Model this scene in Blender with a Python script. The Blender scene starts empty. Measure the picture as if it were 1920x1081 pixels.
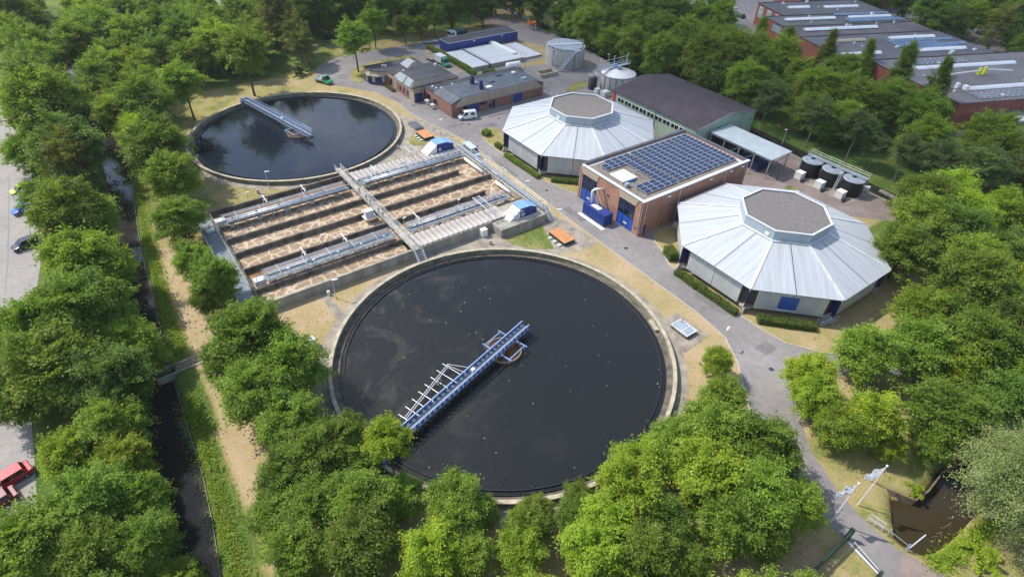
import bpy, bmesh, math, random
from mathutils import Vector, Matrix, Quaternion

# ------------------------------------------------------------------ camera, sky, sun, exposure
scene = bpy.context.scene
COL = scene.collection
R_ = math.radians
PITCH, ROLL, HEAD = R_(39.5), R_(2.3), R_(53.0)
cam_data = bpy.data.cameras.new('camera')
cam = bpy.data.objects.new('camera', cam_data)
COL.objects.link(cam)
_r = Vector((math.sin(HEAD), -math.cos(HEAD), 0))
_f = Vector((math.cos(HEAD) * math.cos(PITCH), math.sin(HEAD) * math.cos(PITCH), -math.sin(PITCH)))
_u = _r.cross(_f)
_i = _r * math.cos(ROLL) + _u * math.sin(ROLL)
_j = -_r * math.sin(ROLL) + _u * math.cos(ROLL)
_m = Matrix((( _i.x, _j.x, -_f.x, -9.37), (_i.y, _j.y, -_f.y, -75.58), (_i.z, _j.z, -_f.z, 60.0), (0, 0, 0, 1)))
cam.matrix_world = _m
cam_data.sensor_width = 36.0
cam_data.lens = 36.0 * 1100.0 / 1920.0
cam_data.clip_end = 6000.0
cam_data.clip_start = 0.5
scene.camera = cam

SUN_EL, SUN_TRAVEL = R_(51.0), R_(-57.0)      # elevation; heading in which sunlight travels
world = bpy.data.worlds.new('World')
scene.world = world
world.use_nodes = True
wn = world.node_tree
wn.nodes.clear()
sky = wn.nodes.new('ShaderNodeTexSky')
sky.sky_type = 'NISHITA'
sky.sun_disc = False
sky.sun_elevation = SUN_EL
_sx, _sy = -math.cos(SUN_TRAVEL), -math.sin(SUN_TRAVEL)
sky.sun_rotation = math.atan2(_sx, _sy)
sky.air_density = 1.0
sky.dust_density = 0.8
bg = wn.nodes.new('ShaderNodeBackground')
bg.inputs['Strength'].default_value = 0.15
wo = wn.nodes.new('ShaderNodeOutputWorld')
# scattered fair-weather clouds over the whole sky
_tc = wn.nodes.new('ShaderNodeTexCoord')
_mp = wn.nodes.new('ShaderNodeMapping'); _mp.inputs['Scale'].default_value = (1.0, 1.0, 2.2)
_nz = wn.nodes.new('ShaderNodeTexNoise'); _nz.inputs['Scale'].default_value = 2.3; _nz.inputs['Detail'].default_value = 6.0; _nz.inputs['Roughness'].default_value = 0.6
_mr = wn.nodes.new('ShaderNodeMapRange'); _mr.inputs['From Min'].default_value = 0.52; _mr.inputs['From Max'].default_value = 0.72; _mr.inputs['To Max'].default_value = 0.85
_mx = wn.nodes.new('ShaderNodeMixRGB'); _mx.inputs[2].default_value = (10, 10.1, 10.4, 1)
wn.links.new(_tc.outputs['Generated'], _mp.inputs[0]); wn.links.new(_mp.outputs[0], _nz.inputs['Vector']); wn.links.new(_nz.outputs[0], _mr.inputs['Value'])
wn.links.new(_mr.outputs[0], _mx.inputs[0]); wn.links.new(sky.outputs[0], _mx.inputs[1]); wn.links.new(_mx.outputs[0], bg.inputs[0])
wn.links.new(bg.outputs[0], wo.inputs[0])

sun_data = bpy.data.lights.new('sun', 'SUN')
sun_data.energy = 3.7
sun_data.angle = R_(0.55)
sun_data.color = (1.0, 0.94, 0.84)
sun = bpy.data.objects.new('sun', sun_data)
COL.objects.link(sun)
_d = Vector((math.cos(SUN_TRAVEL) * math.cos(SUN_EL), math.sin(SUN_TRAVEL) * math.cos(SUN_EL), -math.sin(SUN_EL)))
sun.rotation_mode = 'QUATERNION'
sun.rotation_quaternion = _d.to_track_quat('-Z', 'Y')
sun.location = (-60, 100, 200)

scene.view_settings.view_transform = 'Standard'
scene.view_settings.look = 'None'
scene.view_settings.gamma = 1.0
scene.view_settings.exposure = 0.64
scene.view_settings.use_curve_mapping = False
scene.render.engine = 'CYCLES'

random.seed(7)
PI = math.pi
# ------------------------------------------------------------------ helpers
def new_mat(name):
    m = bpy.data.materials.new(name); m.use_nodes = True
    nt = m.node_tree
    b = nt.nodes['Principled BSDF']
    return m, nt, b

def N(nt, t, **kw):
    n = nt.nodes.new(t)
    for k, v in kw.items():
        if k in n.inputs: n.inputs[k].default_value = v
        else: setattr(n, k, v)
    return n

def rgba(c): return (c[0], c[1], c[2], 1.0)

def mat(name, col, rough=0.6, metal=0.0, var=0.12, scale=0.6, col2=None, bump=0.0, bscale=8.0, spec=0.5, streak=None, fine=True):
    """plain paint, concrete, metal: base colour with soft mottling, fine grain and wear"""
    m, nt, b = new_mat(name)
    tc = N(nt, 'ShaderNodeTexCoord')
    src = tc.outputs['Object']
    if streak:
        mp = N(nt, 'ShaderNodeMapping'); mp.inputs['Scale'].default_value = streak
        nt.links.new(src, mp.inputs[0]); vec = mp.outputs[0]
    else:
        vec = src
    n1 = N(nt, 'ShaderNodeTexNoise', Scale=scale, Detail=5.0, Roughness=0.62)
    nt.links.new(vec, n1.inputs['Vector'])
    cr = N(nt, 'ShaderNodeValToRGB')
    cr.color_ramp.elements[0].position = 0.3; cr.color_ramp.elements[1].position = 0.7
    d = col2 if col2 else tuple(c * (1 - var * 1.6) for c in col)
    cr.color_ramp.elements[0].color = rgba(d)
    cr.color_ramp.elements[1].color = rgba(tuple(min(1, c * (1 + var * 0.5)) for c in col))
    nt.links.new(n1.outputs[0], cr.inputs[0])
    out = cr.outputs[0]
    if fine:
        n2 = N(nt, 'ShaderNodeTexNoise', Scale=scale * 14, Detail=3.0)
        nt.links.new(src, n2.inputs['Vector'])
        mx = N(nt, 'ShaderNodeMixRGB', blend_type='OVERLAY'); mx.inputs[0].default_value = 0.28
        nt.links.new(out, mx.inputs[1]); nt.links.new(n2.outputs[0], mx.inputs[2]); out = mx.outputs[0]
    nt.links.new(out, b.inputs['Base Color'])
    b.inputs['Roughness'].default_value = rough
    b.inputs['Metallic'].default_value = metal
    b.inputs['Specular IOR Level'].default_value = spec
    if bump:
        n3 = N(nt, 'ShaderNodeTexNoise', Scale=bscale, Detail=4.0)
        nt.links.new(src, n3.inputs['Vector'])
        bp = N(nt, 'ShaderNodeBump', Strength=bump, Distance=0.05)
        nt.links.new(n3.outputs[0], bp.inputs['Height']); nt.links.new(bp.outputs[0], b.inputs['Normal'])
    return m

def brick_mat(name, c1, c2, mortar, axis='x', bw=0.42, bh=0.13):
    m, nt, b = new_mat(name)
    tc = N(nt, 'ShaderNodeTexCoord')
    sp = N(nt, 'ShaderNodeSeparateXYZ'); nt.links.new(tc.outputs['Object'], sp.inputs[0])
    ad = N(nt, 'ShaderNodeMath', operation='ADD'); nt.links.new(sp.outputs[0], ad.inputs[0]); nt.links.new(sp.outputs[1], ad.inputs[1])
    cb = N(nt, 'ShaderNodeCombineXYZ'); nt.links.new(ad.outputs[0], cb.inputs[0]); nt.links.new(sp.outputs[2], cb.inputs[1])
    br = N(nt, 'ShaderNodeTexBrick', Scale=1.0)
    br.inputs['Brick Width'].default_value = bw; br.inputs['Row Height'].default_value = bh
    br.inputs['Mortar Size'].default_value = 0.012
    br.inputs['Color1'].default_value = rgba(c1); br.inputs['Color2'].default_value = rgba(c2); br.inputs['Mortar'].default_value = rgba(mortar)
    nt.links.new(cb.outputs[0], br.inputs['Vector'])
    n1 = N(nt, 'ShaderNodeTexNoise', Scale=0.5, Detail=5.0); nt.links.new(tc.outputs['Object'], n1.inputs['Vector'])
    mx = N(nt, 'ShaderNodeMixRGB', blend_type='OVERLAY'); mx.inputs[0].default_value = 0.45
    nt.links.new(br.outputs[0], mx.inputs[1]); nt.links.new(n1.outputs[0], mx.inputs[2])
    nt.links.new(mx.outputs[0], b.inputs['Base Color']); b.inputs['Roughness'].default_value = 0.85
    return m

class MB:
    """collects faces for one mesh"""
    def __init__(s): s.v = []; s.f = []; s.mi = []
    def add(s, vs, fs, mi=0):
        o = len(s.v); s.v += [tuple(p) for p in vs]
        for f in fs: s.f.append(tuple(o + i for i in f)); s.mi.append(mi)
        return s
    def box(s, x0, x1, y0, y1, z0, z1, mi=0):
        return s.add([(x0, y0, z0), (x1, y0, z0), (x1, y1, z0), (x0, y1, z0), (x0, y0, z1), (x1, y0, z1), (x1, y1, z1), (x0, y1, z1)],
                     [(0, 3, 2, 1), (4, 5, 6, 7), (0, 1, 5, 4), (1, 2, 6, 5), (2, 3, 7, 6), (3, 0, 4, 7)], mi)
    def cbox(s, c, sx, sy, sz, mi=0):
        return s.box(c[0] - sx / 2, c[0] + sx / 2, c[1] - sy / 2, c[1] + sy / 2, c[2], c[2] + sz, mi)
    def beam(s, p, q, w, h, mi=0):
        p, q = Vector(p), Vector(q); d = (q - p).normalized()
        up = Vector((0, 0, 1)) if abs(d.z) < 0.95 else Vector((0, 1, 0))
        a = d.cross(up).normalized() * w / 2; b = a.cross(d).normalized() * h / 2
        vs = [p - a - b, p + a - b, p + a + b, p - a + b, q - a - b, q + a - b, q + a + b, q - a + b]
        return s.add(vs, [(0, 1, 2, 3), (7, 6, 5, 4), (0, 4, 5, 1), (1, 5, 6, 2), (2, 6, 7, 3), (3, 7, 4, 0)], mi)
    def tube(s, pts, r, n=6, mi=0, r2=None):
        pts = [Vector(p) for p in pts]; rings = []
        for k, p in enumerate(pts):
            d = (pts[min(k + 1, len(pts) - 1)] - pts[max(k - 1, 0)]).normalized()
            up = Vector((0, 0, 1)) if abs(d.z) < 0.95 else Vector((0, 1, 0))
            a = d.cross(up).normalized(); b = a.cross(d)
            rr = r if r2 is None else r + (r2 - r) * k / (len(pts) - 1)
            rings.append([p + (a * math.cos(2 * PI * i / n) + b * math.sin(2 * PI * i / n)) * rr for i in range(n)])
        vs = [v for g in rings for v in g]; fs = []
        for k in range(len(pts) - 1):
            for i in range(n):
                j = (i + 1) % n; fs.append((k * n + i, k * n + j, (k + 1) * n + j, (k + 1) * n + i))
        fs.append(tuple(range(n))[::-1]); fs.append(tuple((len(pts) - 1) * n + i for i in range(n)))
        return s.add(vs, fs, mi)
    def prism(s, poly, z0, z1, mi=0, caps=True):
        n = len(poly)
        a = sum(poly[i][0] * poly[(i + 1) % n][1] - poly[(i + 1) % n][0] * poly[i][1] for i in range(n))
        if a < 0: poly = poly[::-1]
        vs = [(p[0], p[1], z0) for p in poly] + [(p[0], p[1], z1) for p in poly]
        fs = [(i, (i + 1) % n, n + (i + 1) % n, n + i) for i in range(n)]
        if caps: fs += [tuple(range(n))[::-1], tuple(range(n, 2 * n))]
        return s.add(vs, fs, mi)
    def lathe(s, prof, c=(0, 0), n=48, mi=0, closed=False, a0=0.0, a1=None):
        full = a1 is None
        m = n if full else n + 1
        vs = []
        for i in range(m):
            a = a0 + (2 * PI if full else (a1 - a0)) * i / n
            for r, z in prof: vs.append((c[0] + r * math.cos(a), c[1] + r * math.sin(a), z))
        k = len(prof); fs = []
        for i in range(n):
            j = (i + 1) % m
            for t in range(k if closed else k - 1):
                u = (t + 1) % k
                fs.append((i * k + t, j * k + t, j * k + u, i * k + u))
        return s.add(vs, fs, mi)
    def disc(s, c, r, z, n=48, mi=0):
        return s.add([(c[0] + r * math.cos(2 * PI * i / n), c[1] + r * math.sin(2 * PI * i / n), z) for i in range(n)], [tuple(range(n))], mi)
    def quad(s, a, b, c, d, mi=0): return s.add([a, b, c, d], [(0, 1, 2, 3)], mi)
    def build(s, name, mats, parent=None, smooth=False, loc=None):
        me = bpy.data.meshes.new(name); me.from_pydata(s.v, [], s.f)
        ml = mats if isinstance(mats, (list, tuple)) else [mats]
        for m in ml: me.materials.append(m)
        if len(ml) > 1: me.polygons.foreach_set('material_index', s.mi)
        if smooth: me.polygons.foreach_set('use_smooth', [True] * len(me.polygons))
        me.update()
        return put(name, me, parent, loc)

def put(name, me, parent=None, loc=None, rz=0.0, sc=None):
    o = bpy.data.objects.new(name, me); COL.objects.link(o)
    if parent is not None: o.parent = parent
    if loc is not None: o.location = loc
    if rz: o.rotation_euler = (0, 0, rz)
    if sc is not None: o.scale = sc if isinstance(sc, tuple) else (sc, sc, sc)
    return o

def tag(o, label, cat, group=None):
    o['label'] = label; o['category'] = cat
    if group: o['group'] = group
    return o

def thing(name, label, cat, group=None, loc=(0, 0, 0), rz=0.0):
    o = bpy.data.objects.new(name, None); COL.objects.link(o)
    o.empty_display_size = 0.5
    o.location = loc; o.rotation_euler = (0, 0, rz)
    return tag(o, label, cat, group)

def struct(o): o['kind'] = 'structure'; return o
def stuff(o): o['kind'] = 'stuff'; return o

def copy_tree(root, loc, rz=0.0, label=None, group=None, sc=None):
    r = root.copy(); COL.objects.link(r); r.location = loc; r.rotation_euler = (0, 0, rz)
    if sc is not None: r.scale = sc
    if label: r['label'] = label
    if group: r['group'] = group
    for ch in list(root.children):
        c = ch.copy(); COL.objects.link(c); c.parent = r
        for g in list(ch.children):
            d = g.copy(); COL.objects.link(d); d.parent = c
    return r

def rail(mb, pts, h=1.0, post=1.8, r=0.035, mids=1, n=4):
    """handrail: posts and bars along a polyline"""
    for p, q in zip(pts[:-1], pts[1:]):
        p, q = Vector(p), Vector(q); L = (q - p).length; k = max(1, round(L / post))
        for i in range(k + 1):
            b = p.lerp(q, i / k); mb.tube([b, b + Vector((0, 0, h))], r, n)
        for j in range(mids + 1):
            z = Vector((0, 0, h * (j + 1) / (mids + 1))); mb.tube([p + z, q + z], r, n)

def smooth_by(o):
    o.data.polygons.foreach_set('use_smooth', [True] * len(o.data.polygons)); return o
# ------------------------------------------------------------------ materials
M = {}
M['concrete'] = mat('concrete', (0.36, 0.33, 0.28), 0.9, var=0.3, scale=0.5, bump=0.15, streak=(1, 1, 0.25))
M['coping'] = mat('coping', (0.44, 0.385, 0.285), 0.85, var=0.28, scale=0.9)
M['dark_concrete'] = mat('dark_concrete', (0.16, 0.135, 0.11), 0.9, var=0.45, scale=0.8, streak=(1, 1, 0.2))
M['tank_inner'] = mat('tank_inner', (0.17, 0.16, 0.11), 0.85, var=0.5, scale=0.6, col2=(0.06, 0.065, 0.035), streak=(1, 1, 0.3))
M['asphalt'] = mat('asphalt', (0.225, 0.208, 0.205), 0.92, var=0.2, scale=0.07, bump=0.1, bscale=30)
M['paver'] = mat('paver', (0.31, 0.27, 0.22), 0.9, var=0.3, scale=0.5)
M['lot'] = mat('lot', (0.29, 0.27, 0.255), 0.9, var=0.12, scale=0.12)
M['brickroad'] = mat('brickroad', (0.235, 0.185, 0.165), 0.92, var=0.22, scale=0.25)
M['kerb'] = mat('kerb', (0.42, 0.39, 0.34), 0.9)
M['galv'] = mat('galv', (0.46, 0.50, 0.54), 0.45, metal=0.55, var=0.18, scale=1.2)
M['galv_light'] = mat('galv_light', (0.62, 0.64, 0.66), 0.5, metal=0.2, var=0.12, scale=1.0)
M['grating'] = mat('grating', (0.20, 0.235, 0.27), 0.6, metal=0.4, var=0.25, scale=1.5)
M['blue_steel'] = mat('blue_steel', (0.095, 0.185, 0.42), 0.45, var=0.2, scale=1.0)
M['blue_light'] = mat('blue_light', (0.25, 0.35, 0.56), 0.45, var=0.15, scale=0.8)
M['blue_paint'] = mat('blue_paint', (0.018, 0.045, 0.22), 0.45, var=0.2, scale=0.7)
M['blue_dark'] = mat('blue_dark', (0.012, 0.02, 0.10), 0.45, var=0.2, scale=0.7)
M['blue_roof'] = mat('blue_roof', (0.20, 0.36, 0.66), 0.4, var=0.15, scale=0.8)
M['blue_door'] = mat('blue_door', (0.02, 0.08, 0.36), 0.45, var=0.15, scale=0.9)
M['white'] = mat('white', (0.75, 0.75, 0.73), 0.5, var=0.08, scale=0.8)
M['cream'] = mat('cream', (0.70, 0.69, 0.60), 0.55, var=0.1, scale=0.7)
M['glass'] = mat('glass', (0.012, 0.015, 0.02), 0.08, var=0.2, scale=0.4, fine=False)
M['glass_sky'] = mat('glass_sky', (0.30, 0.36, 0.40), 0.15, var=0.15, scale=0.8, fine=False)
M['black_plastic'] = mat('black_plastic', (0.012, 0.013, 0.014), 0.5, var=0.3, scale=1.5)
M['rubber'] = mat('rubber', (0.012, 0.012, 0.012), 0.85, fine=False)
M['steel_rim'] = mat('steel_rim', (0.35, 0.36, 0.38), 0.4, metal=0.6, fine=False)
M['roof_sheet'] = mat('roof_sheet', (0.435, 0.462, 0.495), 0.5, metal=0.15, var=0.16, scale=0.9, col2=(0.335, 0.35, 0.365), streak=(1.6, 0.10, 1))
M['wall_sheet'] = mat('wall_sheet', (0.52, 0.53, 0.53), 0.55, metal=0.1, var=0.16, scale=0.5, streak=(1, 1, 0.15))
M['drum_sheet'] = mat('drum_sheet', (0.33, 0.39, 0.43), 0.5, metal=0.15, var=0.1, scale=0.5)
M['gravel'] = mat('gravel', (0.16, 0.145, 0.14), 0.95, var=0.18, scale=2.5, bump=0.4, bscale=12)
M['bitumen'] = mat('bitumen', (0.055, 0.055, 0.065), 0.75, var=0.3, scale=0.35)
M['bitumen_blue'] = mat('bitumen_blue', (0.085, 0.10, 0.125), 0.6, var=0.25, scale=0.5)
M['brown_roof'] = mat('brown_roof', (0.048, 0.036, 0.045), 0.8, var=0.25, scale=0.3)
M['green_wall'] = mat('green_wall', (0.36, 0.47, 0.36), 0.6, var=0.12, scale=0.5, streak=(1, 1, 0.3))
M['red_panel'] = mat('red_panel', (0.42, 0.05, 0.03), 0.5)
M['brick'] = brick_mat('brick', (0.36, 0.17, 0.115), (0.30, 0.135, 0.09), (0.27, 0.2, 0.16))
M['brick_old'] = brick_mat('brick_old', (0.28, 0.125, 0.09), (0.23, 0.10, 0.075), (0.22, 0.16, 0.13))
M['brick_red'] = brick_mat('brick_red', (0.26, 0.065, 0.045), (0.21, 0.05, 0.035), (0.18, 0.1, 0.08))
M['fascia'] = mat('fascia', (0.40, 0.33, 0.25), 0.75, var=0.18, scale=0.7, streak=(4, 4, 0.4))
M['cover'] = mat('cover', (0.46, 0.42, 0.385), 0.85, var=0.28, scale=0.5, streak=(1, 0.4, 1))
M['rust_cover'] = mat('rust_cover', (0.50, 0.22, 0.075), 0.8, var=0.3, scale=1.2, col2=(0.34, 0.16, 0.08))
M['rust_water'] = mat('rust_water', (0.14, 0.07, 0.035), 0.25, var=0.4, scale=1.0)
M['dark_green'] = mat('dark_green', (0.02, 0.05, 0.035), 0.6)
M['green_paint'] = mat('green_paint', (0.02, 0.23, 0.09), 0.35, var=0.1, fine=False)
M['timber'] = mat('timber', (0.27, 0.23, 0.19), 0.85, var=0.3, scale=1.2)
M['old_wood'] = mat('old_wood', (0.20, 0.15, 0.10), 0.9, var=0.35, scale=1.5)
M['orange'] = mat('orange', (0.75, 0.20, 0.03), 0.5)
M['traffic_red'] = mat('traffic_red', (0.55, 0.03, 0.02), 0.5)
M['skylight'] = mat('skylight', (0.66, 0.69, 0.73), 0.35, var=0.1, scale=0.4)
M['digester'] = mat('digester', (0.50, 0.48, 0.46), 0.85, var=0.28, scale=0.6, streak=(1, 1, 0.2))
M['dark_steel'] = mat('dark_steel', (0.03, 0.045, 0.06), 0.5, var=0.2)
M['bark'] = mat('bark', (0.10, 0.075, 0.055), 0.95, var=0.4, scale=3.0, streak=(1, 1, 0.3))
M['bark_pale'] = mat('bark_pale', (0.26, 0.23, 0.20), 0.95, var=0.35, scale=3.0, streak=(1, 1, 0.3))
M['bollard'] = mat('bollard', (0.55, 0.55, 0.55), 0.6)

def paint(name, col, rough=0.25, metal=0.0):
    m, nt, b = new_mat(name)
    b.inputs['Base Color'].default_value = rgba(col); b.inputs['Roughness'].default_value = rough
    b.inputs['Metallic'].default_value = metal; b.inputs['Coat Weight'].default_value = 0.5
    return m
for nm, c in dict(car_white=(0.72, 0.73, 0.74), car_silver=(0.42, 0.50, 0.62), car_black=(0.012, 0.013, 0.018), car_yellow=(0.62, 0.60, 0.03), car_blue=(0.02, 0.10, 0.52),
                  car_red=(0.45, 0.012, 0.03), car_grey=(0.12, 0.14, 0.16), car_green=(0.015, 0.27, 0.11), car_teal=(0.03, 0.25, 0.30)).items():
    M[nm] = paint(nm, c)

# photovoltaic glass with cell grid
def pv_mat():
    m, nt, b = new_mat('pv_glass')
    tc = N(nt, 'ShaderNodeTexCoord')
    br = N(nt, 'ShaderNodeTexBrick', Scale=1.0, offset=0.0)
    br.inputs['Brick Width'].default_value = 0.165; br.inputs['Row Height'].default_value = 0.165; br.inputs['Mortar Size'].default_value = 0.006
    br.inputs['Color1'].default_value = (0.012, 0.022, 0.06, 1); br.inputs['Color2'].default_value = (0.016, 0.03, 0.075, 1); br.inputs['Mortar'].default_value = (0.10, 0.12, 0.17, 1)
    nt.links.new(tc.outputs['Object'], br.inputs['Vector']); nt.links.new(br.outputs[0], b.inputs['Base Color'])
    b.inputs['Roughness'].default_value = 0.12
    return m
M['pv'] = pv_mat()
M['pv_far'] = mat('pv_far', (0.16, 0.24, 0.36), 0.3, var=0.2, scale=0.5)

def water_mat(name, deep, ripple=0.03, rscale=1.4, film=None, rough=0.02, patch=0.06):
    m, nt, b = new_mat(name)
    tc = N(nt, 'ShaderNodeTexCoord')
    b.inputs['Base Color'].default_value = rgba(deep)
    b.inputs['Roughness'].default_value = rough; b.inputs['IOR'].default_value = 1.33
    n1 = N(nt, 'ShaderNodeTexNoise', Scale=rscale, Detail=2.0, Distortion=0.6)
    mp = N(nt, 'ShaderNodeMapping'); mp.inputs['Scale'].default_value = (1.0, 2.2, 1.0); mp.inputs['Rotation'].default_value = (0, 0, 0.7)
    nt.links.new(tc.outputs['Object'], mp.inputs[0]); nt.links.new(mp.outputs[0], n1.inputs['Vector'])
    n2 = N(nt, 'ShaderNodeTexNoise', Scale=patch, Detail=3.0); nt.links.new(tc.outputs['Object'], n2.inputs['Vector'])
    mr = N(nt, 'ShaderNodeMapRange'); mr.inputs['From Min'].default_value = 0.42; mr.inputs['From Max'].default_value = 0.62
    nt.links.new(n2.outputs[0], mr.inputs['Value'])
    ml = N(nt, 'ShaderNodeMath', operation='MULTIPLY'); ml.inputs[1].default_value = ripple
    nt.links.new(mr.outputs[0], ml.inputs[0])
    bp = N(nt, 'ShaderNodeBump', Distance=1.0); nt.links.new(ml.outputs[0], bp.inputs['Strength'])
    nt.links.new(n1.outputs[0], bp.inputs['Height']); nt.links.new(bp.outputs[0], b.inputs['Normal'])
    if film:
        col, pos, amt = film
        n3 = N(nt, 'ShaderNodeTexNoise', Scale=0.11, Detail=7.0, Roughness=0.68, Distortion=2.6); nt.links.new(tc.outputs['Object'], n3.inputs['Vector'])
        r3 = N(nt, 'ShaderNodeMapRange'); r3.inputs['From Min'].default_value = 0.50; r3.inputs['From Max'].default_value = 0.78
        nt.links.new(n3.outputs[0], r3.inputs['Value'])
        # floating scum gathers on one side of the tank
        sp = N(nt, 'ShaderNodeSeparateXYZ'); nt.links.new(tc.outputs['Object'], sp.inputs[0])
        r4 = N(nt, 'ShaderNodeMapRange'); r4.inputs['From Min'].default_value = pos[1]; r4.inputs['From Max'].default_value = pos[0]
        dg = N(nt, 'ShaderNodeMath', operation='MULTIPLY_ADD'); dg.inputs[1].default_value = -0.75; nt.links.new(sp.outputs[1], dg.inputs[0]); nt.links.new(sp.outputs[0], dg.inputs[2]); nt.links.new(dg.outputs[0], r4.inputs['Value'])
        m1 = N(nt, 'ShaderNodeMath', operation='MULTIPLY'); nt.links.new(r3.outputs[0], m1.inputs[0]); nt.links.new(r4.outputs[0], m1.inputs[1])
        m2 = N(nt, 'ShaderNodeMath', operation='MULTIPLY'); nt.links.new(m1.outputs[0], m2.inputs[0]); m2.inputs[1].default_value = amt
        mx = N(nt, 'ShaderNodeMixRGB'); mx.inputs[1].default_value = rgba(deep); mx.inputs[2].default_value = rgba(col)
        nt.links.new(m2.outputs[0], mx.inputs[0]); nt.links.new(mx.outputs[0], b.inputs['Base Color'])
        ra = N(nt, 'ShaderNodeMath', operation='MULTIPLY_ADD'); ra.inputs[1].default_value = 0.3; ra.inputs[2].default_value = rough
        nt.links.new(m2.outputs[0], ra.inputs[0]); nt.links.new(ra.outputs[0], b.inputs['Roughness'])
    return m
M['water_front'] = water_mat('water_front', (0.016, 0.017, 0.018), 0.10, 1.6, film=((0.115, 0.105, 0.092), (-30, 4), 0.85))
M['water_rear'] = water_mat('water_rear', (0.010, 0.014, 0.022), 0.03, 1.0)  # base tinted blue to stand in for the sky's reflection
M['water_canal'] = water_mat('water_canal', (0.026, 0.024, 0.022), 0.02, 1.5)
M['water_pond'] = water_mat('water_pond', (0.036, 0.027, 0.015), 0.02, 1.5)

def foam_mat():
    m, nt, b = new_mat('foam_water')
    tc = N(nt, 'ShaderNodeTexCoord')
    n0 = N(nt, 'ShaderNodeTexNoise', Scale=0.8, Detail=6.0, Roughness=0.7); nt.links.new(tc.outputs['Object'], n0.inputs['Vector'])
    ad = N(nt, 'ShaderNodeMixRGB', blend_type='ADD'); ad.inputs[0].default_value = 1.0
    nt.links.new(tc.outputs['Object'], ad.inputs[1]); nt.links.new(n0.outputs['Color'], ad.inputs[2])
    vo = N(nt, 'ShaderNodeTexVoronoi', Scale=0.55, feature='DISTANCE_TO_EDGE'); nt.links.new(ad.outputs[0], vo.inputs['Vector'])
    r1 = N(nt, 'ShaderNodeMapRange'); r1.inputs['From Min'].default_value = 0.13; r1.inputs['From Max'].default_value = 0.0
    nt.links.new(vo.outputs[0], r1.inputs['Value'])
    vo2 = N(nt, 'ShaderNodeTexVoronoi', Scale=1.5, feature='DISTANCE_TO_EDGE'); nt.links.new(ad.outputs[0], vo2.inputs['Vector'])
    r2 = N(nt, 'ShaderNodeMapRange'); r2.inputs['From Min'].default_value = 0.10; r2.inputs['From Max'].default_value = 0.0
    nt.links.new(vo2.outputs[0], r2.inputs['Value'])
    n2 = N(nt, 'ShaderNodeTexNoise', Scale=1.8, Detail=8.0, Roughness=0.7, Distortion=1.5); nt.links.new(tc.outputs['Object'], n2.inputs['Vector'])
    r3 = N(nt, 'ShaderNodeMapRange'); r3.inputs['From Min'].default_value = 0.35; r3.inputs['From Max'].default_value = 0.72
    nt.links.new(n2.outputs[0], r3.inputs['Value'])
    a1 = N(nt, 'ShaderNodeMath', operation='MULTIPLY_ADD'); nt.links.new(r2.outputs[0], a1.inputs[0]); a1.inputs[1].default_value = 0.5; nt.links.new(r1.outputs[0], a1.inputs[2])
    a2 = N(nt, 'ShaderNodeMath', operation='MULTIPLY_ADD'); nt.links.new(r3.outputs[0], a2.inputs[0]); a2.inputs[1].default_value = 0.6; nt.links.new(a1.outputs[0], a2.inputs[2])
    mu = N(nt, 'ShaderNodeMath', operation='MULTIPLY', use_clamp=True); nt.links.new(a2.outputs[0], mu.inputs[0]); mu.inputs[1].default_value = 0.58
    cr = N(nt, 'ShaderNodeValToRGB')
    cr.color_ramp.elements[0].position = 0.05; cr.color_ramp.elements[0].color = (0.18, 0.115, 0.064, 1)
    cr.color_ramp.elements[1].position = 0.9; cr.color_ramp.elements[1].color = (0.56, 0.47, 0.365, 1)
    e = cr.color_ramp.elements.new(0.42); e.color = (0.325, 0.23, 0.143, 1)
    nt.links.new(mu.outputs[0], cr.inputs[0]); nt.links.new(cr.outputs[0], b.inputs['Base Color'])
    b.inputs['Roughness'].default_value = 0.6
    bp = N(nt, 'ShaderNodeBump', Strength=0.4, Distance=0.12); nt.links.new(mu.outputs[0], bp.inputs['Height']); nt.links.new(bp.outputs[0], b.inputs['Normal'])
    return m
M['foam'] = foam_mat()
M['calm_sludge'] = mat('calm_sludge', (0.27, 0.155, 0.08), 0.35, var=0.3, scale=0.8)

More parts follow.
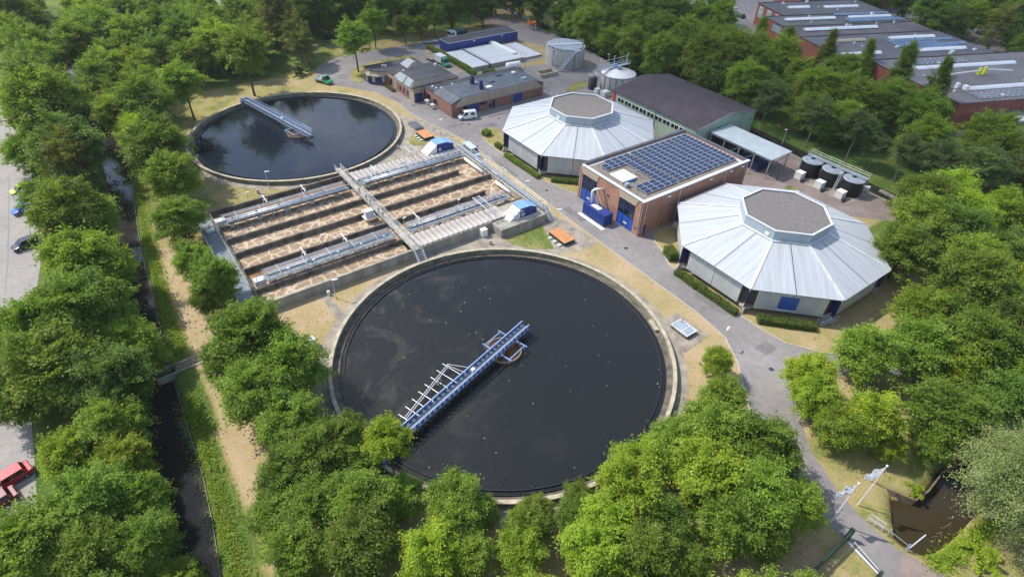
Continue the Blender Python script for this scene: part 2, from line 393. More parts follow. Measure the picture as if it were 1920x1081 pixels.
def grass_mat():
    m, nt, b = new_mat('grass_ground')
    tc = N(nt, 'ShaderNodeTexCoord')
    at = N(nt, 'ShaderNodeAttribute', attribute_name='dry')
    n1 = N(nt, 'ShaderNodeTexNoise', Scale=0.16, Detail=8.0, Roughness=0.66); nt.links.new(tc.outputs['Object'], n1.inputs['Vector'])
    n2 = N(nt, 'ShaderNodeTexNoise', Scale=1.7, Detail=7.0, Roughness=0.72); nt.links.new(tc.outputs['Object'], n2.inputs['Vector'])
    s1 = N(nt, 'ShaderNodeMath', operation='MULTIPLY_ADD'); nt.links.new(n1.outputs[0], s1.inputs[0]); s1.inputs[1].default_value = 1.5; s1.inputs[2].default_value = -0.75
    s2 = N(nt, 'ShaderNodeMath', operation='MULTIPLY_ADD'); nt.links.new(n2.outputs[0], s2.inputs[0]); s2.inputs[1].default_value = 0.7; s2.inputs[2].default_value = -0.35
    t = N(nt, 'ShaderNodeMath', operation='ADD'); nt.links.new(s1.outputs[0], t.inputs[0]); nt.links.new(s2.outputs[0], t.inputs[1])
    f = N(nt, 'ShaderNodeMath', operation='ADD', use_clamp=True); nt.links.new(t.outputs[0], f.inputs[0]); nt.links.new(at.outputs['Fac'], f.inputs[1])
    cr = N(nt, 'ShaderNodeValToRGB')
    cr.color_ramp.elements[0].position = 0.0; cr.color_ramp.elements[0].color = (0.060, 0.115, 0.022, 1)
    cr.color_ramp.elements[1].position = 1.0; cr.color_ramp.elements[1].color = (0.40, 0.30, 0.19, 1)
    for p, c in ((0.3, (0.12, 0.155, 0.035)), (0.55, (0.27, 0.235, 0.095)), (0.8, (0.345, 0.268, 0.145))):
        e = cr.color_ramp.elements.new(p); e.color = rgba(c)
    nt.links.new(f.outputs[0], cr.inputs[0])
    n4 = N(nt, 'ShaderNodeTexNoise', Scale=5.0, Detail=5.0, Roughness=0.75); nt.links.new(tc.outputs['Object'], n4.inputs['Vector'])
    ov = N(nt, 'ShaderNodeMixRGB', blend_type='OVERLAY'); ov.inputs[0].default_value = 0.55
    nt.links.new(cr.outputs[0], ov.inputs[1]); nt.links.new(n4.outputs[0], ov.inputs[2]); nt.links.new(ov.outputs[0], b.inputs['Base Color'])
    b.inputs['Roughness'].default_value = 0.95; b.inputs['Specular IOR Level'].default_value = 0.15
    bp = N(nt, 'ShaderNodeBump', Strength=0.6, Distance=0.15); nt.links.new(n4.outputs[0], bp.inputs['Height']); nt.links.new(bp.outputs[0], b.inputs['Normal'])
    return m
M['grass'] = grass_mat()
# ------------------------------------------------------------------ terrain, water courses, roads
CANAL = [(-6.5, 190), (-8.5, 150), (-13.5, 130), (-13.0, 105), (-11.0, 85), (-10.7, 67), (-11.3, 51), (-13.0, 38), (-14.0, 28.6), (-14.5, 20), (-15.0, 10.6), (-15.6, 2.5), (-16.0, -4.7),
         (-16.4, -15.3), (-16.6, -24.5), (-17.2, -31), (-18.2, -38.5), (-20, -55), (-22, -80), (-24, -140)]
DITCH = [(140, 200), (133, 140), (131, 112), (129.5, 77), (125, 45), (122.2, 22), (121.6, 4), (120.6, -12), (119.2, -26), (118.9, -38), (120.4, -48), (125.2, -58), (136, -75), (150, -100)]
POND = [(49.6, -72.3), (45.2, -75.2), (45.6, -77.4), (47, -78), (51, -78.3), (55, -78.6), (62, -80), (75, -84), (90, -90), (92, -84), (76, -78), (66, -75.5), (57.9, -73.9), (53.6, -74.2), (50.9, -73.9)]

def seg_dist(px, py, pts):
    best = 1e9
    for (ax, ay), (bx, by) in zip(pts[:-1], pts[1:]):
        dx, dy = bx - ax, by - ay; t = ((px - ax) * dx + (py - ay) * dy) / (dx * dx + dy * dy)
        t = 0 if t < 0 else 1 if t > 1 else t
        d = math.hypot(px - ax - t * dx, py - ay - t * dy)
        if d < best: best = d
    return best
def inside(px, py, poly):
    c = False; n = len(poly); j = n - 1
    for i in range(n):
        xi, yi = poly[i]; xj, yj = poly[j]
        if (yi > py) != (yj > py) and px < (xj - xi) * (py - yi) / (yj - yi) + xi: c = not c
        j = i
    return c
def sstep(a, b, x):
    t = min(1.0, max(0.0, (x - a) / (b - a))); return t * t * (3 - 2 * t)

def canal_half(v): return 1.95 if v < 70 else 1.7
def ground_h(u, v):
    z = 0.0
    if -40 < u < 4:
        d = seg_dist(u, v, CANAL); w = canal_half(v)
        z = min(z, -1.7 * (1 - sstep(w - 0.3, w + 1.0, d)))
    if 108 < u < 160:
        d = seg_dist(u, v, DITCH); z = min(z, -1.9 * (1 - sstep(1.4, 3.6, d)))
    if 40 < u < 96 and v < -70:
        if inside(u, v, POND): z = -1.6
        else:
            d = seg_dist(u, v, POND + POND[:1])
            if d < 0.8: z = -1.6 * (1 - d / 0.8)
    return z
def dryness(u, v):
    if u < -13: return 0.18
    if u < 1.5:                                     # canal bank: green near the water, a trodden dry track, then lawn
        edge = -13.6 + (v + 10) * 0.022 if v < 40 else -11.5
        t = u - edge
        if v > 34: return 0.45 if t > 3 else 0.22
        if t < 1.8: return 0.08
        if t < 2.6: return 0.3
        if t < 6.5 and v < 24: return 0.95
        return 0.62
    if v > 108 and u < 118: return 0.40 if (50 < u < 95 and v < 130) else 0.12
    if v > 92 and u < 48: return 0.30
    if v > 96: return 0.62 if u > 56 else 0.42
    if u > 113: return 0.12
    if u > 95 and v < -40: return 0.22
    if v < -52 and u < 36: return 0.78
    if v < -62: return 0.55
    if u > 92 and -62 < v < -20: return 0.70
    if u > 58 and v < -40: return 0.66
    if v > 30 and u < 16: return 0.52
    if v > 70 and u < 45: return 0.62
    return 0.80

def axis(lo, hi, st, far):
    a = []; x = lo
    while x <= hi: a.append(x); x += st
    return [lo - far, lo - far * 0.3, lo - far * 0.08, lo - far * 0.02] + a + [hi + far * 0.02, hi + far * 0.08, hi + far * 0.3, hi + far]
ax_u = axis(-40, 165, 0.8, 3000.0); ax_v = axis(-100, 200, 0.9, 3000.0)
verts = []; dry = []
for v in ax_v:
    for u in ax_u:
        verts.append((u, v, ground_h(u, v) if -130 < v < 230 else 0.0)); dry.append(dryness(u, v))
nu = len(ax_u); faces = []
for j in range(len(ax_v) - 1):
    for i in range(nu - 1):
        a = j * nu + i; faces.append((a, a + 1, a + nu + 1, a + nu))
me = bpy.data.meshes.new('ground'); me.from_pydata(verts, [], faces)
at = me.attributes.new('dry', 'FLOAT', 'POINT'); at.data.foreach_set('value', dry)
me.materials.append(M['grass']); me.polygons.foreach_set('use_smooth', [True] * len(me.polygons))
struct(put('ground', me))

def ribbon(name, pts, half, z, m):
    mb = MB(); L = []
    for k, p in enumerate(pts):
        q0 = pts[max(0, k - 1)]; q1 = pts[min(len(pts) - 1, k + 1)]
        dx, dy = q1[0] - q0[0], q1[1] - q0[1]; l = math.hypot(dx, dy); nx, ny = -dy / l, dx / l
        L.append((p[0] + nx * half, p[1] + ny * half, z)); L.append((p[0] - nx * half, p[1] - ny * half, z))
    mb.add(L, [(2 * i, 2 * i + 1, 2 * i + 3, 2 * i + 2) for i in range(len(pts) - 1)])
    return struct(mb.build(name, m))
ribbon('canal_water', CANAL, 3.6, -0.95, M['water_canal'])
ribbon('ditch_water', DITCH, 3.2, -1.15, M['water_canal'])
struct(MB().add([(p[0], p[1], -0.95) for p in [(44, -73), (52, -72), (60, -73), (84, -84), (84, -99), (62, -92), (44, -80)]], [tuple(range(7))]).build('pond_water', M['water_pond']))

def sheet(name, poly, z, m):
    n = len(poly); a = sum(poly[i][0] * poly[(i + 1) % n][1] - poly[(i + 1) % n][0] * poly[i][1] for i in range(n))
    if a < 0: poly = poly[::-1]
    return struct(MB().add([(p[0], p[1], z) for p in poly], [tuple(range(n))]).build(name, m))
def lawn(poly, d, z=0.045):
    o = sheet('lawn', poly, z, M['grass'])
    a = o.data.attributes.new('dry', 'FLOAT', 'POINT'); a.data.foreach_set('value', [d] * len(o.data.vertices)); return o
def smoothpoly(pts, it=2):
    for _ in range(it):
        q = []
        for i in range(len(pts)):
            a, b = pts[i], pts[(i + 1) % len(pts)]
            q.append((a[0] * .75 + b[0] * .25, a[1] * .75 + b[1] * .25)); q.append((a[0] * .25 + b[0] * .75, a[1] * .25 + b[1] * .75))
        pts = q
    return pts

# asphalt: entrance road, main road past the tanks, yards between the buildings, back loop
ROAD_L = [(37.3, -95), (38.6, -78), (39.6, -72), (40.6, -67.5), (42.5, -61), (46.5, -54), (51.5, -48.6), (54.2, -44.2), (55.0, -38), (55.2, -10), (55.8, 8), (56.3, 25), (56.4, 32.5), (55.4, 38),
          (53.6, 47), (53.0, 53), (53.4, 60.5), (51.6, 69), (47.8, 74.5), (44.4, 79), (42.9, 85), (44.0, 92), (47.3, 96.4), (52.4, 99), (59, 100.4), (68.5, 99), (89, 100.6), (112, 101), (112, 116)]
ROAD_R = [(121, 114), (125.2, 98), (125.8, 76), (123.5, 62), (120.6, 46), (118.6, 20), (117.6, 3), (116.3, -13), (114.8, -27), (114.6, -41), (108, -41.5), (101, -34), (97, -25), (94, -19.5),
          (66, -18.6), (63.8, -20.5), (62.4, -24), (60.6, -27.2), (60.2, -33), (60.2, -46), (60.8, -50), (63.5, -54.2), (72, -61), (84, -68), (82, -72), (70, -64.5), (61.7, -58.2), (56, -56.5), (51, -58.5),
          (47, -63), (44.6, -68), (43.6, -72), (43.4, -76), (45.5, -82), (47.5, -95)]
sheet('asphalt_road', ROAD_L + ROAD_R, 0.02, M['asphalt'])
sheet('brick_yard', [(94.5, -19.8), (97.3, -25.2), (101.2, -34.2), (108, -41.3), (114.5, -40.8), (114.7, -27), (116.2, -13), (117.5, 3), (118.4, 20), (119.2, 31), (104, 34.5), (99.5, 40), (96, 38), (95.5, 29), (94.2, 20), (95, 0)], 0.028, M['brickroad'])
sheet('gravel_track', [(112.4, 101.4), (124.4, 99), (120.6, 113.6), (112.6, 115.6)], 0.028, M['brickroad'])
sheet('loading_pavement', [(75.5, 68), (80.6, 70), (80, 84), (84, 90.2), (79.8, 92.2), (75.8, 86.5)], 0.028, M['paver'])
# pale paved walks round the tanks
def ring(name, c, r0, r1, z, m, n=96):
    return struct(MB().lathe([(r0, z), (r1, z)], c, n).build(name, m))
T1C, T1R = (25.26, -28.33), 23.75
T2C, T2R = (25.8, 54.81), 23.2
ring('tank_walk', T1C, 23.0, 25.7, 0.016, M['paver']); ring('tank_walk', T2C, 22.5, 24.9, 0.016, M['paver'])
sheet('paved_court', [(24, -3.2), (26, -1.2), (41, -1.2), (52.4, -4.2), (54.6, -6), (54.6, -15.6), (50.5, -15.8), (45.8, -13.6), (40, -8.6), (33, -5.6)], 0.024, M['paver'])
sheet('paved_court', [(25, 31.8), (25, 29), (52, 29.2), (54.8, 30.5), (55, 37.5), (53.2, 47), (49.6, 53), (48.6, 45), (43.5, 37.5), (35, 32.5)], 0.024, M['paver'])
sheet('garden_path', [(8.6, -1.4), (9.6, -1.4), (9.7, -8.6), (8.2, -9.6)], 0.02, M['paver'])
sheet('garden_path', [(10.2, 38), (11.1, 37.4), (10.6, 28.6), (9.5, 28.6)], 0.02, M['paver'])
sheet('garden_path', [(48.2, -36), (52.4, -36.4), (52.6, -42.6), (46.6, -43)], 0.03, M['paver'])
sheet('entrance_apron', [(38.8, -78), (43.6, -76), (45.5, -82), (47.6, -95), (37.3, -95)], 0.03, M['brickroad'])
lawn([(41.3, -5.4), (50, -5.3), (46.9, -12.7), (43.7, -10.6), (41.8, -8)], 0.42)
lawn(smoothpoly([(44, 36.5), (48, 34.2), (49.4, 38.6), (48, 42)], 2), 0.40)
lawn(smoothpoly([(60.2, 30.2), (62.6, 35), (67.4, 34.6), (64.3, 27), (62.3, 21), (61.8, 12), (67, 3), (68, -0.7), (62.6, -0.8), (60.0, 8.5), (59.8, 18.4)], 2), 0.62)
lawn(smoothpoly([(51, 84.5), (55, 89.6), (65, 91), (74, 91), (74, 86.5), (60, 86), (54, 79.4), (49.4, 76.4)], 2), 0.5)
lawn(smoothpoly([(94.8, 42.7), (100.8, 46.8), (107, 46.4), (104, 43.4), (98.2, 41.8)], 2), 0.45)
lawn(smoothpoly([(110.6, 86.4), (114.5, 78), (114.5, 68), (117, 62), (117.5, 56), (112, 54.6), (107.5, 60), (102.3, 64.2), (92, 64), (90, 66.6), (102, 67.4), (109.2, 68), (109.4, 84)], 1), 0.72)
lawn([(80.9, 64.8), (90, 65.2), (90, 67.9), (81, 68.3)], 0.5)
lawn(smoothpoly([(97.5, -25), (101.5, -21.6), (103.6, -22.2), (101.4, -27.5), (99.6, -29)], 2), 0.35)
# car park on the far bank
sheet('car_park', [(-60, 150), (-28.4, 110), (-26.4, 88), (-25.0, 64), (-25.6, 40), (-26.0, 30), (-27.4, 20), (-29.4, 12), (-29.6, -10), (-30.2, -30), (-33, -60), (-90, -60), (-90, 150)], 0.02, M['lot'])
sheet('drain_channel', [(-30.35, 33), (-30.2, 33), (-28.6, 66), (-28.75, 66)], 0.03, M['asphalt'])
sheet('drain_channel', [(-33.2, 0), (-33.05, 0), (-30.25, 32.6), (-30.4, 32.6)], 0.03, M['asphalt'])
sheet('far_car_park', [(18, 215), (24, 172), (30, 130), (38, 130), (41, 150), (42, 172), (60, 200)], 0.02, M['lot'])
sheet('factory_yard', [(183, 90), (187, 44), (176, 24), (160, -28), (172, -48), (330, -118), (420, 60), (300, 140), (215, 110)], 0.02, M['asphalt'])
# low kerbs
def kerb(pts, w=0.16):
    mb = MB()
    for p, q in zip(pts[:-1], pts[1:]): mb.beam((p[0], p[1], 0.05), (q[0], q[1], 0.05), w, 0.12)
    return struct(mb.build('kerb', M['kerb']))
kerb(ROAD_L[4:17]); kerb([(60.2, -46), (60.2, -33), (60.6, -27.2), (62.4, -24), (63.8, -20.5)]); kerb([(84, -68), (72, -61), (63.5, -54.2), (60.8, -50), (60.2, -46)])
kerb(smoothpoly([(62.6, 35), (60.2, 30.2), (59.8, 18.4), (60.0, 8.5), (62.6, -0.8)], 0)); kerb([(112.0, 101), (89, 100.6), (68.5, 99), (59, 100.4)])
kerb([(117.6, 3), (116.3, -13), (114.8, -27), (114.6, -41)])

# repairs, manholes and drains in the asphalt
rr_ = random.Random(3)
M['patch'] = mat('patch', (0.165, 0.155, 0.155), 0.92, var=0.2, scale=0.4)
for x, y, a, b in ((57.4, -6, 1.6, 5.5), (56.6, 16, 1.2, 8), (58.8, 40, 5, 1.3), (66, 36, 3.2, 2.2), (92, 48, 4, 2.0), (58.6, -38, 1.3, 6), (48.5, 84, 2.4, 3), (72, 40, 7, .9), (54, 62, 1.2, 5), (100, 50, 1.2, 6), (57.5, -49, 2.5, 2.0), (112, 92, 2, 5)):
    sheet('road_patch', [(x - a / 2, y - b / 2), (x + a / 2, y - b / 2 + rr_.uniform(-.2, .2)), (x + a / 2, y + b / 2), (x - a / 2 + rr_.uniform(-.2, .2), y + b / 2)], .024, M['patch'])
for k, (x, y) in enumerate(((57.8, -19.5), (58.4, 4), (57.2, 28), (62, 39), (70, 38), (56, 56), (50, 78), (92, 46), (54.5, -52), (118, 70), (96, 50))):
    o = MB().tube([(x, y, .0), (x, y, .034)], .36, 16).build('manhole_cover', M['dark_steel']); tag(o, 'round manhole cover in the asphalt of the site roads', 'manhole', 'manhole covers')
# ------------------------------------------------------------------ round settling tanks and their scraper bridges
def clarifier(c, R, label, water_m, weir=True):
    t = thing('settling_tank', label, 'tank', 'round settling tanks', (c[0], c[1], 0))
    zr = 0.96
    MB().lathe([(R + 0.2, -0.3), (R + 0.2, zr - 0.16), (R - 0.18, zr - 0.16), (R - 0.18, -0.3)], n=120).build('wall', M['tank_inner'], t, True)
    MB().lathe([(R + 0.26, zr - 0.163), (R + 0.28, zr - 0.02), (R + 0.25, zr), (R - 0.22, zr), (R - 0.25, zr - 0.02), (R - 0.23, zr - 0.163)], n=120, closed=True).build('coping', M['coping'], t)
    rw = R - 1.15
    g = MB().lathe([(rw - 0.05, 0.04), (R - 0.17, 0.04)], n=120).build('gutter', M['dark_concrete'], t)
    mb = MB(); n = 480
    for i in range(n):                                        # notched overflow weir
        a, b = 2 * PI * i / n, 2 * PI * (i + 1) / n
        z1 = 0.30 if i % 2 else 0.20
        p = [(rw * math.cos(a), rw * math.sin(a)), (rw * math.cos(b), rw * math.sin(b)), ((rw - .05) * math.cos(b), (rw - .05) * math.sin(b)), ((rw - .05) * math.cos(a), (rw - .05) * math.sin(a))]
        mb.prism(p, 0.03, z1)
    mb.build('weir', M['black_plastic'], t)
    MB().lathe([(rw - 0.55, 0.1), (rw - 0.55, 0.34), (rw - 0.60, 0.34), (rw - 0.60, 0.1)], n=120).build('scum_baffle', M['dark_steel'], t)
    MB().disc((0, 0), rw - 0.04, 0.13, 120).build('water', water_m, t)
    w = MB().lathe([(2.5, 0.1), (2.5, 0.5), (2.38, 0.5), (2.38, 0.1)], n=40).build('centre_well', mat('well_rim', (0.30, 0.21, 0.14), 0.8), t)
    MB().disc((0, 0), 2.42, 0.30, 40).build('well_water', M['rust_water'], w)
    return t
tank1 = clarifier(T1C, T1R, 'round settling tank of dark water with rust coloured centre well, next to two octagonal halls', M['water_front'])
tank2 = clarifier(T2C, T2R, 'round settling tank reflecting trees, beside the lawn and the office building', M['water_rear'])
mb = MB()
for k in range(3): mb.box(-0.2 + k * 0.35, 0.05 + k * 0.35, -1.1, 1.1, 0.15, 0.42)
mb.box(-0.2, 0.9, -1.2, -1.05, 0.2, 0.5); mb.box(-0.2, 0.9, 1.05, 1.2, 0.2, 0.5)
o = mb.build('scum_box', M['coping'], tank1, loc=(21.6, -8.2, 0)); o.rotation_euler = (0, 0, -0.36)

def web_with_holes(mb, x0, x1, y, z0, z1, pitch, t=0.05):
    n = int(round((x1 - x0) / pitch)); p = (x1 - x0) / n; K = 16
    for k in range(n):
        cx = x0 + (k + .5) * p; cz = (z0 + z1) / 2; rx, rz = p * 0.30, (z1 - z0) * 0.33
        inn = [(cx + rx * math.cos(2 * PI * i / K), cz + rz * math.sin(2 * PI * i / K)) for i in range(K)]
        out = []
        for i in range(K):
            c, s = math.cos(2 * PI * i / K), math.sin(2 * PI * i / K); q = max(abs(c), abs(s))
            out.append((cx + p / 2 * c / q, cz + (z1 - z0) / 2 * s / q))
        for sy in (-t / 2, t / 2):
            vs = [(a, y + sy, b) for a, b in inn] + [(a, y + sy, b) for a, b in out]
            fs = [(i, (i + 1) % K, K + (i + 1) % K, K + i) for i in range(K)]
            if sy < 0: fs = [f[::-1] for f in fs]
            mb.add(vs, fs)
        vs = [(a, y - t / 2, b) for a, b in inn] + [(a, y + t / 2, b) for a, b in inn]
        mb.add(vs, [(i, (i + 1) % K, K + (i + 1) % K, K + i) for i in range(K)])

def scraper_bridge(c, ang, R, label, railed):
    t = thing('scraper_bridge', label, 'scraper bridge', 'scraper bridges', (c[0], c[1], 0), ang)
    x0, x1 = -R - 0.1, 5.0; hw = 0.62; z0, z1 = 1.25, 2.05
    steel = M['blue_steel'] if not railed else M['blue_grey']
    for s in (-1, 1):
        mb = MB(); web_with_holes(mb, x0, x1, s * hw, z0, z1, 0.88); mb.build('girder_web', steel, t)
        mb = MB(); mb.box(x0, x1, s * hw - .075, s * hw + .075, z1, z1 + .06); mb.box(x0, x1, s * hw - .075, s * hw + .075, z0 - .06, z0)
        mb.build('girder_flange', M['blue_light'], t)
    mb = MB(); n = int((x1 - x0) / 0.8)
    for k in range(n + 1):
        x = x0 + (x1 - x0) * k / n; mb.box(x - .05, x + .05, -hw + .03, hw - .03, z0 + .02, z0 + .16)
    mb.build('cross_beams', steel, t)
    MB().box(x0 + .1, x1 - .1, -.45, .45, z0 + .17, z0 + .2).build('walkway_grating', M['grating'], t)
    MB().box(x0 - .1, x0 + .0, -.9, .9, .98, 1.9).box(x0 + .0, x0 + .7, -1.25, -.72, 1.05, 1.6).build('drive_carriage', steel, t)
    for s in (-1, 1):
        w = MB().tube([(x0 + .35, s * .95 - .09, 1.2), (x0 + .35, s * .95 + .09, 1.2)], .235, 14).build('wheel', M['rubber'], t)
        MB().tube([(x0 + .35, s * .95 - .1, 1.2), (x0 + .35, s * .95 + .1, 1.2)], .1, 10).build('rim', M['steel_rim'], w)
    MB().cbox((-6.6, 0.1, z0 + .2), .5, .45, .5).build('motor_box', M['white'], t)
    for s in (-1, 1):                                             # H frame over the centre well
        mb = MB()
        mb.beam((-1.6, s * .7, 1.15), (-1.6, s * 2.6, 1.15), .14, .18); mb.beam((1.9, s * .7, 1.15), (1.9, s * 2.6, 1.15), .14, .18)
        mb.beam((-1.6, s * 2.2, 1.16), (1.9, s * 2.2, 1.16), .12, .16)
        mb.beam((-1.6, s * 2.2, .3), (-1.6, s * 2.2, 1.1), .1, .1); mb.beam((1.9, s * 2.2, .3), (1.9, s * 2.2, 1.1), .1, .1)
        mb.build('well_frame', M['blue_light'], t)
    MB().tube([(0, 0, .1), (0, 0, z0)], .3, 14).build('centre_column', M['galv'], t)
    k = 6 if not railed else 24
    for i in range(k):                                            # scraper legs into the water
        x = x0 + 3.0 + i * (abs(x0) - 5) / k
        mb = MB(); mb.tube([(x, -.55, z0 - .03), (x + .15, -1.0, .14)], .045, 6); mb.tube([(x, -.55, z0 - .03), (x - .25, -.75, .14)], .035, 6)
        if railed: mb.beam((x, -.6, .75), (x + .8, -.85, .75), .03, .25)
        mb.build('scraper_leg', M['dark_steel'], t)
    if railed:
        for s in (-1, 1):
            mb = MB(); rail(mb, [(x0, s * hw, z1 + .06), (x1, s * hw, z1 + .06)], .75, 1.2, .025, 1); mb.build('handrail', M['blue_light'], t)
    else:
        mb = MB()
        for i in range(9):                                        # scum skimmer with fork rods
            x = -7.6 - i * 1.4; MB().tube([(x, .62, .75), (x - .05, 4.7 - i * .25, .7)], .04, 5).build('fork_rod', M['galv'], t)
        mb.beam((-7.4, 3.7, .8), (-17.4, 1.7, .8), .07, .08); mb.beam((-7.4, 4.0, .8), (-17.4, 2.0, .8), .07, .08)
        mb.beam((-7.4, 4.0, .85), (-6.0, .6, 1.2), .06, .06); mb.beam((-7.6, 3.9, .85), (-7.2, .6, 1.2), .06, .06)
        mb.build('skimmer_frame', M['galv_light'], t)
        mb = MB()
        for i in range(14):
            a, b = random.uniform(-1, 1), random.uniform(-.4, .4)
            mb.tube([(-10.6 + a * .5, 2.6 + b, .9), (-10.6 + a * .2, 2.6 + b * .4, 1.7)], .025, 4)
        mb.build('skimmer_winch', M['galv_light'], t)
    return t
M['blue_grey'] = mat('blue_grey', (0.19, 0.24, 0.34), 0.5, var=0.2, scale=1.0)
scraper_bridge(T1C, R_(16.6), T1R, 'blue scraper bridge with oval holes and fork skimmer reaching to the tank centre', False)
scraper_bridge(T2C, R_(282.9), T2R, 'grey blue railed scraper bridge with hanging scraper legs', True)

def flecks(c, R, n, seed, label):
    rr = random.Random(seed); mb = MB()
    for k in range(n):
        a, r = rr.uniform(0, 2 * PI), (R - 1.8) * math.sqrt(rr.random()); s = rr.uniform(.03, .085)
        x, y = c[0] + r * math.cos(a), c[1] + r * math.sin(a); q = rr.uniform(0, PI)
        mb.add([(x + s * math.cos(q + t * PI / 2) * (1.6 if t % 2 else 1), y + s * math.sin(q + t * PI / 2) * (1.6 if t % 2 else 1), .137) for t in range(4)], [(0, 1, 2, 3)])
    return stuff(tag(mb.build('floating_flecks', M['coping']), label, 'flecks'))
flecks(T1C, T1R, 46, 3, 'pale flecks of scum and leaves floating on the tank with the fork skimmer')
flecks(T2C, T2R, 14, 4, 'pale flecks floating on the tank beside the office')
# ------------------------------------------------------------------ rectangular aeration basin
basin = thing('aeration_basin', 'long concrete aeration basin with foaming brown channels between the round tanks', 'basin')
ZT = 1.8; TW = 0.36
def bpart(name, x0, x1, y0, y1, z0, z1, m): return MB().box(x0, x1, y0, y1, z0, z1).build(name, m, basin)
bpart('outer_wall', -0.2, 24.9, -1.9, -1.5, -0.2, ZT, M['concrete'])
bpart('outer_wall', 24.9, 41.3, -1.9, -1.5, -0.2, ZT, M['concrete'])
bpart('outer_wall', -0.2, 51.2, 28.2, 28.6, -0.2, ZT, M['dark_concrete'])
bpart('outer_wall', -0.2, 0.2, -1.5, 28.2, -0.2, ZT, M['dark_concrete'])
bpart('outer_wall', 50.8, 51.2, -1.5, 28.2, -0.2, ZT, M['concrete'])
for y, xe in ((18.0, 46.2), (13.2, 50.8), (8.2, 46.2)):
    bpart('divider_wall', 0.2, xe, y - TW / 2, y + TW / 2, 0.2, ZT, M['dark_concrete'])
bpart('divider_wall', 0.2, 50.8, 24.5, 24.8, 0.2, ZT - 0.1, M['dark_concrete'])
bpart('divider_wall', 0.2, 50.8, 2.1, 2.4, 0.2, ZT - 0.1, M['dark_concrete'])
MB().box(0.2, 50.8, 2.4, 24.5, 0.1, 0.85).build('foaming_water', M['foam'], basin)
MB().box(0.2, 25, -1.5, 2.1, 0.1, 0.85).build('foaming_water', M['foam'], basin)
MB().box(0.2, 25, 24.8, 28.2, 0.1, 0.8).build('calm_water', M['calm_sludge'], basin)
MB().box(0.2, 25, 5.35, 7.95, 0.1, 0.87).build('calm_water', M['calm_sludge'], basin)
# west end deck of dark grating on posts
mb = MB(); mb.box(-2.7, -0.25, 0.2, 27.2, 1.38, 1.5)
for y in (1, 7, 14, 20, 26): mb.box(-2.6, -2.4, y, y + .2, 0, 1.38)
mb.build('end_deck', M['grating'], basin)
mb = MB(); rail(mb, [(-2.65, 0.3, 1.5), (-2.65, 27.1, 1.5), (-0.3, 27.1, 1.5)], 1.05, 1.9, .03); rail(mb, [(-.3, 2, 1.5), (-.3, 21, 1.5)], 1.05, 1.9, .03)
mb.build('end_railing', M['galv_light'], basin)

# corrugated cover slabs over the outer channels of the east half: each slab a piece
def slab_mesh(w, d, h):
    mb = MB(); K = 6; pts = []
    for i in range(K + 1):
        t = i / K; pts.append((-w / 2 + w * t, h * (0.35 + 0.65 * math.sin(PI * t))))
    n = len(pts)
    vs = [(x, -d / 2, z) for x, z in pts] + [(x, d / 2, z) for x, z in pts] + [(-w / 2, -d / 2, 0), (w / 2, -d / 2, 0), (w / 2, d / 2, 0), (-w / 2, d / 2, 0)]
    fs = [(i, i + 1, n + i + 1, n + i) for i in range(K)]
    fs.append((2 * n, 2 * n + 1) + tuple(range(n - 1, -1, -1))); fs.append((2 * n + 2, 2 * n + 3) + tuple(range(n, 2 * n)))
    mb.add(vs, fs)
    me = bpy.data.meshes.new('cover_slab'); me.from_pydata(mb.v, [], mb.f); me.materials.append(M['cover']); return me
sm1 = slab_mesh(0.98, 3.9, 0.26)
for i in range(18): put('cover_slab', sm1, basin, (26.9 + i * 1.02, 0.28, ZT - 0.02 + random.uniform(-.012, .012)), random.uniform(-.006, .006))
sm2 = slab_mesh(0.98, 3.5, 0.26)
for i in range(22): put('cover_slab', sm2, basin, (27.3 + i * 1.02, 26.5, ZT - 0.02 + random.uniform(-.012, .012)), random.uniform(-.006, .006))
mb = MB(); mb.box(41.0, 51.2, -4.9, 2.0, 1.3, 1.62); mb.box(41.0, 51.2, -4.9, -4.6, 0, 1.3); mb.box(41.0, 41.35, -4.6, -1.9, 0, 1.3); mb.box(50.8, 51.2, -4.6, -1.9, 0, 1.3)
mb.build('platform', M['concrete'], basin)
MB().box(44.8, 50.8, 24.8, 29.6, 1.4, 1.9).build('platform', M['concrete'], basin)
mb = MB(); rail(mb, [(41.6, -4.75, 1.62), (50.9, -4.75, 1.62)], .9, 1.6, .03); mb.build('platform_railing', M['galv_light'], basin)

